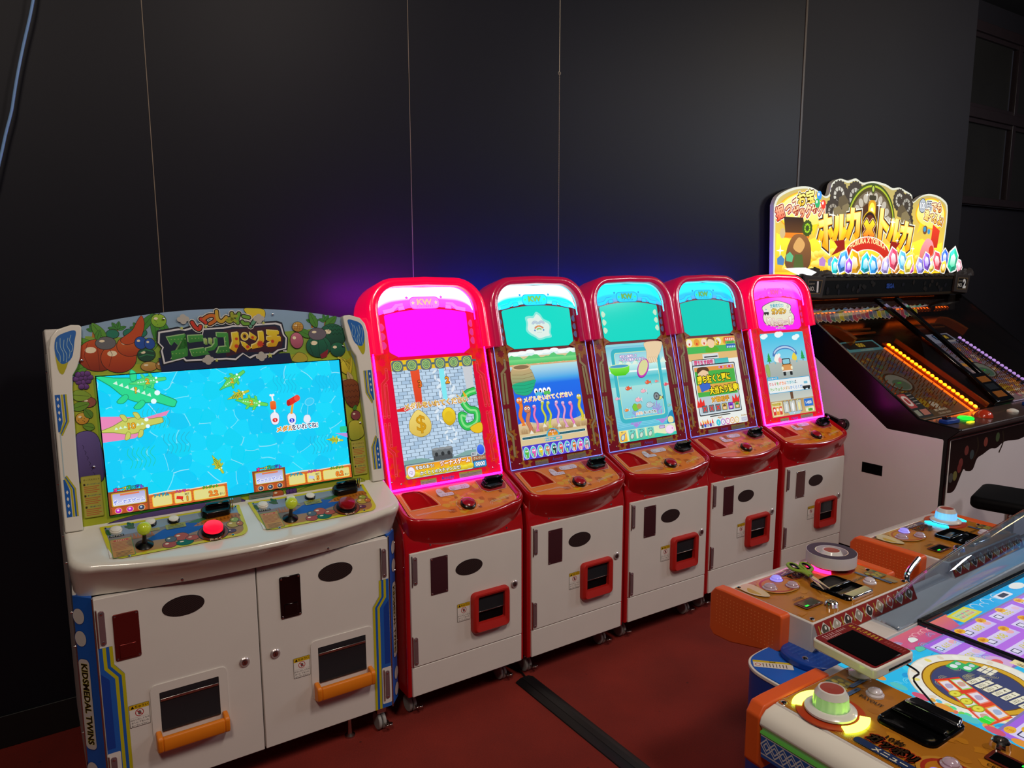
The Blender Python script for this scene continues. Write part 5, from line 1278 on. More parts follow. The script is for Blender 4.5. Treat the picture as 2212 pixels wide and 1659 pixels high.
    for x, y in ((-0.115, 0.573), (-0.055, 0.444), (0.108, 0.444), (0.112, 0.566)):
        for dx, dy, r in ((-0.009, 0, 0.009), (0.009, 0.001, 0.009), (0, 0.008, 0.009), (0, -0.007, 0.009)): c.ell(x + dx, y + dy, r, r * 0.9, '#b4b0a8', 14)
    for x, y, r in ((-0.122, 0.546, 0.006), (-0.052, 0.548, 0.007), (0.125, 0.552, 0.006), (-0.03, 0.441, 0.006), (0.135, 0.446, 0.010)): c.star(x, y, r, r * 0.45, 5, '#c0c868')
    c.text('TM', 0.184, 0.457, 0.008, '#d8d8dc', bold=0.04)
    return c

def water_screen():
    c = Canvas(2e-5)
    X0, X1, Y0, Y1 = -0.364, 0.364, 0.016, 0.416
    c.rect(X0, Y0, X1, Y1, '#08d8fc')
    rnd = random.Random(11)
    # bright caustic net with darker water cells inside it
    c.rect(X0, Y0, X1, Y1, '#58dcfa')
    seeds = [(X0 + (i + 0.5 * (j % 2) + rnd.uniform(-0.34, 0.34)) * 0.050, 0.02 + (j + rnd.uniform(-0.34, 0.34)) * 0.041) for i in range(-1, 17) for j in range(-1, 12)]
    glints = []
    for i, (sx_, sy_) in enumerate(seeds):
        q = [(X0, Y0), (X1, Y0), (X1, Y1), (X0, Y1)]
        for j, (tx, ty) in enumerate(seeds):
            if i == j or abs(tx - sx_) > 0.16 or abs(ty - sy_) > 0.14: continue
            mx, my, nx, ny = (sx_ + tx) / 2, (sy_ + ty) / 2, tx - sx_, ty - sy_
            out = []
            for k in range(len(q)):
                a_, b_ = q[k - 1], q[k]
                da = (a_[0] - mx) * nx + (a_[1] - my) * ny; db = (b_[0] - mx) * nx + (b_[1] - my) * ny
                if (da <= 0) != (db <= 0):
                    t = da / (da - db); out.append((a_[0] + (b_[0] - a_[0]) * t, a_[1] + (b_[1] - a_[1]) * t))
                if db <= 0: out.append(b_)
            q = out
            if len(q) < 3: break
        if len(q) < 3: continue
        mx = sum(p[0] for p in q) / len(q); my = sum(p[1] for p in q) / len(q)
        f = rnd.uniform(0.90, 0.97)
        w_ = catmull([(mx + (p[0] - mx) * f, my + (p[1] - my) * f) for p in q], 4)
        w_ = [(min(X1, max(X0, a_)), min(Y1, max(Y0, b_))) for a_, b_ in w_]
        z = c.z; c.poly(w_, rnd.choice(['#06d2fb', '#0ad6fc', '#04ccf8', '#0cdafc', '#06caf6', '#02d4f6'])); c.z = z
        glints += [(q[k - 1], q[k]) for k in range(len(q))]
    c.z += 1e-4
    for a_, b_ in rnd.sample(glints, 60):
        mm = ((a_[0] + b_[0]) / 2 + rnd.uniform(-0.004, 0.004), (a_[1] + b_[1]) / 2 + rnd.uniform(-0.004, 0.004))
        c.line(catmull([a_, mm, b_], 4, False), rnd.uniform(0.0012, 0.0028), rnd.choice(['#78e4fc', '#90e2f8', '#84def8']))
    c.z += 1e-4
    for x, y, col in ((-0.30, 0.17, '#20c8a8'), (-0.20, 0.20, '#28b0c8'), (0.14, 0.35, '#18b8e0'), (0.28, 0.34, '#10bce8'), (0.24, 0.14, '#20b0d0'), (-0.25, 0.28, '#30b8b8')):
        for k in range(6): c.line(catmull([(x + k * 0.012, y - 0.03), (x + k * 0.012 + 0.008, y - 0.01), (x + k * 0.012 - 0.004, y + 0.012), (x + k * 0.014, y + 0.03)], 4, False), 0.0016, col)
    def croc(x, y, L, rot, col, edge, n='', tcol='#f0c820', stripes=False):
        c.at(x, y, rot, L)
        c.blob([(-0.5, 0), (-0.30, 0.05), (-0.08, 0.13), (0.10, 0.13), (0.20, 0.09), (0.30, 0.055), (0.49, 0.045), (0.51, 0), (0.49, -0.045), (0.30, -0.055), (0.20, -0.09), (0.10, -0.13), (-0.08, -0.13), (-0.30, -0.05)], col, edge, 0.011, 3)
        for s in (-1, 1):
            for lx in (-0.10, 0.11): c.blob([(lx, s * 0.10), (lx + 0.05, s * 0.12), (lx + 0.02, s * 0.21), (lx - 0.05, s * 0.22)], col, edge, 0.008, 3)
            c.ell(0.25, s * 0.06, 0.035, 0.035, '#e8fcff', 10)
        for k in range(7):
            c.poly([(-0.28 + k * 0.07, -0.015), (-0.25 + k * 0.07, 0.03), (-0.22 + k * 0.07, -0.015)], '#d0f4e0') if not stripes else c.rect(-0.28 + k * 0.07, -0.07, -0.25 + k * 0.07, 0.07, edge)
        c.at()
        if n: c.text(n, x, y, L * 0.22 if L < 0.12 else 0.024, tcol, [('#a03a10', 0.05)], bold=0.015)
    c.poly([(X0, 0.300), (X0, 0.225), (-0.28, 0.228), (-0.255, 0.245), (-0.27, 0.27), (-0.19, 0.286), (-0.18, 0.30), (-0.25, 0.285), (-0.31, 0.295)], '#e888b8')
    croc(-0.285, 0.265, 0.165, 6, '#c8cc60', '#7a8a30', '10', '#f0b820')
    croc(-0.265, 0.368, 0.225, -26, '#28d890', '#189868', '?', '#f0c820')
    croc(-0.232, 0.392, 0.10, 5, '#50d878', '#189868', '2')
    croc(0.008, 0.374, 0.095, 34, '#60d060', '#208838', '2'); croc(0.022, 0.327, 0.07, 18, '#c0c838', '#2a7838', '1', stripes=True); croc(0.06, 0.300, 0.10, -14, '#68d858', '#208838', '2')
    croc(-0.060, 0.120, 0.065, -65, '#c0c838', '#2a7838', '1', stripes=True); croc(0.318, 0.148, 0.058, -10, '#c8d040', '#2a8838', '1', stripes=True)
    c.rr(0.340, 0.170, X1, 0.190, 0.004, '#28c890'); c.poly([(0.322, 0.170), (X1, 0.150), (X1, 0.166)], '#b890d8')
    # meat, hammers, white gloves
    for x, y, n, col in ((0.128, 0.240, '1', '#e02828'), (0.182, 0.233, '2', '#2838d0')):
        c.blob([(x - 0.013, y + 0.012), (x, y + 0.022), (x + 0.013, y + 0.012), (x + 0.011, y - 0.012), (x, y - 0.019), (x - 0.011, y - 0.012)], '#e8ecf8', '#5a60a0', 0.001)
        c.ell(x, y - 0.004, 0.0085, 0.007, col, 14); c.text(n, x, y - 0.004, 0.010, '#ffffff', bold=0.04)
    c.line([(0.130, 0.255), (0.126, 0.316)], 0.005, '#f4f4f8'); c.rr(0.117, 0.270, 0.136, 0.298, 0.006, ('#e84a18', '#f07828'))
    for dx in (-0.004, 0.004): c.ell(0.126 + dx, 0.317, 0.004, 0.004, '#f4f4f8', 10)
    c.line([(0.182, 0.250), (0.192, 0.292)], 0.007, '#f0a028'); c.line([(0.176, 0.286), (0.206, 0.300)], 0.020, '#e02820'); c.ell(0.206, 0.300, 0.010, 0.0105, '#f04838', 14); c.ell(0.176, 0.286, 0.006, 0.0100, '#b81818', 14)
    c.blob([(0.220, 0.226), (0.226, 0.240), (0.240, 0.240), (0.244, 0.226), (0.236, 0.216), (0.226, 0.216)], '#e8ecf8', '#88b0d8', 0.001); c.line([(0.234, 0.242), (0.240, 0.274)], 0.0028, '#70d0f0'); c.ell(0.246, 0.284, 0.017, 0.013, '#70d8f8', 16, 20); c.ell(0.246, 0.284, 0.0145, 0.0105, '#30cef8', 16, 20)
    c.text('メダル', 0.157, 0.205, 0.0185, '#f0a020', [('#ffffff', 0.12), ('#a05010', 0.03)], bold=0.03); c.text('をいれてね!', 0.222, 0.206, 0.0195, '#183868', [('#ffffff', 0.12)], bold=0.025, sx=0.86)
    # status boards
    def board(x0, y0, bet, cred, hammer, orbs):
        c.rect(x0, y0, x0 + 0.104, y0 + 0.066, '#8a4420'); c.rect(x0 + 0.104, y0, x0 + 0.325, y0 + 0.042, '#d86a28')
        for k in range(5): c.line([(x0 + 0.104, y0 + 0.003 + k * 0.008), (x0 + 0.325, y0 + 0.004 + k * 0.008)], 0.0008, '#b04c18')
        c.line([(x0 + 0.104, y0 + 0.042), (x0 + 0.16, y0 + 0.045), (x0 + 0.22, y0 + 0.041), (x0 + 0.325, y0 + 0.044)], 0.003, '#e8dcc0')
        c.rect(x0 + 0.004, y0 + 0.018, x0 + 0.100, y0 + 0.020, '#c04c20'); c.rect(x0 + 0.006, y0 + 0.002, x0 + 0.098, y0 + 0.018, '#b85020')
        c.rr(x0 + 0.007, y0 + 0.022, x0 + 0.098, y0 + 0.061, 0.004, '#c8a020'); c.rr(x0 + 0.010, y0 + 0.024, x0 + 0.095, y0 + 0.058, 0.003, ('#d8d8f0', '#a8a8d8'))
        c.rect(x0 + 0.030, y0 + 0.052, x0 + 0.080, y0 + 0.057, '#e07848')
        c.text('ボーナスゲーム', x0 + 0.052, y0 + 0.034, 0.0135, '#6a80e0', [('#ffffff', 0.08)], bold=0.03, sx=0.88)
        for j, ch in enumerate('オーブスロット'): c.text(ch, x0 + 0.020 + j * 0.0115, y0 + 0.070 + 0.002 * (j % 2), 0.0125, ['#f040a0', '#f08020', '#e8d020', '#38c840', '#28c0b0', '#3868e0', '#9848e0'][j], [('#1a1a3a', 0.09)], bold=0.04)
        for k in range(3):
            x = x0 + 0.022 + k * 0.030; lit = k < orbs
            c.ell(x, y0 + 0.0095, 0.0098, 0.0088, '#e0b070', 18); c.ell(x, y0 + 0.0095, 0.008, 0.0072, '#c020b8' if lit else '#384058', 18); c.ell(x - 0.001, y0 + 0.0110, 0.0032, 0.003, '#f8c8f4' if lit else '#a8b8d8', 10)
        for a, b in ((0.112, 0.166), (0.172, 0.220), (0.226, 0.318)):
            c.rr(x0 + a, y0 + 0.004, x0 + b, y0 + 0.036, 0.005, '#f0c840'); c.rr(x0 + a + 0.002, y0 + 0.006, x0 + b - 0.002, y0 + 0.034, 0.004, '#e0d888')
        c.text('アイテム', x0 + 0.138, y0 + 0.037, 0.0105, '#28b8d8', [('#103858', 0.08)], bold=0.03); c.text('ハンマー', x0 + 0.196, y0 + 0.039, 0.0100, '#e848b0', [('#581048', 0.08)], bold=0.03); c.text('クレジット', x0 + 0.276, y0 + 0.039, 0.0095, '#48c838', [('#185010', 0.08)], bold=0.03)
        c.line([(x0 + 0.190, y0 + 0.016), (x0 + 0.196, y0 + 0.008)], 0.003, '#a87030'); c.line([(x0 + 0.178, y0 + 0.022), (x0 + 0.196, y0 + 0.018)], 0.009, hammer)
        c.text('BET', x0 + 0.208, y0 + 0.028, 0.0078, '#705828', bold=0.03); c.text(bet, x0 + 0.208, y0 + 0.015, 0.0180, '#f0a028', [('#905010', 0.07)], bold=0.04)
        c.text(cred, x0 + 0.283, y0 + 0.018, 0.0215, '#f08828', [('#b04810', 0.06)], bold=0.04); c.text('まい', x0 + 0.308, y0 + 0.013, 0.0080, '#504028', bold=0.02)
    board(-0.364, 0.016, '1', '2.2', '#e02820', 2); board(0.039, 0.016, '5', '0.2', '#c0c8e0', 0)
    return c

def plate_art(W_, glow_btn):
    """printed control plate in its own coordinates, 0..W_ by 0..0.158"""
    c = Canvas()
    o = [(0.004, 0.156), (W_, 0.153), (W_ - 0.004, 0.045)] + arc(W_ - 0.036, 0.034, 0.031, 0, -80, 5) + arc(0.048, 0.030, 0.029, -100, -180, 5) + [(0.012, 0.06)]
    c.poly(o, '#cfc81a')
    k = [(W_ / 2 + (x - W_ / 2) * 0.945, 0.082 + (y - 0.082) * 0.875) for x, y in o]
    c.poly(k, ('#b07820', '#5a7890'))
    c.poly([(0.02, 0.10), (0.02, 0.146), (W_ - 0.012, 0.146), (W_ - 0.012, 0.112), (0.25, 0.118), (0.15, 0.108)], '#8098b0')
    c.poly([(0.10, 0.055), (0.20, 0.050), (0.30, 0.075), (0.34, 0.10), (0.25, 0.112), (0.16, 0.095)], '#1c4aa8')
    c.blob([(0.23, 0.105), (0.28, 0.120), (0.34, 0.112), (0.30, 0.098)], '#3a6a38'); c.poly([(0.24, 0.085), (0.27, 0.105), (0.34, 0.118), (W_ - 0.014, 0.115), (W_ - 0.014, 0.08), (0.33, 0.078)], '#b06a1c')
    for j in range(12): c.poly([(0.25 + j * 0.011, 0.086 + j * 0.001), (0.254 + j * 0.011, 0.100 + j * 0.001), (0.258 + j * 0.011, 0.086 + j * 0.001)], '#8a4e14')
    for x, y, a in ((0.075, 0.125, 60), (0.085, 0.13, 110), (0.09, 0.125, 150), (0.03, 0.115, 30), (0.025, 0.11, 100)): leaf(c, x, y, 0.028, 0.012, a, '#2a6a40')
    for j in range(7): c.poly([(0.07 + j * 0.009, 0.075), (0.075 + j * 0.009, 0.098 + 0.004 * (j % 2)), (0.081 + j * 0.009, 0.075)], '#a8601c')
    fruit(c, 0.165, 0.022, 0.018, 0.014, '#a83a1c'); fruit(c, 0.205, 0.020, 0.022, 0.013, '#1c6040'); fruit(c, 0.20, 0.048, 0.02, 0.017, '#b0441c'); fruit(c, 0.172, 0.044, 0.014, 0.012, '#5a5a60'); fruit(c, 0.228, 0.034, 0.018, 0.011, '#b0441c')
    fruit(c, 0.348, 0.062, 0.018, 0.015, '#b8a030'); fruit(c, 0.356, 0.082, 0.012, 0.010, '#98a838'); fruit(c, 0.336, 0.032, 0.012, 0.008, '#5a2a4a'); fruit(c, 0.366, 0.060, 0.009, 0.010, '#c06a20')
    c.rr(0.020, 0.006, 0.077, 0.088, 0.004, '#6a8a38'); c.rr(0.022, 0.008, 0.075, 0.086, 0.003, '#c08a3c'); c.rr(0.030, 0.076, 0.068, 0.083, 0.003, '#c03a20'); c.marks(0.036, 0.0775, 0.062, 0.0815, '#f0d8a0', 6)
    for j in range(6): c.line([(0.026, 0.070 - j * 0.0062), (0.071 - 0.007 * (j % 3), 0.070 - j * 0.0062)], 0.0024, '#b05a28')
    for j in range(4): c.line([(0.030, 0.028 - j * 0.0055), (0.070 - 0.006 * (j % 2), 0.028 - j * 0.0055)], 0.0018, '#5a4428')
    c.rr(0.022, 0.098, 0.060, 0.106, 0.002, '#1c1814'); c.text('ペイアウト', 0.041, 0.102, 0.0068, '#e8e0d0', bold=0.02); c.text('▲ちゅうい', 0.050, 0.146, 0.0060, '#e8e8c0', bold=0.02)
    c.rr(0.168, 0.090, 0.222, 0.112, 0.002, '#98983a'); c.text('ベット ハンマー', 0.195, 0.106, 0.006, '#1c1814', bold=0.03)
    for j in range(2): c.line([(0.174, 0.100 - j * 0.006), (0.216, 0.100 - j * 0.006)], 0.0024, '#3a3418')
    c.rr(0.118, 0.096, 0.152, 0.108, 0.002, '#98983a'); c.text('アイテム', 0.135, 0.102, 0.0062, '#a82818', bold=0.03)
    # wooden roundel under the big button
    c.ell(0.286, 0.040, 0.043, 0.039, INK, 30); c.ell(0.286, 0.040, 0.041, 0.037, '#7a3a1c', 30); c.ell(0.286, 0.042, 0.034, 0.031, '#5a2814', 28)
    c.text('たたく', 0.286, 0.009, 0.0120, '#e8d0b0', bold=0.04)
    return c

def twin_cabinet():
    root = empty('twin_medal_game_cabinet', (-0.515, 0, 0), 0, 'wide white two-player medal game cabinet with a bright blue water screen', 'game machine')
    # body shell
    prof = [(0.048, 0.10), (0.048, 0.712), (0.10, 0.74), (0.145, 0.88), (0.145 + 0.19 * 0.5, 1.38), (0.30, 1.425), (0.46, 1.41), (0.60, 1.10), (0.60, 0.10)]
    MB().prism(prof, -0.4775, 0.4775, 'X').build('body', 'white_panel', root, bevel=0.004)
    for s in (-1, 1):
        e = MB().prism([(0.052, 0.10), (0.052, 0.70), (0.137, 0.89), (0.235, 1.36), (0.25, 1.36), (0.152, 0.885), (0.066, 0.70), (0.066, 0.10)], s * 0.4775, s * 0.4805, 'X').build('edge_trim', 'steel', root)
        for y, z in ((0.060, 0.76 - 0.2), (0.060, 0.66), (0.10, 0.79), (0.128, 0.86), (0.165, 1.0), (0.23, 1.31), (0.060, 0.3)):
            m = MB(); m.cyl((s * 0.482, y, z), 0.0035, 0.006, 10, 'X'); m.build('bolt', 'chrome', e)
    # doors
    for s in (-1, 1):
        x0, x1 = (-0.4325, -0.0022) if s < 0 else (0.0022, 0.4325)
        d = MB().bb(x0, x1, -0.005, 0.02, 0.102, 0.7075).build('door', 'white_panel', root, bevel=0.002)
        # blue and yellow stripes along the outer edge
        a = Canvas(); S = lambda u: s * u
        a.poly([(S(0.4305), 0.5655), (S(0.397), 0.5655), (S(0.396), 0.512), (S(0.372), 0.478), (S(0.371), 0.104), (S(0.4305), 0.104)], '#1f5cb4')
        a.poly([(S(0.4305), 0.492), (S(0.424), 0.484), (S(0.410), 0.468), (S(0.409), 0.262), (S(0.4305), 0.262)], '#163f96')
        for off in (0.0, 0.0165):
            a.line([(S(0.400 + off), 0.565), (S(0.3995 + off), 0.508 - off * 0.3), (S(0.3755 + off), 0.474 - off * 0.3), (S(0.3748 + off), 0.104)], 0.0085, '#bdb41a')
        a.rr(min(S(0.4315), S(0.398)), 0.118, max(S(0.4315), S(0.398)), 0.250, 0.004, '#ded8d2')
        a.build('stripe_print', lift(TDOOR, 0.0012), 'print', d)
        hx = s * 0.4165
        hinge(d, hx, 0.573, 0.672, -0.005); hinge(d, hx, 0.135, 0.237, -0.005)
        px = -0.358 if s < 0 else 0.100
        p = MB().prism(rrect(px - 0.0325, 0.517, px + 0.0325, 0.653, 0.005, 3), -0.0085, -0.004, 'Y').build('coin_plate', 'coin_red' if s < 0 else 'black_gloss', d, bevel=0.0012)
        MB().bb(px - 0.021, px + 0.021, -0.0105, -0.008, 0.523, 0.563).build('return_cup', 'coin_red' if s < 0 else 'black_gloss', p, bevel=0.003)
        for u in (px - 0.027, px + 0.027):
            for v in (0.5225, 0.6475): screw(p, FRONT @ Matrix.Translation((0, 0, 0.0085)), u, v, 0.0032)
        grille(d, -0.208 if s < 0 else 0.2485, 0.634 if s < 0 else 0.6305, 0.0575, 0.030, -0.005)
        lock(d, -0.049 if s < 0 else 0.044, 0.4105, -0.005)
        sticker(d, -0.343 if s < 0 else 0.1255, 0.341, -0.0062)
        # payout opening
        gx = -0.2075 if s < 0 else 0.2605
        fr_ = MB()
        out = rrect(gx - 0.105, 0.213, gx + 0.105, 0.416, 0.016, 4); inn = rrect(gx - 0.0815, 0.268, gx + 0.0815, 0.390, 0.002, 4)
        fr_.loft([[(x, -0.005, y) for x, y in out], [(x, -0.0085, y) for x, y in out], [(x, -0.0085, y) for x, y in inn], [(x, -0.004, y) for x, y in inn]], True)
        po = fr_.build('payout_frame', 'white_panel', d, smooth=False)
        MB().bb(gx - 0.082, gx + 0.082, -0.0056, -0.0045, 0.267, 0.391).build('payout_recess', 'chute_dark', po, smooth=False)
        fl = MB()
        q = [(-0.0065, 0.389), (-0.0085, 0.372), (-0.0062, 0.364), (-0.0062, 0.33), (-0.0068, 0.308), (-0.0098, 0.285), (-0.012, 0.270), (-0.0075, 0.270), (-0.0056, 0.30), (-0.0056, 0.389)]
        fl.prism(q, gx - 0.080, gx + 0.080, 'X'); fl.build('payout_flap', 'smoked', po)
        MB().bb(gx - 0.080, gx + 0.080, -0.0095, -0.0065, 0.362, 0.370).build('flap_rib', 'steel', po, bevel=0.001)
        lip = MB()
        lip.prism([(-0.008, 0.213), (-0.040, 0.222), (-0.045, 0.230), (-0.045, 0.262), (-0.041, 0.268), (-0.030, 0.268), (-0.029, 0.250), (-0.008, 0.246)], gx - 0.085, gx + 0.085, 'X')
        lip.prism([(-0.008, 0.213), (-0.040, 0.222), (-0.045, 0.230), (-0.045, 0.264), (-0.037, 0.272), (-0.008, 0.276)], gx - 0.0995, gx - 0.084, 'X')
        lip.prism([(-0.008, 0.213), (-0.040, 0.222), (-0.045, 0.230), (-0.045, 0.264), (-0.037, 0.272), (-0.008, 0.276)], gx + 0.084, gx + 0.0995, 'X')
        lip.build('medal_lip', 'orange', d, bevel=0.004)
    # blue corner panels
    for s in (-1, 1):
        A, B = Vector((s * 0.4345, -0.002, 0)), Vector((s * 0.4775, 0.046, 0))
        m = MB(); m.prism([(A.x, A.y), (B.x, B.y), (B.x, 0.06), (A.x, 0.06)], 0.098, 0.712)
        cp = m.build('corner_panel', 'blue_panel', root)
        u = (B - A).normalized() * s; L = (B - A).length
        o = A if s > 0 else B
        fr_ = frame((o.x, o.y, 0), u, (0, 0, 1))
        c = Canvas(); X = (lambda t: t) if s > 0 else (lambda t: L - t)      # t from the door edge outwards
        for z in (0.655, 0.590, 0.195, 0.135):
            c.ell(X(L * 0.76), z, 0.0195, 0.024, '#0e3c8c', 24); c.ell(X(L * 0.76), z, 0.0185, 0.0228, '#cfcac6', 24)
        c.rr(min(X(L * 0.42), X(L * 0.985)), 0.256, max(X(L * 0.42), X(L * 0.985)), 0.532, 0.014, '#0e3c8c'); c.rr(min(X(L * 0.435), X(L * 0.985)), 0.258, max(X(L * 0.435), X(L * 0.985)), 0.530, 0.013, '#cfcac6')
        c.text('KIDSMEDAL TWINS', X(L * 0.70), 0.394, 0.027, '#14100c', [('#b8b020', 0.035)], bold=0.03, rot=-90, width=0.243)
        c.build('corner_print', lift(fr_, 0.001), 'print', cp)
        MB().bb(min(s * 0.4328, s * 0.4368), max(s * 0.4328, s * 0.4368), -0.0065, 0.0, 0.098, 0.712).build('corner_strip', 'steel', cp, bevel=0.001)
    # console
    def ring(hw, yc, z, rad, tilt):
        bow = 0.048; yk = yc + bow
        pts = [(-hw, 0.16)]
        pts += [(-hw + rad - rad * math.cos(a), yk + rad * 0.8 - rad * 0.8 * math.sin(a)) for a in [PI / 2 * k / 6 for k in range(7)]]
        xs_ = hw - rad
        pts += [(-xs_ + 2 * xs_ * k / 20, yc + bow * abs(1 - k / 10) ** 2.2) for k in range(1, 20)]
        pts += [(hw - rad + rad * math.sin(a), yk + rad * 0.8 - rad * 0.8 * math.cos(a)) for a in [PI / 2 * k / 6 for k in range(7)]]
        pts += [(hw, 0.16)]
        t = math.tan(TD) * tilt
        return [(x, y, z + t * (y + 0.031) if tilt else z) for x, y in pts]
    rings = [ring(0.470, -0.030, 0.7115, 0.05, 0), ring(0.474, -0.036, 0.724, 0.055, 0), ring(0.478, -0.058, 0.762, 0.06, 0.2), ring(0.481, -0.078, 0.790, 0.062, 0.7), ring(0.4815, -0.085, 0.801, 0.064, 0.9), ring(0.481, -0.087, 0.809, 0.066, 1), ring(0.477, -0.083, 0.8155, 0.064, 1), ring(0.470, -0.076, 0.8175, 0.06, 1), ring(0.460, -0.066, 0.8155, 0.055, 1)]
    cm = MB().loft(rings, False); n = len(rings[0])
    cm.f.append(tuple(8 * n + i for i in range(n)))
    con = cm.build('console', 'white_gloss', root, angle=0.9)
    for x in (-0.21, 0.22): screw(con, FRONT @ Matrix.Translation((0, 0, 0.026)), x, 0.722, 0.004)
    # the two control plates
    for s, x0 in ((-1, -0.398), (1, 0.012)):
        W_ = 0.387
        fr_ = TDECK @ Matrix.Translation((x0, 0.0, 0.0034))
        pl = plate_art(W_, s < 0).build('control_plate', fr_, 'print_gloss', root)
        def onp(u, v): m_ = MB(); m_.m = fr_ @ Matrix.Translation((u, v, 0)); return m_
        onp(W_ / 2, 0.078).box((0, 0, -0.0012), (0.36, 0.13, 0.0024)).build('plate_base', 'white_gloss', pl)
        for u, v in ((0.042, 0.124), (0.132, 0.131), (0.194, 0.127)):
            b = onp(u, v).lathe([(0.0165, 0), (0.0165, 0.006), (0.0145, 0.0085), (0.0135, 0.008)], 22, caps=False).build('button_collar', 'cream' if u < 0.1 else 'black', pl)
            onp(u, v).lathe([(0.0138, 0.006), (0.0138, 0.0105), (0.011, 0.0125), (0.0004, 0.013)], 22, caps=False).build('button', 'cream', b)
        st = onp(0.103, 0.040).lathe([(0.0235, 0), (0.0235, 0.002), (0.019, 0.005), (0.008, 0.010), (0.0055, 0.016), (0.005, 0.045)], 24, caps=False).build('joystick', 'black', pl)
        onp(0.103, 0.040).sphere((0, 0, 0.058), 0.0185, 20).build('joystick_ball', 'ball_yellow', st)
        bb = onp(0.286, 0.042).lathe([(0.032, 0), (0.032, 0.008), (0.029, 0.013), (0.027, 0.013)], 28, caps=False).build('big_button', 'black', pl)
        onp(0.286, 0.042).lathe([(0.0272, 0.011), (0.0272, 0.022), (0.024, 0.027), (0.014, 0.0295), (0.0004, 0.030)], 28, caps=False).build('button_cap', 'button_lit' if s < 0 else 'button_dark', bb)
        sl = onp(0.318, 0.126).prism([(-0.048, -0.008), (-0.036, -0.022), (0.030, -0.018), (0.040, 0.004), (0.030, 0.020), (-0.034, 0.022), (-0.048, 0.010)], 0, 0.022).build('medal_slot', 'black', pl, bevel=0.004)
        onp(0.318, 0.126).bb(-0.034, 0.034, 0.004, 0.018, 0.020, 0.034).build('slot_guide', 'black_gloss', sl, bevel=0.003)
        for dx in (0.034, 0.040): onp(0.318, 0.126).bb(dx, dx + 0.0022, -0.006, 0.002, 0.010, 0.048).build('slot_blade', 'chrome', sl)
        for u, v in ((0.018, 0.146), (0.06, 0.005), (0.335, 0.012), (0.375, 0.146)): screw(pl, fr_, u, v, 0.0042)
    # printed bezel, screen
    MB_ = MB(); MB_.m = TPAN; MB_.box((0, 0.27, -0.008), (0.85, 0.55, 0.014)); MB_.build('bezel_backing', 'white_panel', root)
    bz = bezel_art().build('printed_bezel', lift(TPAN, 0.0), 'print', root)
    for u, v in ((-0.395, 0.466), (-0.170, 0.577), (0.158, 0.580), (0.385, 0.462), (-0.392, 0.160), (0.418, 0.195)): screw(bz, lift(TPAN, 0.006), u, v, 0.004)
    fm = MB(); fm.m = TPAN
    for a in ((-0.3665, 0.3665, 0.4155, 0.418), (-0.3665, 0.3665, 0.0135, 0.016), (-0.3665, -0.3635, 0.0135, 0.418), (0.3635, 0.3685, 0.0135, 0.418)):
        fm.box(((a[0] + a[1]) / 2, (a[2] + a[3]) / 2, 0.009), (a[1] - a[0], a[3] - a[2], 0.004))
    fm.build('screen_edge', 'black', root)
    water_screen().build('screen', lift(TPAN, 0.008), 'screen', root)
    # white side posts
    for s in (-1, 1):
        o = [(-0.4785, -0.012), (-0.4755, 0.37), (-0.4725, 0.505), (-0.466, 0.535), (-0.450, 0.555), (-0.4137, 0.5668), (-0.393, 0.5655), (-0.388, 0.560), (-0.392, 0.52), (-0.3985, 0.475), (-0.409, 0.445), (-0.4218, 0.424), (-0.4256, 0.3836), (-0.431, 0.20), (-0.434, -0.012)]
        o = [(x * -s, y) for x, y in o]
        m = MB(); m.m = TPAN; m.prism(o, -0.06, 0.022)
        po = m.build('side_post', 'white_gloss', root, bevel=0.010, seg=4)
        c = Canvas(); X = lambda u: -s * u
        c.blob([(X(-0.459), 0.500), (X(-0.452), 0.532), (X(-0.428), 0.546), (X(-0.404), 0.549), (X(-0.409), 0.52), (X(-0.424), 0.476), (X(-0.438), 0.440), (X(-0.447), 0.428), (X(-0.456), 0.445)], '#b0a81c', n=4)
        c.blob([(X(-0.459), 0.502), (X(-0.452), 0.532), (X(-0.428), 0.546), (X(-0.404), 0.549), (X(-0.409), 0.52), (X(-0.417), 0.480), (X(-0.430), 0.462), (X(-0.446), 0.458), (X(-0.456), 0.475)], '#1c62b0', n=4)
        for a, b in (((-0.452, 0.52), (-0.449, 0.462)), ((-0.443, 0.53), (-0.440, 0.465)), ((-0.434, 0.525), (-0.434, 0.462)), ((-0.424, 0.53), (-0.427, 0.472)), ((-0.416, 0.538), (-0.419, 0.49))):
            c.line(catmull([(X(a[0]), a[1]), (X((a[0] + b[0]) / 2 - 0.003), (a[1] + b[1]) / 2 + 0.008), (X((a[0] + b[0]) / 2 + 0.003), (a[1] + b[1]) / 2 - 0.01), (X(b[0]), b[1])], 3, False), 0.0012, '#a8c8c8')
        for v0, v1, up_ in ((0.268, 0.372, False), (0.030, 0.135, True)):
            tip = 0.024
            yv = (lambda t: v0 + t * (v1 - v0)) if up_ else (lambda t: v1 - t * (v1 - v0))
            for off, w_, col in ((0.0, 0.0, '#1c5cae'), ):
                c.poly([(X(-0.470), yv(0)), (X(-0.457), yv(0)), (X(-0.457), yv(0.72)), (X(-0.466), yv(1.0)), (X(-0.470), yv(1.0))], '#1c5cae')
            for off, col in ((0.003, '#b4ac1c'), (0.0085, '#1c5cae'), (0.0125, '#b4ac1c')):
                c.line([(X(-0.456 + off), yv(0)), (X(-0.456 + off), yv(0.72 + off)), (X(-0.4665 + off * 0.35), yv(1.02 + off * 6))], 0.0042, col)
            for k in range(4): 
                y_ = yv(0.12 + 0.18 * k); c.poly([(X(-0.4665), y_), (X(-0.4635), y_ + 0.006), (X(-0.4605), y_), (X(-0.4635), y_ - 0.006)], '#e0dcd0')
        c.line([(X(-0.4655), 0.262), (X(-0.467), 0.140)], 0.0022, '#a8c0c8')
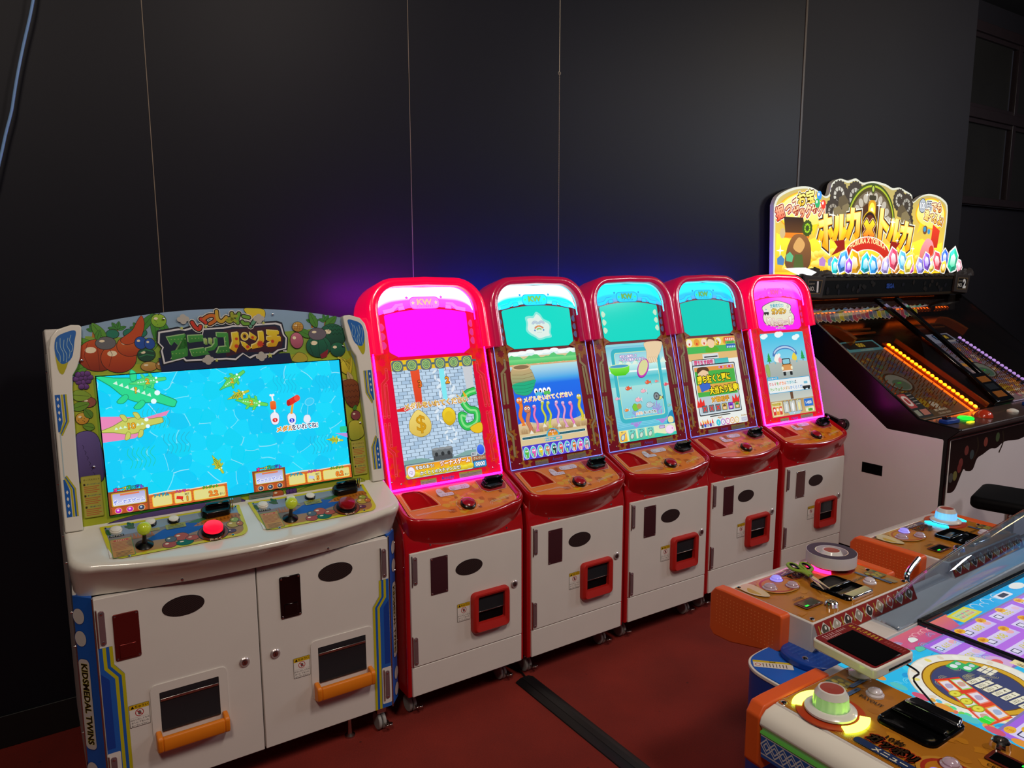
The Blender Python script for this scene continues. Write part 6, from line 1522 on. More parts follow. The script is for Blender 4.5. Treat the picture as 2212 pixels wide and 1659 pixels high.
        c.build('post_print', lift(TPAN, 0.0226), 'print', po)
    for x, y in ((-0.39, 0.075), (0.405, 0.045), (-0.39, 0.5), (0.39, 0.5)): caster(root, x, y)
    for x in (0.30, -0.30):
        f = MB().lathe([(0.018, 0), (0.018, 0.006), (0.008, 0.012), (0.006, 0.1)], 14, (x, 0.06, 0)).build('levelling_foot', 'steel', root)
    return root
M['coin_red'] = mat('red_brown_steel_plate', '#7a2c28', 0.22, metal=0.7, noise=0.08, nscale=10)
M['ball_yellow'] = mat('joystick_ball_yellow', '#c2d038', 0.22, coat=0.4, emit='#a8c818', estr=0.12)
M['button_lit'] = mat('button_lit_red', '#d01830', 0.3, emit='#ff0a30', estr=1.1)
M['button_dark'] = mat('button_unlit_red', '#96101a', 0.22, coat=0.4)
twin_cabinet()

# ================================================================== the black and white machine with the lit sign
def clear_mat(name, tint, rough=0.02, ior=1.45, strength=1.0):
    m = bpy.data.materials.new(name); m.use_nodes = True
    nt = m.node_tree
    for n in list(nt.nodes): nt.nodes.remove(n)
    out = nt.nodes.new('ShaderNodeOutputMaterial'); mix = nt.nodes.new('ShaderNodeMixShader')
    tr = nt.nodes.new('ShaderNodeBsdfTransparent'); gl = nt.nodes.new('ShaderNodeBsdfGlossy'); fr_ = nt.nodes.new('ShaderNodeFresnel')
    tr.inputs[0].default_value = (*lin(tint), 1); gl.inputs['Roughness'].default_value = rough
    ge = nt.nodes.new('ShaderNodeNewGeometry'); mr = nt.nodes.new('ShaderNodeMapRange')   # same reflectance on both faces of the pane
    mr.inputs['To Min'].default_value = ior; mr.inputs['To Max'].default_value = 1.0 / ior
    nt.links.new(ge.outputs['Backfacing'], mr.inputs['Value']); nt.links.new(mr.outputs['Result'], fr_.inputs['IOR'])
    nt.links.new(fr_.outputs[0], mix.inputs[0]); nt.links.new(tr.outputs[0], mix.inputs[1]); nt.links.new(gl.outputs[0], mix.inputs[2])
    nt.links.new(mix.outputs[0], out.inputs[0])
    return m
M['glass'] = clear_mat('machine_glass', '#e8dccc', 0.02, 1.4)
M['clear_orange'] = mat('orange_clear_plastic', '#d8823a', 0.15, trans=0.6, ior=1.3)
M['led_orange'] = glow('led_orange', '#ff7a10', 16.0)
M['led_orange_soft'] = glow('led_orange_soft', '#ff6a18', 3.6)
M['led_violet'] = glow('led_violet', '#a890ff', 2.6)
M['brass'] = mat('brass_pin', '#c88a50', 0.3, metal=0.9)
M['green_lit'] = mat('green_lit_button', '#20d040', 0.3, emit='#18f038', estr=1.2)
M['red_dome'] = mat('red_dome_button', '#c83a20', 0.2, coat=0.5)
M['rock'] = mat('brown_rock', '#2a1e16', 0.6, noise=0.3, nscale=18, bump=0.4)
M['white_lit'] = glow('white_lit_tray', '#f4f4f8', 1.2)
M['side_white'] = mat('side_white_panel', '#eae2e2', 0.5, noise=0.05, nscale=4)
M['deck_brown'] = mat('brown_printed_deck', '#4a3a34', 0.3, noise=0.4, nscale=30, coat=0.3)

def digger_machine():
    OX = 3.78
    root = empty('pusher_game_machine', (OX, 0, 0), 0, 'black and white medal machine with sloping glass and lit treasure sign', 'game machine')
    A = math.atan(0.739); ca, sa = math.cos(A), math.sin(A)
    GL = frame((-0.99, -0.221, 0.822), (1, 0, 0), (0, ca, sa))
    def gp(v, w): return (-0.221 + v * ca - w * sa, 0.822 + v * sa + w * ca)      # (y, z) of a point under the glass
    f0, f1 = gp(0.0, -0.020), gp(0.90, -0.12)
    MB().prism([(0.60, 0.03), (0.60, 1.30), (0.56, 1.30), f1, f0, (-0.221, 0.80), (-0.425, 0.792), (-0.372, 0.742), (-0.366, 0.03)], -0.965, 0.965, 'X').build('body', 'black', root, bevel=0.004)
    sil = [(0.60, 0.03), (0.60, 1.42), (0.567, 1.407), (-0.221, 0.824), (-0.428, 0.804), (-0.432, 0.797), (-0.378, 0.744), (-0.369, 0.03)]
    for s in (-1, 1):
        sp = MB().prism(sil, min(s * 0.965, s * 0.988), max(s * 0.965, s * 0.988), 'X').build('side_wall', 'black', root, bevel=0.003)
        wp = [(0.595, 0.035), (0.595, 1.236), (0.4157, 1.1025), (-0.056, 0.750), (-0.066, 0.745), (-0.352, 0.741), (-0.358, 0.734), (-0.353, 0.035)]
        MB().prism(wp, min(s * 0.988, s * 0.9905), max(s * 0.988, s * 0.9905), 'X').build('white_side_panel', 'side_white', sp, bevel=0.001)
        MB().bb(min(s * 0.990, s * 0.992), max(s * 0.990, s * 0.992), -0.053, 0.064, 0.481, 0.538).build('side_slot', 'black_matt', sp)
    # bracket with a round knob on the left side
    bk = MB().prism([(0.30, 0.775), (0.21, 0.752), (0.20, 0.72), (0.30, 0.735)], -1.012, -0.991, 'X').build('side_bracket', 'black', root, bevel=0.002)
    m = MB(); m.cyl((-1.012, 0.179, 0.7323), 0.030, 0.03, 24, 'X'); m.build('knob_socket', 'black', bk, bevel=0.003)
    m = MB(); m.m = Matrix.Translation((-1.028, 0.179, 0.7323)) @ Matrix.Rotation(-PI / 2, 4, 'Y'); m.lathe([(0.025, -0.002), (0.025, 0.004), (0.019, 0.013), (0.009, 0.018), (0.0004, 0.019)], 22, caps=False)
    m.build('knob', 'dark_plate', bk)
    # header with the number plates
    MB().bb(-0.975, 1.0, 0.545, 0.62, 1.412, 1.552).build('header', 'black_matt', root, bevel=0.006)
    HF = frame((0, 0.5445, 0), (1, 0, 0), (0, 0, 1))
    c = Canvas()
    c.rect(-0.96, 1.418, 0.985, 1.434, '#2c2010'); c.rect(-0.96, 1.524, 0.985, 1.542, '#2c2010')
    for k in range(60):
        x = -0.95 + k * 0.0325; h = 0.010 if k % 5 == 0 else 0.006
        c.rect(x, 1.419, x + 0.002, 1.419 + h, '#1a120a'); c.rect(x, 1.541 - h, x + 0.002, 1.541, '#1a120a')
    rnd = random.Random(4)
    for k in range(26): c.ell(rnd.uniform(-0.7, 0.7), rnd.uniform(1.45, 1.51), 0.018, 0.012, rnd.choice(['#1a1510', '#221a14', '#15121a']), 10, rnd.uniform(0, 90))
    c.text('SEGA', -0.005, 1.483, 0.040, '#2a4a98', [('#0a1638', 0.05)], bold=0.05, sx=0.95)
    c.build('header_print', HF, 'print', root)
    for n, x0, x1 in (('1', -0.955, -0.735), ('2', 0.785, 1.005)):
        m = MB().prism([(x0, 1.432), (x1 - 0.03, 1.418), (x1, 1.545), (x0 + 0.02, 1.560)], 0.525, 0.545, 'Y'); p = m.build('number_plate', 'rock', root, bevel=0.004)
        c = Canvas(); cx = (x0 + x1) / 2
        c.poly([(cx - 0.075, 1.448), (cx + 0.055, 1.445), (cx + 0.075, 1.528), (cx - 0.065, 1.532)], '#6a5434'); c.poly([(cx - 0.068, 1.453), (cx + 0.050, 1.450), (cx + 0.068, 1.523), (cx - 0.058, 1.527)], '#100c0a')
        c.text(n, cx + 0.028, 1.488, 0.085, '#e8e4dc', bold=0.05); c.text('NO.', cx - 0.032, 1.478, 0.036, '#c8c0b0', bold=0.02); c.marks(cx - 0.055, 1.502, cx + 0.0, 1.512, '#a89c88', 7)
        c.build('plate_print', frame((0, 0.5242, 0), (1, 0, 0), (0, 0, 1)), 'print', p)
    rnd = random.Random(9)
    for k in range(30):                                   # rocky ridge along the top ledge
        x = -0.88 + k * 0.066; r = rnd.uniform(0.014, 0.022)
        if k < 4 or k > 26: r = rnd.uniform(0.035, 0.055)
        pts = [[(x + r * 1.7 * math.cos(a) * rr_ * rnd.uniform(0.75, 1.15), 0.560 + 0.03 * math.sin(a) * rr_ * rnd.uniform(0.7, 1.1), 1.545 + zz * r * rnd.uniform(0.85, 1.15)) for a in [2 * PI * j / 7 + k for j in range(7)]] for rr_, zz in ((1, 0), (0.92, 0.5), (0.6, 0.9), (0.15, 1.0))]
        MB().loft(pts, True, True).build('ledge_rock', 'rock', root, smooth=False)
    # lit sign
    OUT = [(2.6433, 1.56), (2.6198, 1.9572), (2.6596, 2.0143), (2.7907, 2.0631), (2.9292, 2.0767), (3.027, 2.0563), (3.0882, 2.0305), (3.1364, 2.0447), (3.1597, 2.1103), (3.2373, 2.1415), (3.3203, 2.1348), (3.4021, 2.1536), (3.4794, 2.1325), (3.5977, 2.1488), (3.734, 2.1384), (3.8173, 2.1181), (3.8985, 2.1259), (3.9723, 2.1108), (4.0548, 2.0861), (4.0795, 2.0418), (4.1729, 2.0856), (4.2974, 2.1052), (4.4591, 2.0798), (4.5391, 2.0015), (4.5191, 1.70), (4.515, 1.56)]
    top = catmull(OUT[1:-1], 4, False)
    P = [(x - OX, z) for x, z in [OUT[0]] + top + [OUT[-1]]]
    sg = MB().prism(P, 0.601, 0.628, 'Y').build('sign', 'white_gloss', root)
    c = Canvas()
    cx0 = sum(p[0] for p in P) / len(P)
    c.poly(P, '#c8c8b8')
    c.poly([(-0.20 + (x + 0.20) * 0.985, 1.60 + (z - 1.60) * 0.975) for x, z in P], ('#ecc41c', '#a89a60'))
    # gold heap and glow
    c.poly([(-1.125, 1.575), (-1.125, 1.80), (-0.9, 1.74), (-0.7, 1.80), (-0.5, 1.74), (-0.2, 1.77), (0.2, 1.74), (0.45, 1.80), (0.6, 1.75), (0.715, 1.78), (0.722, 1.575)], ('#d0a01c', '#fce63a'))
    for k in range(70):
        x, z = rnd.uniform(-1.08, 0.70), rnd.uniform(1.59, 1.71)
        c.ell(x, z, 0.035, 0.020, ('#d09a18', '#fff070'), 12, rnd.uniform(-30, 30))
    # gears and arch
    def gear(x, z, r, n, col, hub):
        c.poly([(x + (r if (k // 2) % 2 else r * 0.93) * math.cos(PI * k / n), z + (r if (k // 2) % 2 else r * 0.93) * math.sin(PI * k / n)) for k in range(2 * n)], col)
        c.ell(x, z, r * 0.58, r * 0.58, hub, 24)
        for k in range(10): c.line([(x + r * 0.30 * math.cos(k * PI / 5), z + r * 0.30 * math.sin(k * PI / 5)), (x + r * 0.6 * math.cos(k * PI / 5), z + r * 0.6 * math.sin(k * PI / 5))], r * 0.07, col)
        c.ell(x, z, r * 0.34, r * 0.34, col, 20)
    gear(-0.545, 2.04, 0.095, 40, '#3c342c', '#b8b4a8'); gear(-0.375, 2.035, 0.105, 44, '#3c342c', '#a8a498'); gear(-0.60, 1.94, 0.085, 36, '#3a322a', '#90887a'); gear(0.125, 2.045, 0.075, 34, '#3c342c', '#b0aca0'); gear(0.215, 2.01, 0.085, 36, '#3c342c', '#98948a'); gear(0.235, 1.90, 0.08, 34, '#3a322a', '#90887a')
    for x, z in ((-0.50, 2.0), (-0.46, 1.95), (-0.55, 1.93), (0.16, 1.97), (0.21, 1.93), (0.26, 1.87), (-0.62, 1.88)): c.poly([(x - 0.05, z - 0.03), (x + 0.03, z - 0.045), (x + 0.06, z + 0.01), (x + 0.01, z + 0.05), (x - 0.045, z + 0.03)], rnd.choice(['#6a5c40', '#7a6c4c', '#5a4e38']))
    c.poly(arc(-0.185, 1.875, 0.275, 0, 180, 30, 0.262), '#3a4a1c'); c.poly(arc(-0.185, 1.875, 0.262, 0, 180, 30, 0.248), '#a0b028'); c.poly(arc(-0.185, 1.875, 0.25, 0, 180, 30, 0.236), '#48401c'); c.poly(arc(-0.185, 1.875, 0.232, 0, 180, 30, 0.215), '#6a5c48')
    for k in range(10):
        a = math.radians(12 + k * 17); c.ell(-0.185 + 0.19 * math.cos(a), 1.875 + 0.175 * math.sin(a), 0.03, 0.024, '#b0a898', 14, math.degrees(a))
    c.poly(arc(-0.185, 1.875, 0.155, 0, 180, 24, 0.14), '#4a2c18'); c.ell(-0.185, 2.10, 0.022, 0.028, '#38441c'); c.ell(-0.185, 2.10, 0.012, 0.018, '#a8b848')
    c.rr(-0.225, 2.03, -0.145, 2.06, 0.012, '#3a3424'); c.rr(-0.228, 1.91, -0.142, 2.03, 0.03, '#c8901c'); c.ell(-0.185, 1.965, 0.034, 0.05, '#f8e848'); c.ell(-0.185, 1.95, 0.018, 0.034, '#fffbc8')
    # two speech bubbles
    def bubble(pts, tail):
        for k, col in ((1.0, '#e8901c'), (0.955, '#f0c81c'), (0.90, '#e0dc9a')):
            mx = sum(p[0] for p in pts) / len(pts); mz = sum(p[1] for p in pts) / len(pts)
            c.blob([(mx + (x - mx) * k, mz + (z - mz) * k) for x, z in pts], ('#e8d058', col) if k < 0.92 else col)
        c.poly(tail, '#f0c81c')
    bubble([(-1.12, 1.90), (-1.10, 1.975), (-0.97, 2.035), (-0.83, 2.052), (-0.72, 2.00), (-0.685, 1.94), (-0.72, 1.86), (-0.85, 1.83), (-1.04, 1.84)], [(-0.80, 1.855), (-0.74, 1.865), (-0.785, 1.79)])
    bubble([(0.335, 1.98), (0.39, 2.05), (0.53, 2.078), (0.66, 2.05), (0.722, 1.985), (0.70, 1.90), (0.60, 1.865), (0.46, 1.88), (0.36, 1.92)], [(0.40, 1.905), (0.44, 1.89), (0.37, 1.83)])
    c.text('掘って', -1.035, 1.945, 0.080, ('#d83818', '#f4dcb0'), [('#f4f0e4', 0.12), ('#7a1410', 0.07)], bold=0.045, rot=22)
    c.text('お宝', -0.872, 2.012, 0.086, ('#d8a818', '#f4ec8a'), [('#f4f0e4', 0.12), ('#4a3008', 0.07)], bold=0.045, rot=12)
    c.text('ザックザク!', -0.835, 1.935, 0.082, ('#e06018', '#f4e4b8'), [('#f4f0e4', 0.12), ('#8a1c10', 0.07)], bold=0.045, rot=6, sx=0.72)
    for x, z, col in ((-0.745, 2.03, '#3a8ad8'), (-0.76, 1.985, '#28a060'), (-0.70, 1.98, '#d83828')): c.ell(x, z, 0.024, 0.028, col, 14); c.ell(x - 0.006, z + 0.008, 0.008, 0.010, '#e8f0f4', 8)
    c.ell(0.415, 2.022, 0.047, 0.050, '#50545c', 24); c.ell(0.415, 2.022, 0.041, 0.044, '#a8b0b8', 24); c.text('100', 0.415, 2.022, 0.058, '#e8ecf0', [('#50545c', 0.06)], bold=0.03, sx=0.8)
    c.text('円', 0.50, 2.022, 0.068, '#c0c4cc', [('#f4f0e4', 0.14), ('#3c4048', 0.08)], bold=0.03); c.text('でも', 0.600, 2.018, 0.072, ('#e08818', '#f4e4b8'), [('#f4f0e4', 0.14), ('#7a3010', 0.08)], bold=0.04)
    c.text('遊べるよ!', 0.572, 1.945, 0.074, ('#e09818', '#f4ec9a'), [('#f4f0e4', 0.14), ('#7a3810', 0.08)], bold=0.04, rot=-10, sx=0.8)
    # where the two figures stand on the real sign: plain heaps of gear, crates and cloth
    c.rr(-1.09, 1.775, -0.82, 1.805, 0.01, '#d87818'); c.poly([(-1.05, 1.805), (-1.07, 1.895), (-0.89, 1.895), (-0.86, 1.805)], ('#5a3818', '#2e1c10'))
    gear(-0.845, 1.835, 0.05, 24, '#3a4a18', '#98c820'); c.ell(-1.075, 1.80, 0.025, 0.03, '#c0a878', 16)
    c.blob([(-1.02, 1.60), (-1.03, 1.70), (-0.97, 1.79), (-0.86, 1.79), (-0.80, 1.72), (-0.82, 1.60)], ('#5a3c24', '#8a5a30')); c.blob([(-0.97, 1.72), (-0.92, 1.78), (-0.86, 1.74), (-0.90, 1.69)], '#c89858'); c.poly([(-0.96, 1.60), (-0.95, 1.68), (-0.88, 1.68), (-0.86, 1.60)], '#4a5a28')
    c.poly([(0.55, 1.74), (0.57, 1.90), (0.665, 1.86), (0.645, 1.74)], ('#b82818', '#d83a20')); c.blob([(0.44, 1.63), (0.43, 1.72), (0.50, 1.80), (0.58, 1.78), (0.61, 1.70), (0.58, 1.62)], ('#c05838', '#e898a0')); c.ell(0.57, 1.72, 0.032, 0.036, '#c83820', 18); c.ell(0.47, 1.86, 0.03, 0.03, '#6a4830', 18); c.ell(0.465, 1.865, 0.018, 0.018, '#3888b8', 14); c.ell(0.52, 1.85, 0.018, 0.018, '#3888b8', 14)
    # title
    def block(pts, dx, dz, sx, sz, rot, cols):
        a = math.radians(rot)
        q = [(dx + sx * x * math.cos(a) - sz * z * math.sin(a), dz + sx * x * math.sin(a) + sz * z * math.cos(a)) for x, z in pts]
        return q
    ST = {'ホ': [[(-0.42, 0.22), (0.42, 0.28)], [(0.02, 0.5), (0.0, -0.42), (-0.16, -0.34)], [(-0.22, 0.02), (-0.40, -0.28)], [(0.24, 0.04), (0.42, -0.22)]],
          'ル': [[(-0.18, 0.42), (-0.20, 0.0), (-0.40, -0.40)], [(0.14, 0.46), (0.12, -0.36), (0.28, -0.26), (0.44, -0.04)]],
          'カ': [[(-0.44, 0.20), (0.36, 0.26), (0.32, -0.30), (0.14, -0.40)], [(-0.04, 0.50), (-0.08, 0.0), (-0.38, -0.42)]],
          'ト': [[(-0.18, 0.50), (-0.18, -0.46)], [(-0.16, 0.12), (0.34, -0.10)]]}
    T = [('ホ', -0.665, 1.825, 0.20, 7), ('ル', -0.525, 1.845, 0.18, 5), ('カ', -0.385, 1.872, 0.205, 3), ('ト', -0.045, 1.875, 0.215, -3), ('ル', 0.085, 1.842, 0.18, -6), ('カ', 0.225, 1.808, 0.205, -9)]
    for wd, ci in ((0.082, '#e4e0cc'), (0.068, '#2c2014'), (0.050, '#e88a14'), (0.040, None)):
        for t, x, z, sz_, r_ in T:
            c.at(x, z, r_)
            for q in ST[t]:
                p_ = [(u_ * sz_ * 0.78, v_ * sz_) for u_, v_ in q]
                c.line(p_, wd, ci or (lambda u_, v_, h=sz_: ('#f09c10' if v_ < -0.2 * h else '#f8cc28' if v_ < 0.15 * h else '#fff08a')))
    c.at()
    c.ell(-0.205, 1.845, 0.092, 0.118, '#c8a018', 30); c.ell(-0.205, 1.845, 0.084, 0.110, '#301810', 30); c.ell(-0.205, 1.845, 0.07, 0.092, '#5a2414', 30)
    c.text('×', -0.205, 1.845, 0.22, ('#e83818', '#f8e030'), [('#e8c8a0', 0.05), ('#4a1808', 0.03)], bold=0.06)
    # ribbon
    for s_ in (-1, 1): c.poly([(-0.205 + s_ * 0.26, 1.775), (-0.205 + s_ * 0.37, 1.765), (-0.205 + s_ * 0.33, 1.73), (-0.205 + s_ * 0.39, 1.675), (-0.205 + s_ * 0.25, 1.715)], '#8a1810')
    up_ = [(-0.205 + 0.28 * math.cos(math.radians(t)), 1.62 + 0.175 * math.sin(math.radians(t))) for t in range(20, 161, 10)]
    lo_ = [(-0.205 + 0.26 * math.cos(math.radians(t)), 1.545 + 0.175 * math.sin(math.radians(t))) for t in range(160, 19, -10)]
    c.poly([(x - (x + 0.205) * -0.02, z + 0.006) for x, z in up_] + [(x, z - 0.006) for x, z in lo_], '#e8e0d0'); c.poly(up_ + lo_, ('#a81c14', '#c82c1c'))
    c.text('HORUKA X TORUKA', -0.205, 1.733, 0.047, '#f4e8a0', bold=0.02, bend=0.9, width=0.40)
    c.text('TM', 0.25, 1.665, 0.025, '#f0f0e8', bold=0.03)
    for x, z, r in ((-0.60, 1.92, 0.03), (-0.25, 2.06, 0.022), (-0.11, 2.0, 0.03), (0.06, 1.90, 0.035), (0.13, 1.78, 0.022), (-0.72, 1.76, 0.018), (0.33, 1.73, 0.025), (-1.09, 1.70, 0.035)): c.star(x, z, r, r * 0.22, 4, '#fffff4')
    for x, z, col in ((-1.08, 1.64, '#4878a8'), (-1.0, 1.66, '#58a878'), (-0.68, 1.635, '#a878b8'), (-0.59, 1.635, '#6890c8'), (-0.52, 1.64, '#c86858')): c.poly([(x - 0.03, z - 0.02), (x + 0.025, z - 0.025), (x + 0.035, z + 0.01), (x, z + 0.035), (x - 0.035, z + 0.015)], col)
    c.build('sign_print', frame((0, 0.6005, 0), (1, 0, 0), (0, 0, 1)), 'sign', sg)
    # row of cut-out gems in front of the sign
    gems = [(-0.60, 1.615, 0.040, '#18c8c8'), (-0.545, 1.645, 0.05, '#3888e0'), (-0.50, 1.615, 0.038, '#9048d8'), (-0.435, 1.635, 0.06, '#f0a818'), (-0.345, 1.63, 0.05, '#18b0c8'), (-0.28, 1.62, 0.048, '#38a0f0'), (-0.21, 1.635, 0.036, '#e88868'), (-0.16, 1.615, 0.044, '#a898d8'), (-0.095, 1.665, 0.052, '#e84868'), (-0.055, 1.615, 0.05, '#f09838'), (0.005, 1.655, 0.048, '#60b8e8'), (0.06, 1.63, 0.046, '#f0d848'), (0.105, 1.605, 0.034, '#e858b8'), (0.19, 1.61, 0.048, '#8880d8'), (0.245, 1.65, 0.045, '#8858d0'), (0.315, 1.625, 0.04, '#f0d048'), (0.365, 1.655, 0.05, '#e84858'), (0.43, 1.61, 0.036, '#f0b828'), (0.455, 1.675, 0.045, '#3060e0'), (0.54, 1.655, 0.066, '#28c898'), (0.61, 1.62, 0.036, '#e898a8')]
    for k, (x, z, r, col) in enumerate(gems):
        r *= 1.35; x = -0.6 + (x + 0.6) * 1.22; z -= 0.008
        rot = rnd.uniform(-35, 35); a0 = math.radians(rot)
        hexa = [(x + r * sx_ * math.cos(a0) - r * sz_ * math.sin(a0) * 1.25, max(1.560, z + r * sx_ * math.sin(a0) + r * sz_ * math.cos(a0) * 1.25)) for sx_, sz_ in ((-0.75, 0.5), (0, 1), (0.75, 0.5), (0.75, -0.5), (0, -1), (-0.75, -0.5))]
        y = 0.560 - (k % 3) * 0.006
        g = MB().prism(hexa, y, y + 0.004, 'Y').build('gem_cutout', 'white_gloss', root)
        gc = Canvas(); gc.poly(hexa, '#f4f4f0')
        L = lin(col); inn = [(x + (a - x) * 0.88, z + (b - z) * 0.88) for a, b in hexa]
        mid = [(x + (a - x) * 0.5, z + (b - z) * 0.5) for a, b in hexa]
        for j in range(6):
            kf = [1.15, 1.0, 0.8, 0.62, 0.8, 1.0][j]
            cc_ = tuple(min(1.0, int(col[1 + 2 * i:3 + 2 * i], 16) / 255 * kf + (0.12 if kf > 1 else 0)) for i in range(3))
            zz = gc.z; gc.poly([inn[j], inn[(j + 1) % 6], mid[(j + 1) % 6], mid[j]], cc_); gc.z = zz
        gc.z += 4e-5
        gc.poly([(x + (a - x) * 0.5, z + (b - z) * 0.5) for a, b in hexa], (col, '#f0f4f4'))
        gc.build('gem_print', frame((0, y - 0.0006, 0), (1, 0, 0), (0, 0, 1)), 'sign', g)
    MB().prism([(-1.045, 1.598), (-0.93, 1.602), (-0.82, 1.575), (-0.88, 1.552), (-0.97, 1.575)], 0.53, 0.60, 'Y').build('lit_ledge', 'white_lit', root, bevel=0.003)
    # glass, frame bars
    m = MB(); m.m = GL; m.box((0.99, 0.49, -0.002), (1.93, 0.985, 0.004)); m.build('glass', 'glass', root, smooth=False)
    def bar(name, q, w0, w1, mt='black_gloss', par=root):
        m = MB(); m.m = GL; m.prism(q, w0, w1); return m.build(name, mt, par, bevel=0.003)
    bar('glass_bar', [(0.83, 0.97), (0.885, 0.97), (0.925, 0.23), (0.885, 0.23)], -0.01, 0.012)
    bar('glass_bar', [(1.065, 0.97), (1.115, 0.97), (1.055, 0.23), (1.02, 0.23)], -0.01, 0.012)
    ctr = bar('centre_console', [(0.885, 0.232), (1.055, 0.232), (1.055, 0.0), (0.84, 0.0)], -0.03, 0.014)
    for k in range(3): 
        m = MB(); m.m = GL; m.box((0.962 - k * 0.005, 0.175 - k * 0.062, 0.015), (0.11, 0.046, 0.002)); m.build('console_window', ['clear_orange', 'smoked', 'clear_orange'][k], ctr)
    # inside: side plates, left and right playfields
    FA = Vector((0, f1[0] - f0[0], f1[1] - f0[1])).normalized()
    FL = frame((-0.99, f0[0], f0[1]), (1, 0, 0), FA)
    def field(u0, u1, night):
        c = Canvas()
        c.poly([(u0, 0.0), (u1, 0.0), (u1, 0.70), (u0, 0.70)], ('#6a5a4c', '#4a5868') if not night else ('#8a7c90', '#5c6a98'))
        c.rect(u0, 0.60, u1, 0.70, '#58a8c8' if not night else '#8898c8')
        c.rr(u0 + 0.20, 0.625, u1 - 0.02, 0.69, 0.01, '#1c2028'); c.text('000', (u0 + u1) / 2 + 0.09, 0.66, 0.05, '#e8d048', bold=0.03); c.marks((u0 + u1) / 2 + 0.03, 0.605, (u0 + u1) / 2 + 0.17, 0.620, '#c8c0a8', 9)
        c.rr(u0 + 0.14, 0.63, u0 + 0.20, 0.69, 0.02, '#28386a'); c.text('7', u0 + 0.17, 0.66, 0.045, '#68a8e8', bold=0.04)
        for k in range(60):
            x, y = rnd.uniform(u0 + 0.03, u1 - 0.03), rnd.uniform(0.05, 0.58)
            c.ell(x, y, rnd.uniform(0.015, 0.04), rnd.uniform(0.01, 0.03), rnd.choice(['#8a6a3c', '#5a4a70', '#4a6a58', '#7a4a34', '#98803c', '#3c4a78'] if not night else ['#c8a858', '#7a58a8', '#a85888', '#c8c0d0', '#d89848', '#5868b0']), 12, rnd.uniform(0, 180))
        c.ell((u0 + u1) / 2 - 0.02, 0.30, 0.11, 0.085, '#38302c', 28); c.ell((u0 + u1) / 2 - 0.02, 0.30, 0.095, 0.072, '#7a8a90', 28); c.ell((u0 + u1) / 2 - 0.02, 0.28, 0.07, 0.045, '#48706a', 24); c.rect((u0 + u1) / 2 - 0.04, 0.29, (u0 + u1) / 2, 0.30, '#28d048')
        c.ell((u0 + u1) / 2 - 0.06, 0.12, 0.06, 0.04, '#a89030', 20); c.ell((u0 + u1) / 2 + 0.03, 0.09, 0.035, 0.03, '#c8c8c8', 20); c.text('BET MEDALS', (u0 + u1) / 2 + 0.03, 0.05, 0.022, '#e8e4dc', bold=0.03); c.marks((u0 + u1) / 2 - 0.03, 0.016, (u0 + u1) / 2 + 0.10, 0.030, '#d8d4cc', 10)
        o = c.build('playfield', lift(FL, 0.002), 'field_night' if night else 'field_dim', root)
        pm = MB(); pm.m = FL
        for r_ in range(15):
            for k in range(10):
                x = u0 + 0.05 + (k + 0.5 * (r_ % 2)) * (u1 - u0 - 0.08) / 10; y = 0.06 + r_ * 0.035
                if (x - (u0 + u1) / 2 + 0.02) ** 2 + (y - 0.30) ** 2 < 0.008: continue
                pm.cyl((x, y, 0.016), 0.0028, 0.028, 6)
        tag(pm.build('pins', 'brass', o), kind='stuff')
        return o
    field(0.03, 0.57, False); field(1.09, 1.46, True)
    for u, mt, n, nm in ((0.625, 'led_orange', 22, 'amber_lamp'), (1.485, 'led_violet', 22, 'violet_lamp')):
        rail = MB(); rail.m = FL; rail.box((u, 0.32, 0.008), (0.052, 0.66, 0.012)); ro = rail.build('lamp_rail', 'clear_orange' if u < 1 else 'smoked', root, bevel=0.003)
        base = None
        for k in range(n):
            m = MB(); m.m = FL @ Matrix.Translation((u, 0.01 + k * 0.0290, 0.014)); m.lathe([(0.012, 0), (0.011, 0.006), (0.006, 0.010), (0.0005, 0.011)], 10, caps=False)
            if base is None: base = m.build(nm, mt, ro); first = m.m.translation.copy()
            else: share(base, nm, ro, tuple(m.m.translation - first))
        MB_ = MB(); MB_.m = FL; MB_.box((u - 0.05, 0.30, 0.004), (0.014, 0.62, 0.008)); MB_.build('guide_rail', 'led_orange_soft' if u < 1 else 'smoked', root)
    m = MB(); m.m = FL; m.box((0.755, 0.33, 0.014), (0.008, 0.66, 0.028)); m.build('clear_fin', 'clear_orange', root)
    m = MB(); m.m = FL; m.box((0.035, 0.30, 0.012), (0.012, 0.46, 0.012)); m.build('edge_lamp', 'led_orange_soft', root)
    # arched guides, rods and lamp bars at the top
    for u in (0.24, 1.56):
        pth = catmull([(u - 0.05, 0.82, 0.03), (u + 0.03, 0.80, 0.035), (u + 0.065, 0.74, 0.035), (u + 0.07, 0.66, 0.03)], 6, False)
        m = MB(); m.m = FL
        m.loft([[(x - 0.02, y, 0.0), (x + 0.02, y + 0.01, 0.0), (x + 0.02, y + 0.01, 0.05), (x - 0.02, y, 0.05)] for x, y, w_ in pth], True, True); m.build('arched_guide', 'clear_orange', root)
    for v in (0.735, 0.775):
        for u0, u1 in ((0.3, 0.62), (1.1, 1.45)):
            m = MB(); m.m = FL; m.tube([(u0, v, 0.03), (u1, v, 0.03)], 0.008, 8); m.build('guide_rod', 'brass', root)
    for u0, u1 in ((0.02, 0.80), (1.10, 1.75)):
        m = MB(); m.m = FL; m.box(((u0 + u1) / 2, 0.915, 0.06), (u1 - u0, 0.018, 0.018)); lb = m.build('lamp_bar', 'led_orange_soft', root)
        for k in range(int((u1 - u0) / 0.04)):
            m = MB(); m.m = FL; m.box((u0 + 0.02 + k * 0.04, 0.900, 0.066), (0.004, 0.03, 0.02)); m.build('bar_tooth', 'black', lb)
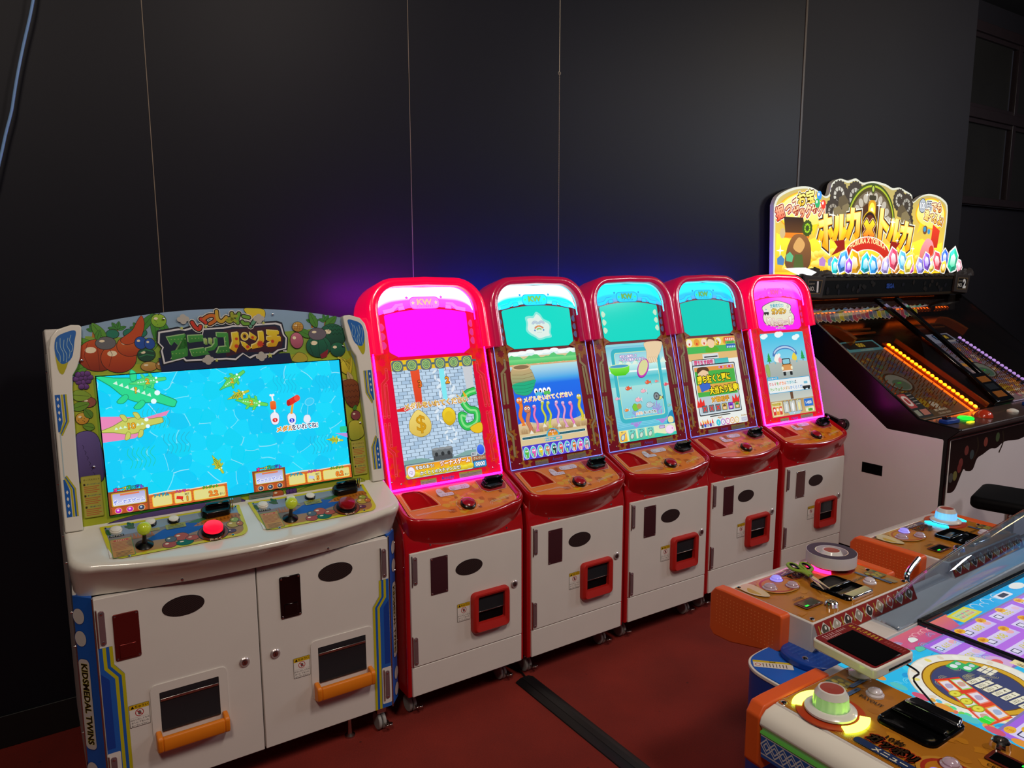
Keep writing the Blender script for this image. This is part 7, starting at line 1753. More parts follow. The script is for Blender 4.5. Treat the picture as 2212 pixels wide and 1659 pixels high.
    for u in (0.42, 1.50):
        m = MB(); m.m = FL; m.lathe([(0.02, 0), (0.024, 0.02), (0.016, 0.04), (0.0005, 0.042)], 14, (u, 0.90, 0.06), caps=False); m.build('glass_knob', 'black_gloss', root)
    # hanging row of gem print under the header
    c = Canvas(); cols = ['#7848a8', '#c8c030', '#48987a', '#4868b8', '#c85858', '#5878b8', '#b8b040', '#a04888', '#d07048']
    for k in range(26):
        x = 0.06 + k * 0.045
        h = rnd.uniform(0.035, 0.055)
        c.poly([(x - 0.034, 0.012), (x + 0.04, 0.012), (x + 0.034, -h * 0.6), (x, -h), (x - 0.038, -h * 0.6)], '#d8d4c8')
        c.poly([(x - 0.030, 0.012), (x + 0.036, 0.012), (x + 0.030, -h * 0.55), (x, -h * 0.93), (x - 0.034, -h * 0.55)], (cols[(k * 4) % 9], cols[(k * 5 + 2) % 9]))
    y_, z_ = gp(0.86, -0.02)
    c.build('hanging_gem_print', frame((-0.99, y_, z_), (1, 0, 0), (0, 0.35, 1)), 'field_dim', root)
    # control deck
    MB().prism([(-0.221, 0.800), (-0.221, 0.8055), (-0.420, 0.7975), (-0.424, 0.792)], -0.955, 0.955, 'X').build('deck', 'deck_brown', root, bevel=0.001)
    def dk(x, y): m_ = MB(); m_.m = Matrix.Translation((x, y, 0.8055 + (y + 0.221) * 0.04)); return m_
    for off in (0, 0.93):
        dk(-0.66 + off, -0.30).lathe([(0.040, 0), (0.040, 0.006), (0.032, 0.012), (0.0005, 0.014)], 28, caps=False).build('green_button', 'green_lit', root)
        dk(-0.52 + off, -0.325).lathe([(0.046, 0), (0.045, 0.008), (0.036, 0.026), (0.018, 0.036), (0.0005, 0.038)], 28, caps=False).build('red_button', 'red_dome', root)
        dk(-0.735 + off, -0.36).box((0, 0, 0.003), (0.05, 0.018, 0.006)).build('yellow_lamp', M['yellow_lit'], root)
        sl = dk(-0.85 + off, -0.31).prism([(-0.06, -0.02), (0.05, -0.03), (0.065, 0.0), (0.05, 0.03), (-0.05, 0.03)], 0, 0.022).build('medal_slot', 'blue_dark', root, bevel=0.005)
        dk(-0.86 + off, -0.305).bb(-0.03, 0.01, -0.012, 0.015, 0.02, 0.036).build('slot_guide', 'black', sl, bevel=0.003)
        dk(-0.22 + off, -0.34).lathe([(0.03, 0), (0.028, 0.008), (0.012, 0.016), (0.0005, 0.017)], 20, caps=False).build('white_knob', 'cream', root)
    # instruction card at the lower left of the glass
    c = Canvas(); c.rect(0.02, 0.0, 0.16, 0.18, '#100e0e'); c.rr(0.028, 0.07, 0.10, 0.175, 0.008, '#a83838'); c.rr(0.038, 0.085, 0.090, 0.160, 0.02, '#d8c8c0'); c.rr(0.05, 0.10, 0.078, 0.145, 0.012, '#a83838')
    c.rect(0.03, 0.015, 0.07, 0.055, '#8a8c78'); c.rect(0.085, 0.015, 0.15, 0.055, '#b06a58')
    for k in range(4): c.line([(0.108, 0.160 - k * 0.022), (0.152, 0.160 - k * 0.022)], 0.004, '#a8a098')
    c.build('instruction_card', lift(GL, 0.004), 'print', root)
    # front panel with dark cave print
    fp = MB().bb(-0.95, 0.95, -0.374, -0.366, 0.05, 0.735).build('front_panel', 'side_white', root, bevel=0.002)
    c = Canvas()
    low = [(-0.945, 0.46), (-0.90, 0.455), (-0.86, 0.475), (-0.80, 0.56), (-0.77, 0.55), (-0.70, 0.545), (-0.66, 0.60), (-0.60, 0.615), (-0.52, 0.635), (-0.45, 0.63), (-0.36, 0.655), (-0.2, 0.645), (0.0, 0.66), (0.3, 0.62), (0.6, 0.60), (0.94, 0.5)]
    c.poly([(-0.948, 0.732)] + catmull(low, 4, False) + [(0.948, 0.732)], '#14110f')
    for x, z, col in ((-0.78, 0.66, '#7a3a34'), (-0.83, 0.60, '#803c38'), (-0.84, 0.575, '#7a3430'), (-0.72, 0.63, '#3a4a4c'), (-0.58, 0.68, '#8a4438'), (-0.88, 0.54, '#7a7440'), (-0.92, 0.535, '#50504c'), (-0.45, 0.69, '#4a5a3a')): c.ell(x, z, 0.022, 0.026, col, 14)
    for x in (-0.68, -0.40): c.line(catmull([(x, 0.72), (x + 0.02, 0.66), (x - 0.02, 0.60)], 5, False), 0.012, '#2a2418')
    c.build('front_print', frame((0, -0.3745, 0), (1, 0, 0), (0, 0, 1)), 'print', fp)
    MB().bb(-0.955, 0.955, -0.378, -0.370, 0.736, 0.741).build('front_trim', 'steel', root)
    MB().bb(-0.95, 0.95, -0.34, 0.58, 0.0, 0.035).build('plinth', 'black_matt', root)
    return root
M['field_dim'] = print_mat('playfield_screen', 0.3, 0.62)
M['field_night'] = print_mat('playfield_screen_bright', 0.3, 0.8)
M['yellow_lit'] = mat('yellow_lamp', '#d8c830', 0.3, emit='#e8e020', estr=1.0)
digger_machine()

# stool in front of it
st = empty('stool', (2.93, -0.63, 0), 0.25, 'low black padded stool before the black and white machine', 'stool')
MB().prism(rrect(-0.17, -0.15, 0.17, 0.15, 0.05, 6), 0.44, 0.50).build('seat', M['black_matt'], st, bevel=0.02, seg=4)
MB().lathe([(0.022, 0.02), (0.022, 0.45)], 14).build('post', 'steel', st)
MB().lathe([(0.16, 0), (0.16, 0.008), (0.12, 0.016), (0.024, 0.024)], 28).build('base', 'steel', st)
for s in (-1, 1):
    MB().tube([(s * 0.10, -0.1, 0.44), (s * 0.06, -0.02, 0.42), (0, 0, 0.38)], 0.009, 8).build('seat_bracket', 'steel', st)

# ================================================================== the low medal table with its consoles
TX, TY = 1.1, -1.6
table = empty('medal_game_table', (TX, TY, 0), 0, 'low white medal game table with bright coloured screens and orange ended control consoles', 'game table')
def tb(name, m, x0, x1, y0, y1, z0, z1, bevel=0.003, par=table):
    return MB().bb(x0 - TX, x1 - TX, y0 - TY, y1 - TY, z0, z1).build(name, m, par, bevel=bevel)
M['table_white'] = mat('table_white', '#d6d0cc', 0.45, noise=0.07, nscale=20)
M['plate_orange'] = mat('plate_under', '#8a5a1c', 0.4)
M['led_cyan'] = glow('dial_led_cyan', '#10c8ff', 4.5); M['led_pink'] = glow('dial_led_pink', '#ff1a60', 6.0); M['led_lime'] = glow('dial_led_lime', '#c0ff48', 6.0)
M['cap_white'] = mat('dial_cap_white', '#d8d4d0', 0.25, coat=0.3)
M['cap_cyan'] = mat('dial_cap_lit_cyan', '#c8d0d4', 0.25, emit='#10b0f0', estr=0.9); M['cap_lime'] = mat('dial_cap_lit_lime', '#d0d4c8', 0.25, emit='#70e830', estr=0.25)
M['emblem'] = mat('dial_emblem', '#9a4038', 0.35)
M['dial_ring'] = mat('dial_ring_red', '#b03a18', 0.3)
M['btn_violet'] = mat('button_lit_violet', '#b8b0e0', 0.12, coat=0.6, emit='#7070ff', estr=0.6)
M['btn_clear'] = mat('button_clear_rose', '#b8a0b0', 0.1, coat=0.8)
M['led_green'] = glow('display_green', '#20f040', 1.6)
M['acrylic'] = clear_mat('curved_acrylic', '#e8f0f8', 0.03, 1.6)
M['tray_black'] = mat('tray_black_chrome', '#1a1a1c', 0.1, metal=0.8)

tb('table_body', 'table_white', 0.585, 3.0, -1.262, -1.12, 0.0, 0.655)
tb('table_core', 'table_white', 0.455, 3.0, -2.6, -1.262, 0.0, 0.648)
tb('side_body', 'table_white', 0.225, 0.455, -2.6, -1.33, 0.0, 0.62)
tb('screen_bar', 'black', 0.882, 0.898, -2.6, -1.262, 0.648, 0.662, 0.002)
tb('screen_bar', 'black', 0.885, 3.0, -1.275, -1.259, 0.648, 0.664, 0.002)

# screens set into the table top
def table_art(c, seed):
    rnd = random.Random(seed)
    def board(x0, y0, x1, y1, rows, cols):
        c.rect(x0 - 0.006, y0 - 0.006, x1 + 0.006, y1 + 0.006, '#8878b8'); c.rect(x0, y0, x1, y1, ('#c878f0', '#a868e8'))
        h = (y1 - y0) / rows; w_ = (x1 - x0) / cols
        for r_ in range(rows):
            for k in range(cols):
                a, b = x0 + k * w_ + w_ * 0.08, y0 + r_ * h + h * 0.18
                c.rect(a, b, a + w_ * 0.84, b + h * 0.62, ('#d0c0f8', '#e4d8fc'))
                c.rr(a + w_ * 0.05, b + h * 0.14, a + w_ * 0.2, b + h * 0.48, 0.003, '#383858'); c.rr(a + w_ * 0.07, b + h * 0.18, a + w_ * 0.18, b + h * 0.44, 0.002, '#e8e4f8')
                c.text('%03d' % rnd.randrange(10, 900), a + w_ * 0.42, b + h * 0.31, min(h * 0.5, w_ * 0.2), '#d8d058', bold=0.02, rot=180)
                c.ell(a + w_ * 0.72, b + h * 0.31, h * 0.22, h * 0.16, rnd.choice(['#e8c0d8', '#f0b0b8', '#d8c8e0', '#e8a898']), 12)
    def tile_disc(x, y, r):
        c.ell(x, y, r, r * 0.95, '#b89048', 30); c.ell(x, y, r * 0.95, r * 0.9, '#e8e0c0', 30); c.ell(x, y, r * 0.80, r * 0.75, '#c8a040', 30); c.ell(x, y, r * 0.74, r * 0.69, '#4a4a78', 30)
        for k in range(9):
            a = 2 * PI * k / 9; c.ell(x + r * 0.88 * math.cos(a), y + r * 0.83 * math.sin(a), r * 0.09, r * 0.07, '#f0ecd8', 10)
        for k in range(4): c.rr(x - r * 0.6 + k * r * 0.3, y - r * 0.3, x - r * 0.34 + k * r * 0.3, y + r * 0.35, 0.004, ['#d84838', '#38b868', '#f0ece0', '#e89038'][k])
    return board, tile_disc
c = Canvas(3e-5)
board, disc = table_art(c, 2)
c.rect(0.520, -2.5, 0.880, -1.266, ('#20b0e8', '#28c0f0'))
rnd = random.Random(21)
for k in range(60): c.ell(rnd.uniform(0.56, 0.85), rnd.uniform(-2.4, -1.3), rnd.uniform(0.01, 0.03), rnd.uniform(0.006, 0.014), rnd.choice(['#38d0f4', '#18a0e0', '#58dcf4', '#2098e0']), 12, rnd.uniform(-30, 30))
c.poly([(0.70, -1.268), (0.878, -1.268), (0.878, -1.335), (0.76, -1.345), (0.72, -1.32)], ('#c84890', '#d86878'))
for k in range(5): c.line(arc(0.80 + 0.02 * k, -1.30, 0.012 + 0.004 * (k % 2), 0, 180, 8), 0.0025, '#e8a8b0')
c.rect(0.62, -1.300, 0.70, -1.285, '#e84030')
board(0.775, -1.505, 0.880, -1.336, 3, 1)
c.blob([(0.80, -1.50), (0.83, -1.44), (0.87, -1.46), (0.87, -1.50)], '#d8b0e0'); c.ell(0.845, -1.475, 0.015, 0.012, '#e86868')
# round dish with a red sheet of tile cards, number tags and coins
def quad(p0, p1, p2, p3, u, v): return tuple((p0[i] * (1 - u) + p1[i] * u) * (1 - v) + (p3[i] * (1 - u) + p2[i] * u) * v for i in (0, 1))
for k in range(26):
    x, y = rnd.uniform(0.53, 0.87), rnd.uniform(-1.62, -1.30)
    for r_ in (0.016, 0.011, 0.006): c.line(arc(x, y, r_, 0, 180, 8), 0.0012, rnd.choice(['#58d0f4', '#1890d8', '#80e0f8']))
cx_, cy_ = 0.690, -1.505
c.ell(cx_, cy_, 0.152, 0.140, '#d8d0b8', 44); c.ell(cx_, cy_, 0.149, 0.137, '#f0ece0', 44); c.ell(cx_, cy_, 0.122, 0.112, '#7a5018', 40); c.ell(cx_, cy_, 0.119, 0.109, '#d8a828', 40); c.ell(cx_, cy_, 0.104, 0.095, '#6a4818', 40); c.ell(cx_, cy_, 0.101, 0.092, '#3c4470', 40)
for k in range(22):
    a = 2 * PI * k / 22; c.ell(cx_ + 0.136 * math.cos(a), cy_ + 0.125 * math.sin(a), 0.009, 0.007, ['#f8f4e8', '#e8d8c0', '#f0e078'][k % 3], 10, math.degrees(a))
for k in range(14):
    x, y = cx_ + rnd.uniform(-0.07, 0.07), cy_ + rnd.uniform(-0.02, 0.075)
    for r_ in (0.012, 0.008, 0.004): c.line(arc(x, y, r_, 0, 300, 9), 0.0012, '#a8a078')
Q = [(0.632, -1.436), (0.690, -1.462), (0.618, -1.606), (0.538, -1.592)]
c.poly(Q, ('#e85028', '#e02c20'))
for i_ in range(2):
    for j_ in range(3):
        q = [quad(*Q, (i_ + e[0]) / 2, (j_ + e[1]) / 3) for e in ((0.10, 0.12), (0.92, 0.12), (0.92, 0.90), (0.10, 0.90))]
        c.poly(q, ['#f0a048', '#98d860', '#f08878'][(i_ + j_) % 3]); m_ = (sum(p[0] for p in q) / 4, sum(p[1] for p in q) / 4)
        c.poly([(m_[0] + (p[0] - m_[0]) * 0.82, m_[1] + (p[1] - m_[1]) * 0.82) for p in q], '#ece4ec'); c.blob([(m_[0] - 0.012, m_[1] - 0.004), (m_[0], m_[1] + 0.009), (m_[0] + 0.012, m_[1] + 0.002), (m_[0] + 0.002, m_[1] - 0.009)], ['#b8a8c8', '#a8b8d8', '#d8a898'][(i_ * 2 + j_) % 3])
for k in range(7):
    x, y = 0.705 - k * 0.0015, -1.492 - k * 0.0185
    c.at(x, y, -8); c.rr(-0.027, -0.0075, 0.027, 0.0075, 0.002, '#605848'); c.rr(-0.026, -0.0068, 0.026, 0.0068, 0.002, '#f0ead0'); c.text('%d' % (k + 1), 0.012, 0, 0.012, '#484030', bold=0.02); c.marks(-0.022, -0.004, 0.002, 0.004, '#787060', 4); c.at()
for x, y in ((0.735, -1.432), (0.752, -1.455)):
    c.rr(x - 0.024, y - 0.012, x + 0.024, y + 0.012, 0.003, '#38b868'); c.ell(x - 0.008, y, 0.010, 0.008, '#e8f0f0', 14); c.ell(x + 0.012, y, 0.008, 0.006, '#c8d8e0', 12)
for k in range(6): c.rr(0.752 + (k % 2) * 0.020, -1.480 - (k // 2) * 0.011, 0.770 + (k % 2) * 0.020, -1.471 - (k // 2) * 0.011, 0.001, '#f0ead0')
for x, y in ((0.608, -1.494), (0.597, -1.523), (0.588, -1.551)): c.ell(x, y, 0.016, 0.012, '#a8a020', 18); c.ell(x, y, 0.013, 0.0095, '#e8e048', 18); c.ell(x, y, 0.004, 0.003, '#c8b020', 10)
for k in range(16): c.ell(0.535 + 0.006 * (k % 3), -1.47 - k * 0.010, 0.008, 0.006, rnd.choice(['#58c8e8', '#78d858', '#e8b048', '#58e898', '#e87858']), 10, rnd.uniform(0, 90))
c.rect(0.545, -1.592, 0.560, -1.570, '#28e838'); c.rect(0.561, -1.592, 0.574, -1.572, '#50f060')
for x, y in ((0.74, -1.345), (0.70, -1.33), (0.655, -1.345), (0.77, -1.31)):
    c.blob([(x - 0.016, y - 0.006), (x - 0.004, y + 0.010), (x + 0.014, y + 0.006), (x + 0.012, y - 0.008)], rnd.choice(['#e8ece8', '#58c8a8', '#f09048', '#e8b0c0']), '#484858', 0.0008)
board(0.530, -1.83, 0.880, -1.615, 3, 2)
for k in range(3): c.ell(0.56 + k * 0.03, -1.625 - k * 0.02, 0.016, 0.010, '#f0b838', 16); c.text('%d倍' % (k + 2), 0.56 + k * 0.03, -1.625 - k * 0.02, 0.011, '#c86818', rot=-90)
c.poly([(0.848, -1.500), (0.876, -1.500), (0.876, -1.60), (0.848, -1.60)], '#f0e0a8'); c.marks(0.852, -1.59, 0.872, -1.51, '#806848', 3)
for k in range(9): c.ell(0.53, -1.36 - k * 0.05, 0.012, 0.020, ['#e89838', '#58c8c8', '#d85878'][k % 3], 12)
c.build('table_screen', frame((-TX, -TY, 0.650), (1, 0, 0), (0, 1, 0)), 'screen_dim', table)
c = Canvas(3e-5)
board, disc = table_art(c, 5)
c.rect(0.900, -2.5, 2.95, -1.276, ('#2098e8', '#20b0f0'))
for k in range(120): c.ell(rnd.uniform(0.95, 2.6), rnd.uniform(-2.4, -1.29), rnd.uniform(0.012, 0.03), rnd.uniform(0.008, 0.016), rnd.choice(['#38c8f4', '#1888e0', '#68d0f0', '#2080d8']), 12, rnd.uniform(-30, 30))
c.poly([(0.902, -1.277), (1.0, -1.277), (0.96, -1.338), (0.902, -1.338)], ('#c85890', '#e07868')); 
for k in range(6): c.line(arc(1.12 + 0.03 * k, -1.300 - 0.012 * (k % 2), 0.016, 0, 180, 8), 0.003, '#b8d8e8')
c.poly([(0.985, -1.285), (1.09, -1.280), (1.10, -1.325), (0.99, -1.330)], '#e0d838'); c.poly([(1.0, -1.291), (1.08, -1.287), (1.088, -1.318), (1.003, -1.322)], '#c8d8a0')
for k in range(14): c.ell(1.01 + (k % 7) * 0.0105, -1.300 - (k // 7) * 0.012, 0.004, 0.004, rnd.choice(['#e89878', '#88c0a0', '#d878a0']), 8)
board(0.904, -1.505, 1.55, -1.338, 3, 4)
for k in range(4):
    for j in range(2): c.ell(0.925 + k * 0.11, -1.35 - j * 0.056, 0.017, 0.012, '#f0b838', 16); c.text('%d倍' % (3 + k * 2 + j), 0.925 + k * 0.11, -1.35 - j * 0.056, 0.013, '#c86818', bold=0.03, rot=180)
c.rr(1.22, -1.322, 1.29, -1.296, 0.006, '#e8e8f0'); c.rr(1.235, -1.317, 1.275, -1.301, 0.003, '#303850'); c.ell(1.36, -1.30, 0.035, 0.016, '#e8ece8', 16)
board(0.904, -1.80, 1.6, -1.53, 4, 3)
disc(1.9, -1.7, 0.2)
c.build('table_screen', frame((-TX, -TY, 0.650), (1, 0, 0), (0, 1, 0)), 'screen_dim', table)

# curved acrylic shield standing behind the bar
rows = []
tops = [(0.79, 0.668), (0.87, 0.690), (0.95, 0.712), (1.055, 0.747), (1.20, 0.774), (1.345, 0.792), (1.53, 0.813), (1.8, 0.84), (2.3, 0.87)]
for x, z in catmull(tops, 3, False):
    h = z - 0.660
    rows.append([(x - TX, -1.262 + 0.105 * (1 - math.cos(PI * t)) / 2 - TY, 0.658 + h * math.sin(PI * t) ** 0.8) for t in [k / 14 for k in range(15)]])
m = MB(); m.loft(rows, False)
sh = m.build('acrylic_shield', 'acrylic', table); so = sh.modifiers.new('thickness', 'SOLIDIFY'); so.thickness = 0.004

# control consoles
CU = 0.457; CV = 0.26
def console_art(kind):
    c = Canvas()
    c.rr(0.004, 0.004, CU - 0.004, CV - 0.004, 0.004, '#a86a1c')
    rnd = random.Random(31)
    for k in range(50):
        x, y = rnd.uniform(0.02, CU - 0.02), rnd.uniform(0.02, CV - 0.02)
        z = c.z; c.blob([(x + 0.012 * (1 + 0.5 * rnd.uniform(-1, 1)) * math.cos(2 * PI * j / 7), y + 0.009 * (1 + 0.5 * rnd.uniform(-1, 1)) * math.sin(2 * PI * j / 7)) for j in range(7)], rnd.choice(['#b8781c', '#a0641a', '#b0701c', '#966018']), n=3)
    for k in range(44):                                  # scale pattern near the player's edge
        x, y = 0.012 + (k % 22) * 0.0205, 0.010 + (k // 22) * 0.010
        for r in (0.009, 0.006, 0.003): c.line(arc(x, y, r, 0, 180, 7), 0.0008, '#d8b068')
    c.rr(0.012, 0.148, 0.056, 0.196, 0.004, '#6a6440'); 
    for k in range(7): c.ell(0.018 + k * 0.006, 0.160 + 0.012 * (k % 3), 0.007, 0.006, rnd.choice(['#4a6a38', '#8a4a28', '#a89a40', '#385848']), 10)
    c.rr(0.030, 0.205, 0.050, 0.240, 0.003, '#8a7858'); c.rr(0.052, 0.178, 0.062, 0.236, 0.005, '#44608a'); c.marks(0.0545, 0.184, 0.0595, 0.230, '#20304a', 1)
    c.rr(0.066, 0.130, 0.076, 0.190, 0.005, '#44608a'); c.marks(0.0685, 0.136, 0.0735, 0.184, '#20304a', 1)
    c.text('PAYOUT', 0.112, 0.166, 0.013, '#3a2408', bold=0.03)
    c.text('CREDITS', 0.365, 0.150, 0.0115, '#3a2408', bold=0.02)
    c.ell(0.335, 0.062, 0.070, 0.052, '#b8812c', 28); c.ell(0.335, 0.062, 0.062, 0.046, '#a02c1c', 28); c.ell(0.335, 0.062, 0.054, 0.040, '#b8741c', 26)
    for x, y in ((0.31, 0.037), (0.374, 0.064), (0.309, 0.09)): c.ell(x, y, 0.022, 0.020, '#7a2018', 22)
    c.blob([(0.40, 0.01), (0.445, 0.015), (0.448, 0.07), (0.42, 0.10), (0.40, 0.06)], '#c8b890'); c.blob([(0.425, 0.03), (0.445, 0.05), (0.43, 0.08)], '#b89a30')
    c.text('10枚', 0.215, 0.075, 0.020, '#2a1808', bold=0.03); c.text('ガッポリ', 0.222, 0.052, 0.030, '#2a1808', [('#b83a1c', 0.12)], bold=0.04, sx=0.8); c.rr(0.165, 0.012, 0.285, 0.032, 0.008, '#20305a'); c.text('メニュー', 0.235, 0.022, 0.017, '#d8d0b8', bold=0.03)
    c.rr(0.330, 0.163, 0.406, 0.206, 0.005, '#5a1c14')
    return c

def console(fr, led, cap, strip):
    T = Matrix.Translation((-TX, -TY, 0)) @ fr
    def k(): m_ = MB(); m_.m = T; return m_
    body = k().bb(0, CU, 0.0, CV, -0.10, 0.0).build('console', 'table_white', table, bevel=0.004)
    rim = k().prism([(0.0, -0.001), (-0.030, -0.006), (-0.044, -0.018), (-0.048, -0.032), (-0.040, -0.044), (-0.036, -0.10), (0.0, -0.10)], 0, CU, 'X').build('front_rim', 'white_gloss', body, bevel=0.003)
    c = Canvas(); Rr = T @ frame((0, -0.0385, -0.10), (1, 0, 0), (0, -0.07, 1))
    c.rect(0.004, -0.005, CU - 0.004, 0.050, '#1f58a8')
    c.line([(0.004, 0.004), (CU - 0.004, 0.004)], 0.003, '#d0d0d0'); c.line([(0.004, 0.046), (CU - 0.004, 0.046)], 0.003, '#d0d0d0')
    for j in range(22):
        x = 0.018 + j * 0.020
        for q in (1.0, 0.5):
            c.line([(x - 0.014 * q, 0.025), (x, 0.025 + 0.017 * q), (x + 0.014 * q, 0.025), (x, 0.025 - 0.017 * q), (x - 0.014 * q, 0.025)], 0.0026, '#d4d8dc')
    c.build('diamond_band', lift(Rr, 0.0035), 'print', body)
    k().bb(0.004, CU - 0.004, -0.0475, -0.040, -0.050, -0.045).build('rim_light', 'rim_lime' if led == 'led_lime' else 'white_gloss', body)
    for u0, u1 in ((-0.036, -0.0005), (CU + 0.0005, CU + 0.036)):
        e = k().prism([(-0.046, -0.02), (-0.030, 0.001), (0.0, 0.003), (0.188, 0.003), (0.194, -0.003), (0.194, -0.092), (0.180, -0.104), (0.030, -0.140), (-0.030, -0.142), (-0.046, -0.125)], u0, u1, 'X').build('orange_end', 'orange_red', body, bevel=0.006, seg=3)
        if u0 > 0:
            d = k()
            for a in range(17):
                for b in range(9):
                    v_, w_ = -0.020 + a * 0.0118, -0.017 - b * 0.0098 - (0.0 if a > 2 else 0.0)
                    d.lathe([(0.0022, 0), (0.0018, 0.0008), (0.0003, 0.0012)], 6) if False else d.add([(u1 + 0.0002, v_ - 0.0022, w_), (u1 + 0.0012, v_, w_ - 0.0022), (u1 + 0.0002, v_ + 0.0022, w_), (u1 + 0.0012, v_, w_ + 0.0022)], [(0, 1, 2, 3)])
            tag(d.build('grip_dots', 'grip_dot', e), kind='stuff')
    console_art(led).build('top_plate', T @ Matrix.Translation((0, 0, 0.0008)), 'print_gloss', body)
    # dial
    du, dv = 0.087, 0.062
    D = T @ Matrix.Translation((du, dv, 0.001))
    def dm(): m_ = MB(); m_.m = D; return m_
    dm().lathe([(0.067, 0), (0.067, 0.003), (0.044, 0.0035)], 36, caps=False).build('dial_ring', 'dial_ring', body)
    for a0 in (150, -30):
        inn = arc(0, 0, 0.054, a0 - 5, a0 + 65, 10); out = arc(0, 0, 0.074, a0 - 5, a0 + 65, 10)
        dm().prism(inn + out[::-1], 0.0015, 0.0055).build('dial_lamp', led, body, bevel=0.001)
    dm().lathe([(0.040, 0.003), (0.050, 0.006), (0.050, 0.010), (0.044, 0.014), (0.036, 0.016)], 36, caps=False).build('dial_flange', 'cap_white', body)
    ribs = [[((0.0345 + (0.0012 if (j % 4) < 2 else 0)) * s_ * math.cos(2 * PI * j / 64), (0.0345 + (0.0012 if (j % 4) < 2 else 0)) * s_ * math.sin(2 * PI * j / 64), z) for j in range(64)] for z, s_ in ((0.014, 1.0), (0.040, 0.92))]
    dm().loft(ribs, True).build('dial_grip', cap, body)
    dm().lathe([(0.033, 0.040), (0.026, 0.052), (0.023, 0.053), (0.0225, 0.0515)], 32, caps=False).build('dial_cap', 'cap_white', body)
    dm().lathe([(0.0226, 0.0515), (0.0004, 0.0525)], 28, caps=False).build('dial_emblem', 'emblem', body)
    # medal acceptor tray
    u0, u1, v0, v1 = 0.150, 0.268, 0.108, 0.242
    R0 = rrect(u0, v0, u1, v1, 0.02, 5); cx, cy = (u0 + u1) / 2, (v0 + v1) / 2
    def s_(q, w_, kx=None): return [(cx + (x - cx) * q, cy + (y - cy) * (kx or q), w_) for x, y in R0]
    k().loft([s_(1, 0.0), s_(0.99, 0.006), s_(0.95, 0.009), s_(0.90, 0.007), s_(0.82, 0.0045), s_(0.60, 0.0036), s_(0.05, 0.0034)], True).build('medal_tray', 'tray_black', body)
    k().bb(u0 + 0.006, u1 - 0.006, v0 + 0.055, v0 + 0.066, 0.0, 0.013).build('tray_divider', 'black_gloss', body, bevel=0.003)
    k().prism([(u0 + 0.004, v1 - 0.03), (u1 - 0.004, v1 - 0.03), (u1 - 0.012, v1 + 0.002), (u0 + 0.012, v1 + 0.002)], 0.0, 0.014).build('tray_lip', 'chrome', body, bevel=0.004)
    # buttons, display, lock
    def dome(u, v, r, mt, nm):
        m_ = k(); m_.m = T @ Matrix.Translation((u, v, 0)); m_.lathe([(r * 1.25, 0.001), (r * 1.25, 0.005), (r * 1.0, 0.008), (r * 0.98, 0.011), (r * 0.75, 0.0145), (r * 0.35, 0.0165), (0.0004, 0.017)], 24, caps=False)
        return m_.build(nm, mt, body)
    dome(0.31, 0.037, 0.0145, 'btn_violet', 'lit_button'); dome(0.374, 0.064, 0.0165, 'btn_clear', 'clear_button'); dome(0.309, 0.09, 0.0145, 'btn_clear', 'clear_button'); dome(0.102, 0.196, 0.0145, 'clear_btn', 'payout_button')
    k().bb(0.336, 0.400, 0.169, 0.200, 0.0, 0.0048).build('credit_display', 'black_gloss', body, bevel=0.001)
    k().bb(0.382, 0.395, 0.191, 0.196, 0.0045, 0.0054).build('credit_digit', 'led_green', body)
    m_ = k(); m_.m = T @ Matrix.Translation((0.331, 0.227, 0))
    m_.loft([[(r_ * (1 if j % 2 else 0.93) * math.cos(2 * PI * j / 28), r_ * (1 if j % 2 else 0.93) * math.sin(2 * PI * j / 28), z) for j in range(28)] for r_, z in ((0.0185, 0.001), (0.0165, 0.013), (0.013, 0.016))], True); kn = m_.build('fluted_lock', 'chrome', body)
    m_ = k(); m_.m = T @ Matrix.Translation((0.331, 0.227, 0)); m_.lathe([(0.0135, 0.0155), (0.006, 0.0155), (0.0055, 0.012), (0.0004, 0.012)], 20, caps=False); m_.build('lock_face', 'steel', kn)
    for u, v in ((0.014, 0.012), (CU - 0.016, 0.012), (0.012, CV - 0.016), (CU - 0.018, CV - 0.016), (0.02, 0.14)): screw(body, T @ Matrix.Translation((0, 0, 0.001)), u, v, 0.0068)
    # red strip with round icons along the table side
    if strip:
        c = Canvas(); SF = T @ frame((0, CV + 0.001, -0.001), (1, 0, 0), (0, 0.55, -1))
        c.rect(0.0, 0.0, CU, 0.044, '#8a2218')
        for j in range(9):
            x = 0.03 + j * 0.049
            c.poly([(x - 0.020, 0.022), (x, 0.003), (x + 0.020, 0.022), (x, 0.041)], '#c8c4bc'); c.ell(x, 0.022, 0.0125, 0.013, ['#5a4a34', '#7a7468', '#b03a2c', '#9a8c70', '#2a221e', '#8a8478', '#3a2c28', '#a09888', '#4a4438'][j], 16)
            c.rr(x + 0.020, 0.008, x + 0.024, 0.032, 0.001, '#a89438'); c.ell(x - 0.003, 0.018, 0.004, 0.005, '#d8d4cc', 8)
        c.build('icon_strip', lift(SF, -0.0015) if False else T @ frame((0, CV + 0.0025, -0.001), (1, 0, 0), (0, 0.48, -1)), 'print', body)
        k().prism([(CV, -0.0015), (CV + 0.021, -0.045), (CV, -0.08)], 0, CU, 'X').build('strip_wedge', 'table_white', body)
    return body
M['grip_dot'] = mat('grip_dot', '#f08a4a', 0.4)
M['rim_lime'] = glow('rim_light_lime', '#90ff60', 0.12)
console(frame((1.022, -0.905, 0.70), (-1, 0, 0), (0, -1, 0)), 'led_pink', 'cap_white', True)
console(frame((1.722, -0.89, 0.70), (-1, 0, 0), (0, -1, 0)), 'led_cyan', 'cap_cyan', True)
console(frame((0.19, -1.335, 0.70), (0, -1, 0), (1, 0, 0)), 'led_lime', 'cap_lime', False)

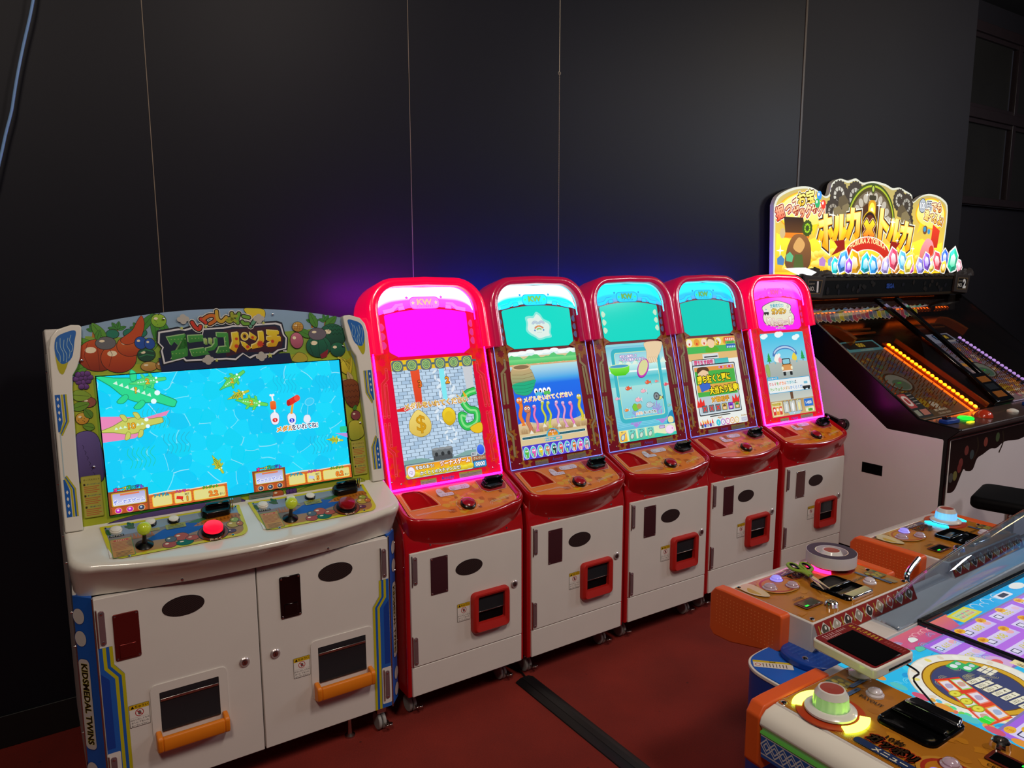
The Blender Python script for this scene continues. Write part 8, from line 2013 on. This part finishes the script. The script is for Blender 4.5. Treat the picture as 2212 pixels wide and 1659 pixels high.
# blue corner unit
O = catmull([(0.402, -1.20), (0.408, -1.12), (0.440, -1.075), (0.50, -1.062), (0.60, -1.062)], 5, False) + [(0.62, -1.062), (0.62, -1.32), (0.23, -1.32), (0.23, -1.30), (0.40, -1.295)]
def loc(p): return [(x - TX, y - TY) for x, y in p]
cu = MB().prism(loc(O), 0.0, 0.596).build('corner_unit', 'blue_dark', table)
MB().prism(loc([(0.49 + (x - 0.49) * 1.03, -1.2 + (y + 1.2) * 1.03) for x, y in O]), 0.590, 0.600).build('corner_rim', 'white_gloss', cu, bevel=0.002)
MB().prism(loc([(0.49 + (x - 0.49) * 0.985, -1.2 + (y + 1.2) * 0.985) for x, y in O]), 0.599, 0.6025).build('corner_top', 'blue_panel', cu, bevel=0.001)
pd = MB().prism(loc(catmull([(0.505, -1.13), (0.53, -1.10), (0.60, -1.09), (0.612, -1.16), (0.605, -1.23), (0.53, -1.235), (0.50, -1.18)], 4)), 0.602, 0.622).build('corner_pad', M['pad_blue'] if 'pad_blue' in M else 'blue_dark', cu, bevel=0.005, seg=3)
c = Canvas()
for r_ in range(9):
    for j in range(6):
        x, y = 0.525 + j * 0.014 + 0.007 * (r_ % 2), -1.225 + r_ * 0.0135
        if x > 0.598: continue
        for q in (0.006, 0.0035): c.line(arc(x, y, q, 0, 180, 6), 0.0008, '#3a68c0')
c.build('wave_print', frame((-TX, -TY, 0.6222), (1, 0, 0), (0, 1, 0)), 'print', pd)
screw(pd, frame((-TX, -TY, 0.622), (1, 0, 0), (0, 1, 0)), 0.525, -1.175, 0.008)
c = Canvas(); c.at(0.462, -1.128, 45); c.rr(-0.017, -0.048, 0.017, 0.048, 0.002, '#d8d4cc'); c.rect(0.008, -0.048, 0.017, 0.048, '#d0b828'); c.ell(-0.004, 0.037, 0.007, 0.007, '#b83028', 14); c.ell(-0.004, 0.037, 0.005, 0.005, '#e0dcd4', 14)
for k in range(8): c.line([(-0.013, 0.024 - k * 0.008), (0.004, 0.024 - k * 0.008)], 0.0022, '#5a5650')
c.marks(0.0095, -0.008, 0.0155, 0.008, '#2a2410', 2)
c.at(); c.build('caution_label', frame((-TX, -TY, 0.603), (1, 0, 0), (0, 1, 0)), 'print', cu)
c = Canvas(); c.rect(0, 0, 0.24, 0.5, '#1a48a8')
for r_ in range(22):
    for j in range(10): c.line(arc(0.012 + j * 0.024 + 0.012 * (r_ % 2), r_ * 0.022, 0.010, 0, 180, 6), 0.0016, '#2a5cc0')
c.text('CA', 0.03, 0.46, 0.04, '#d8dce8', bold=0.03)
c.build('side_wave_print', frame((0.2285 - TX, -1.302 - TY, 0.09), (0, -1, 0), (0, 0, 1)), 'print', cu)
# chrome handle beyond the red strip
MB().tube([(x - TX, y - TY, z) for x, y, z in catmull([(1.06, -1.14, 0.655), (1.055, -1.135, 0.69), (1.08, -1.125, 0.705), (1.18, -1.10, 0.715)], 5, False)], 0.008, 10).build('chrome_handle', 'chrome', table)

# ------------------------------------------------------------------ loose things on the consoles
tp = empty('tape_roll', (0.935, -0.967, 0.7165), 0, 'fat roll of white tape set over the pink-lit dial', 'tape roll')
def ring_(r0, r1, z0, z1, n=48):
    m_ = MB()
    R_ = [[(r * math.cos(2 * PI * j / n), r * math.sin(2 * PI * j / n), z) for j in range(n)] for r, z in ((r0, z0), (r1, z0), (r1, z1), (r0, z1), (r0, z0))]
    return m_.loft(R_, True)
M['tape_white'] = mat('tape_outer_white', '#d8d4d6', 0.35); M['tape_dark'] = mat('tape_side_dark', '#3a3446', 0.5, noise=0.06, nscale=80)
ring_(0.0705, 0.0718, 0.0, 0.034).build('outer_wrap', 'tape_white', tp)
ring_(0.047, 0.0703, 0.0005, 0.0348).build('wound_tape', 'tape_dark', tp)
ring_(0.0445, 0.0469, 0.0, 0.0342).build('core', M['core_card'] if 'core_card' in M else 'clear_btn', tp)

sx = empty('scissors', (0.783, -1.005, 0.7165), math.radians(-118), 'scissors with green and black handles lying across the console tray', 'scissors')
M['scissor_green'] = mat('scissor_green', '#8aa83a', 0.35); M['blade'] = mat('scissor_blade', '#c8c0cc', 0.18, metal=0.9)
for s in (-1, 1):
    m_ = MB(); m_.m = Matrix.Rotation(s * 0.10, 4, 'Z')
    m_.prism([(0.0, -0.006), (0.02, -0.0065), (0.088, -0.001 if s < 0 else -0.0015), (0.09, 0.001), (0.02, 0.006), (0.0, 0.006)], 0.002 + s * 0.0008, 0.0032 + s * 0.0008); m_.build('blade', 'blade', sx)
    hp_ = catmull([(-0.004, 0.004 * s), (-0.03, 0.010 * s), (-0.05, 0.030 * s), (-0.085, 0.030 * s), (-0.092, 0.016 * s), (-0.075, 0.006 * s), (-0.05, 0.006 * s), (-0.03, 0.003 * s)], 5)
    hm = MB(); P_ = [(x, y, 0.004) for x, y in hp_]; hm.tube(P_ + [P_[0]], 0.0048, 8); h_ = hm.build('handle', 'scissor_green', sx)
    im = MB(); Q_ = catmull([(-0.052, 0.025 * s), (-0.082, 0.025 * s), (-0.086, 0.015 * s), (-0.07, 0.010 * s), (-0.052, 0.012 * s)], 5); Q_ = [(x, y, 0.005) for x, y in Q_]; im.tube(Q_ + [Q_[0]], 0.0028, 8); im.build('grip_lining', 'black', h_)
MB().lathe([(0.004, 0.0), (0.004, 0.0065), (0.0005, 0.007)], 12).build('pivot', 'steel', sx)

tm = empty('payment_terminal', (0.433, -1.374, 0.70), math.radians(-5.5), 'white terminal with a black screen and red header, tilted over the near console', 'terminal')
PT = Matrix.Translation((0, 0, 0.062)) @ Matrix.Rotation(math.radians(-4), 4, 'Y')
def pm(): m_ = MB(); m_.m = PT; return m_
tbody = pm().prism(rrect(-0.065, -0.080, 0.065, 0.080, 0.010, 4), -0.012, 0.012).build('casing', 'white_gloss', tm, bevel=0.004, seg=3)
c = Canvas(); c.rr(-0.061, -0.076, 0.061, 0.076, 0.008, '#7a1c20'); c.rr(-0.052, -0.072, 0.036, 0.052, 0.003, '#0a0a0c')
c.at(0.049, 0.03, -90); c.marks(-0.04, -0.006, 0.045, 0.006, '#c8a838', 9); c.marks(0.05, -0.005, 0.10, 0.005, '#a04a48', 7); c.at(); c.marks(-0.045, 0.062, 0.03, 0.070, '#c8a0a0', 10)
c.marks(-0.045, 0.054, 0.005, 0.060, '#c8a0a0', 8)
c.build('face_print', PT @ Matrix.Translation((0, 0, 0.0125)), 'print_gloss', tbody)
pm().prism(rrect(-0.050, -0.070, 0.034, 0.050, 0.002, 2), 0.0125, 0.0138).build('screen', 'black_gloss', tbody)
pm().bb(-0.02, 0.05, -0.0815, -0.0795, -0.004, 0.0).build('card_slot', 'black_matt', tbody)
MB().lathe([(0.024, 0.001), (0.024, 0.006), (0.010, 0.010), (0.010, 0.05)], 18).build('stand', 'white_gloss', tm)
MB().tube(catmull([(0.05, -0.06, 0.05), (0.075, -0.085, 0.03), (0.085, -0.07, 0.0), (0.10, -0.12, -0.045)], 5, False), 0.0022, 6).build('cable', 'black', tm)
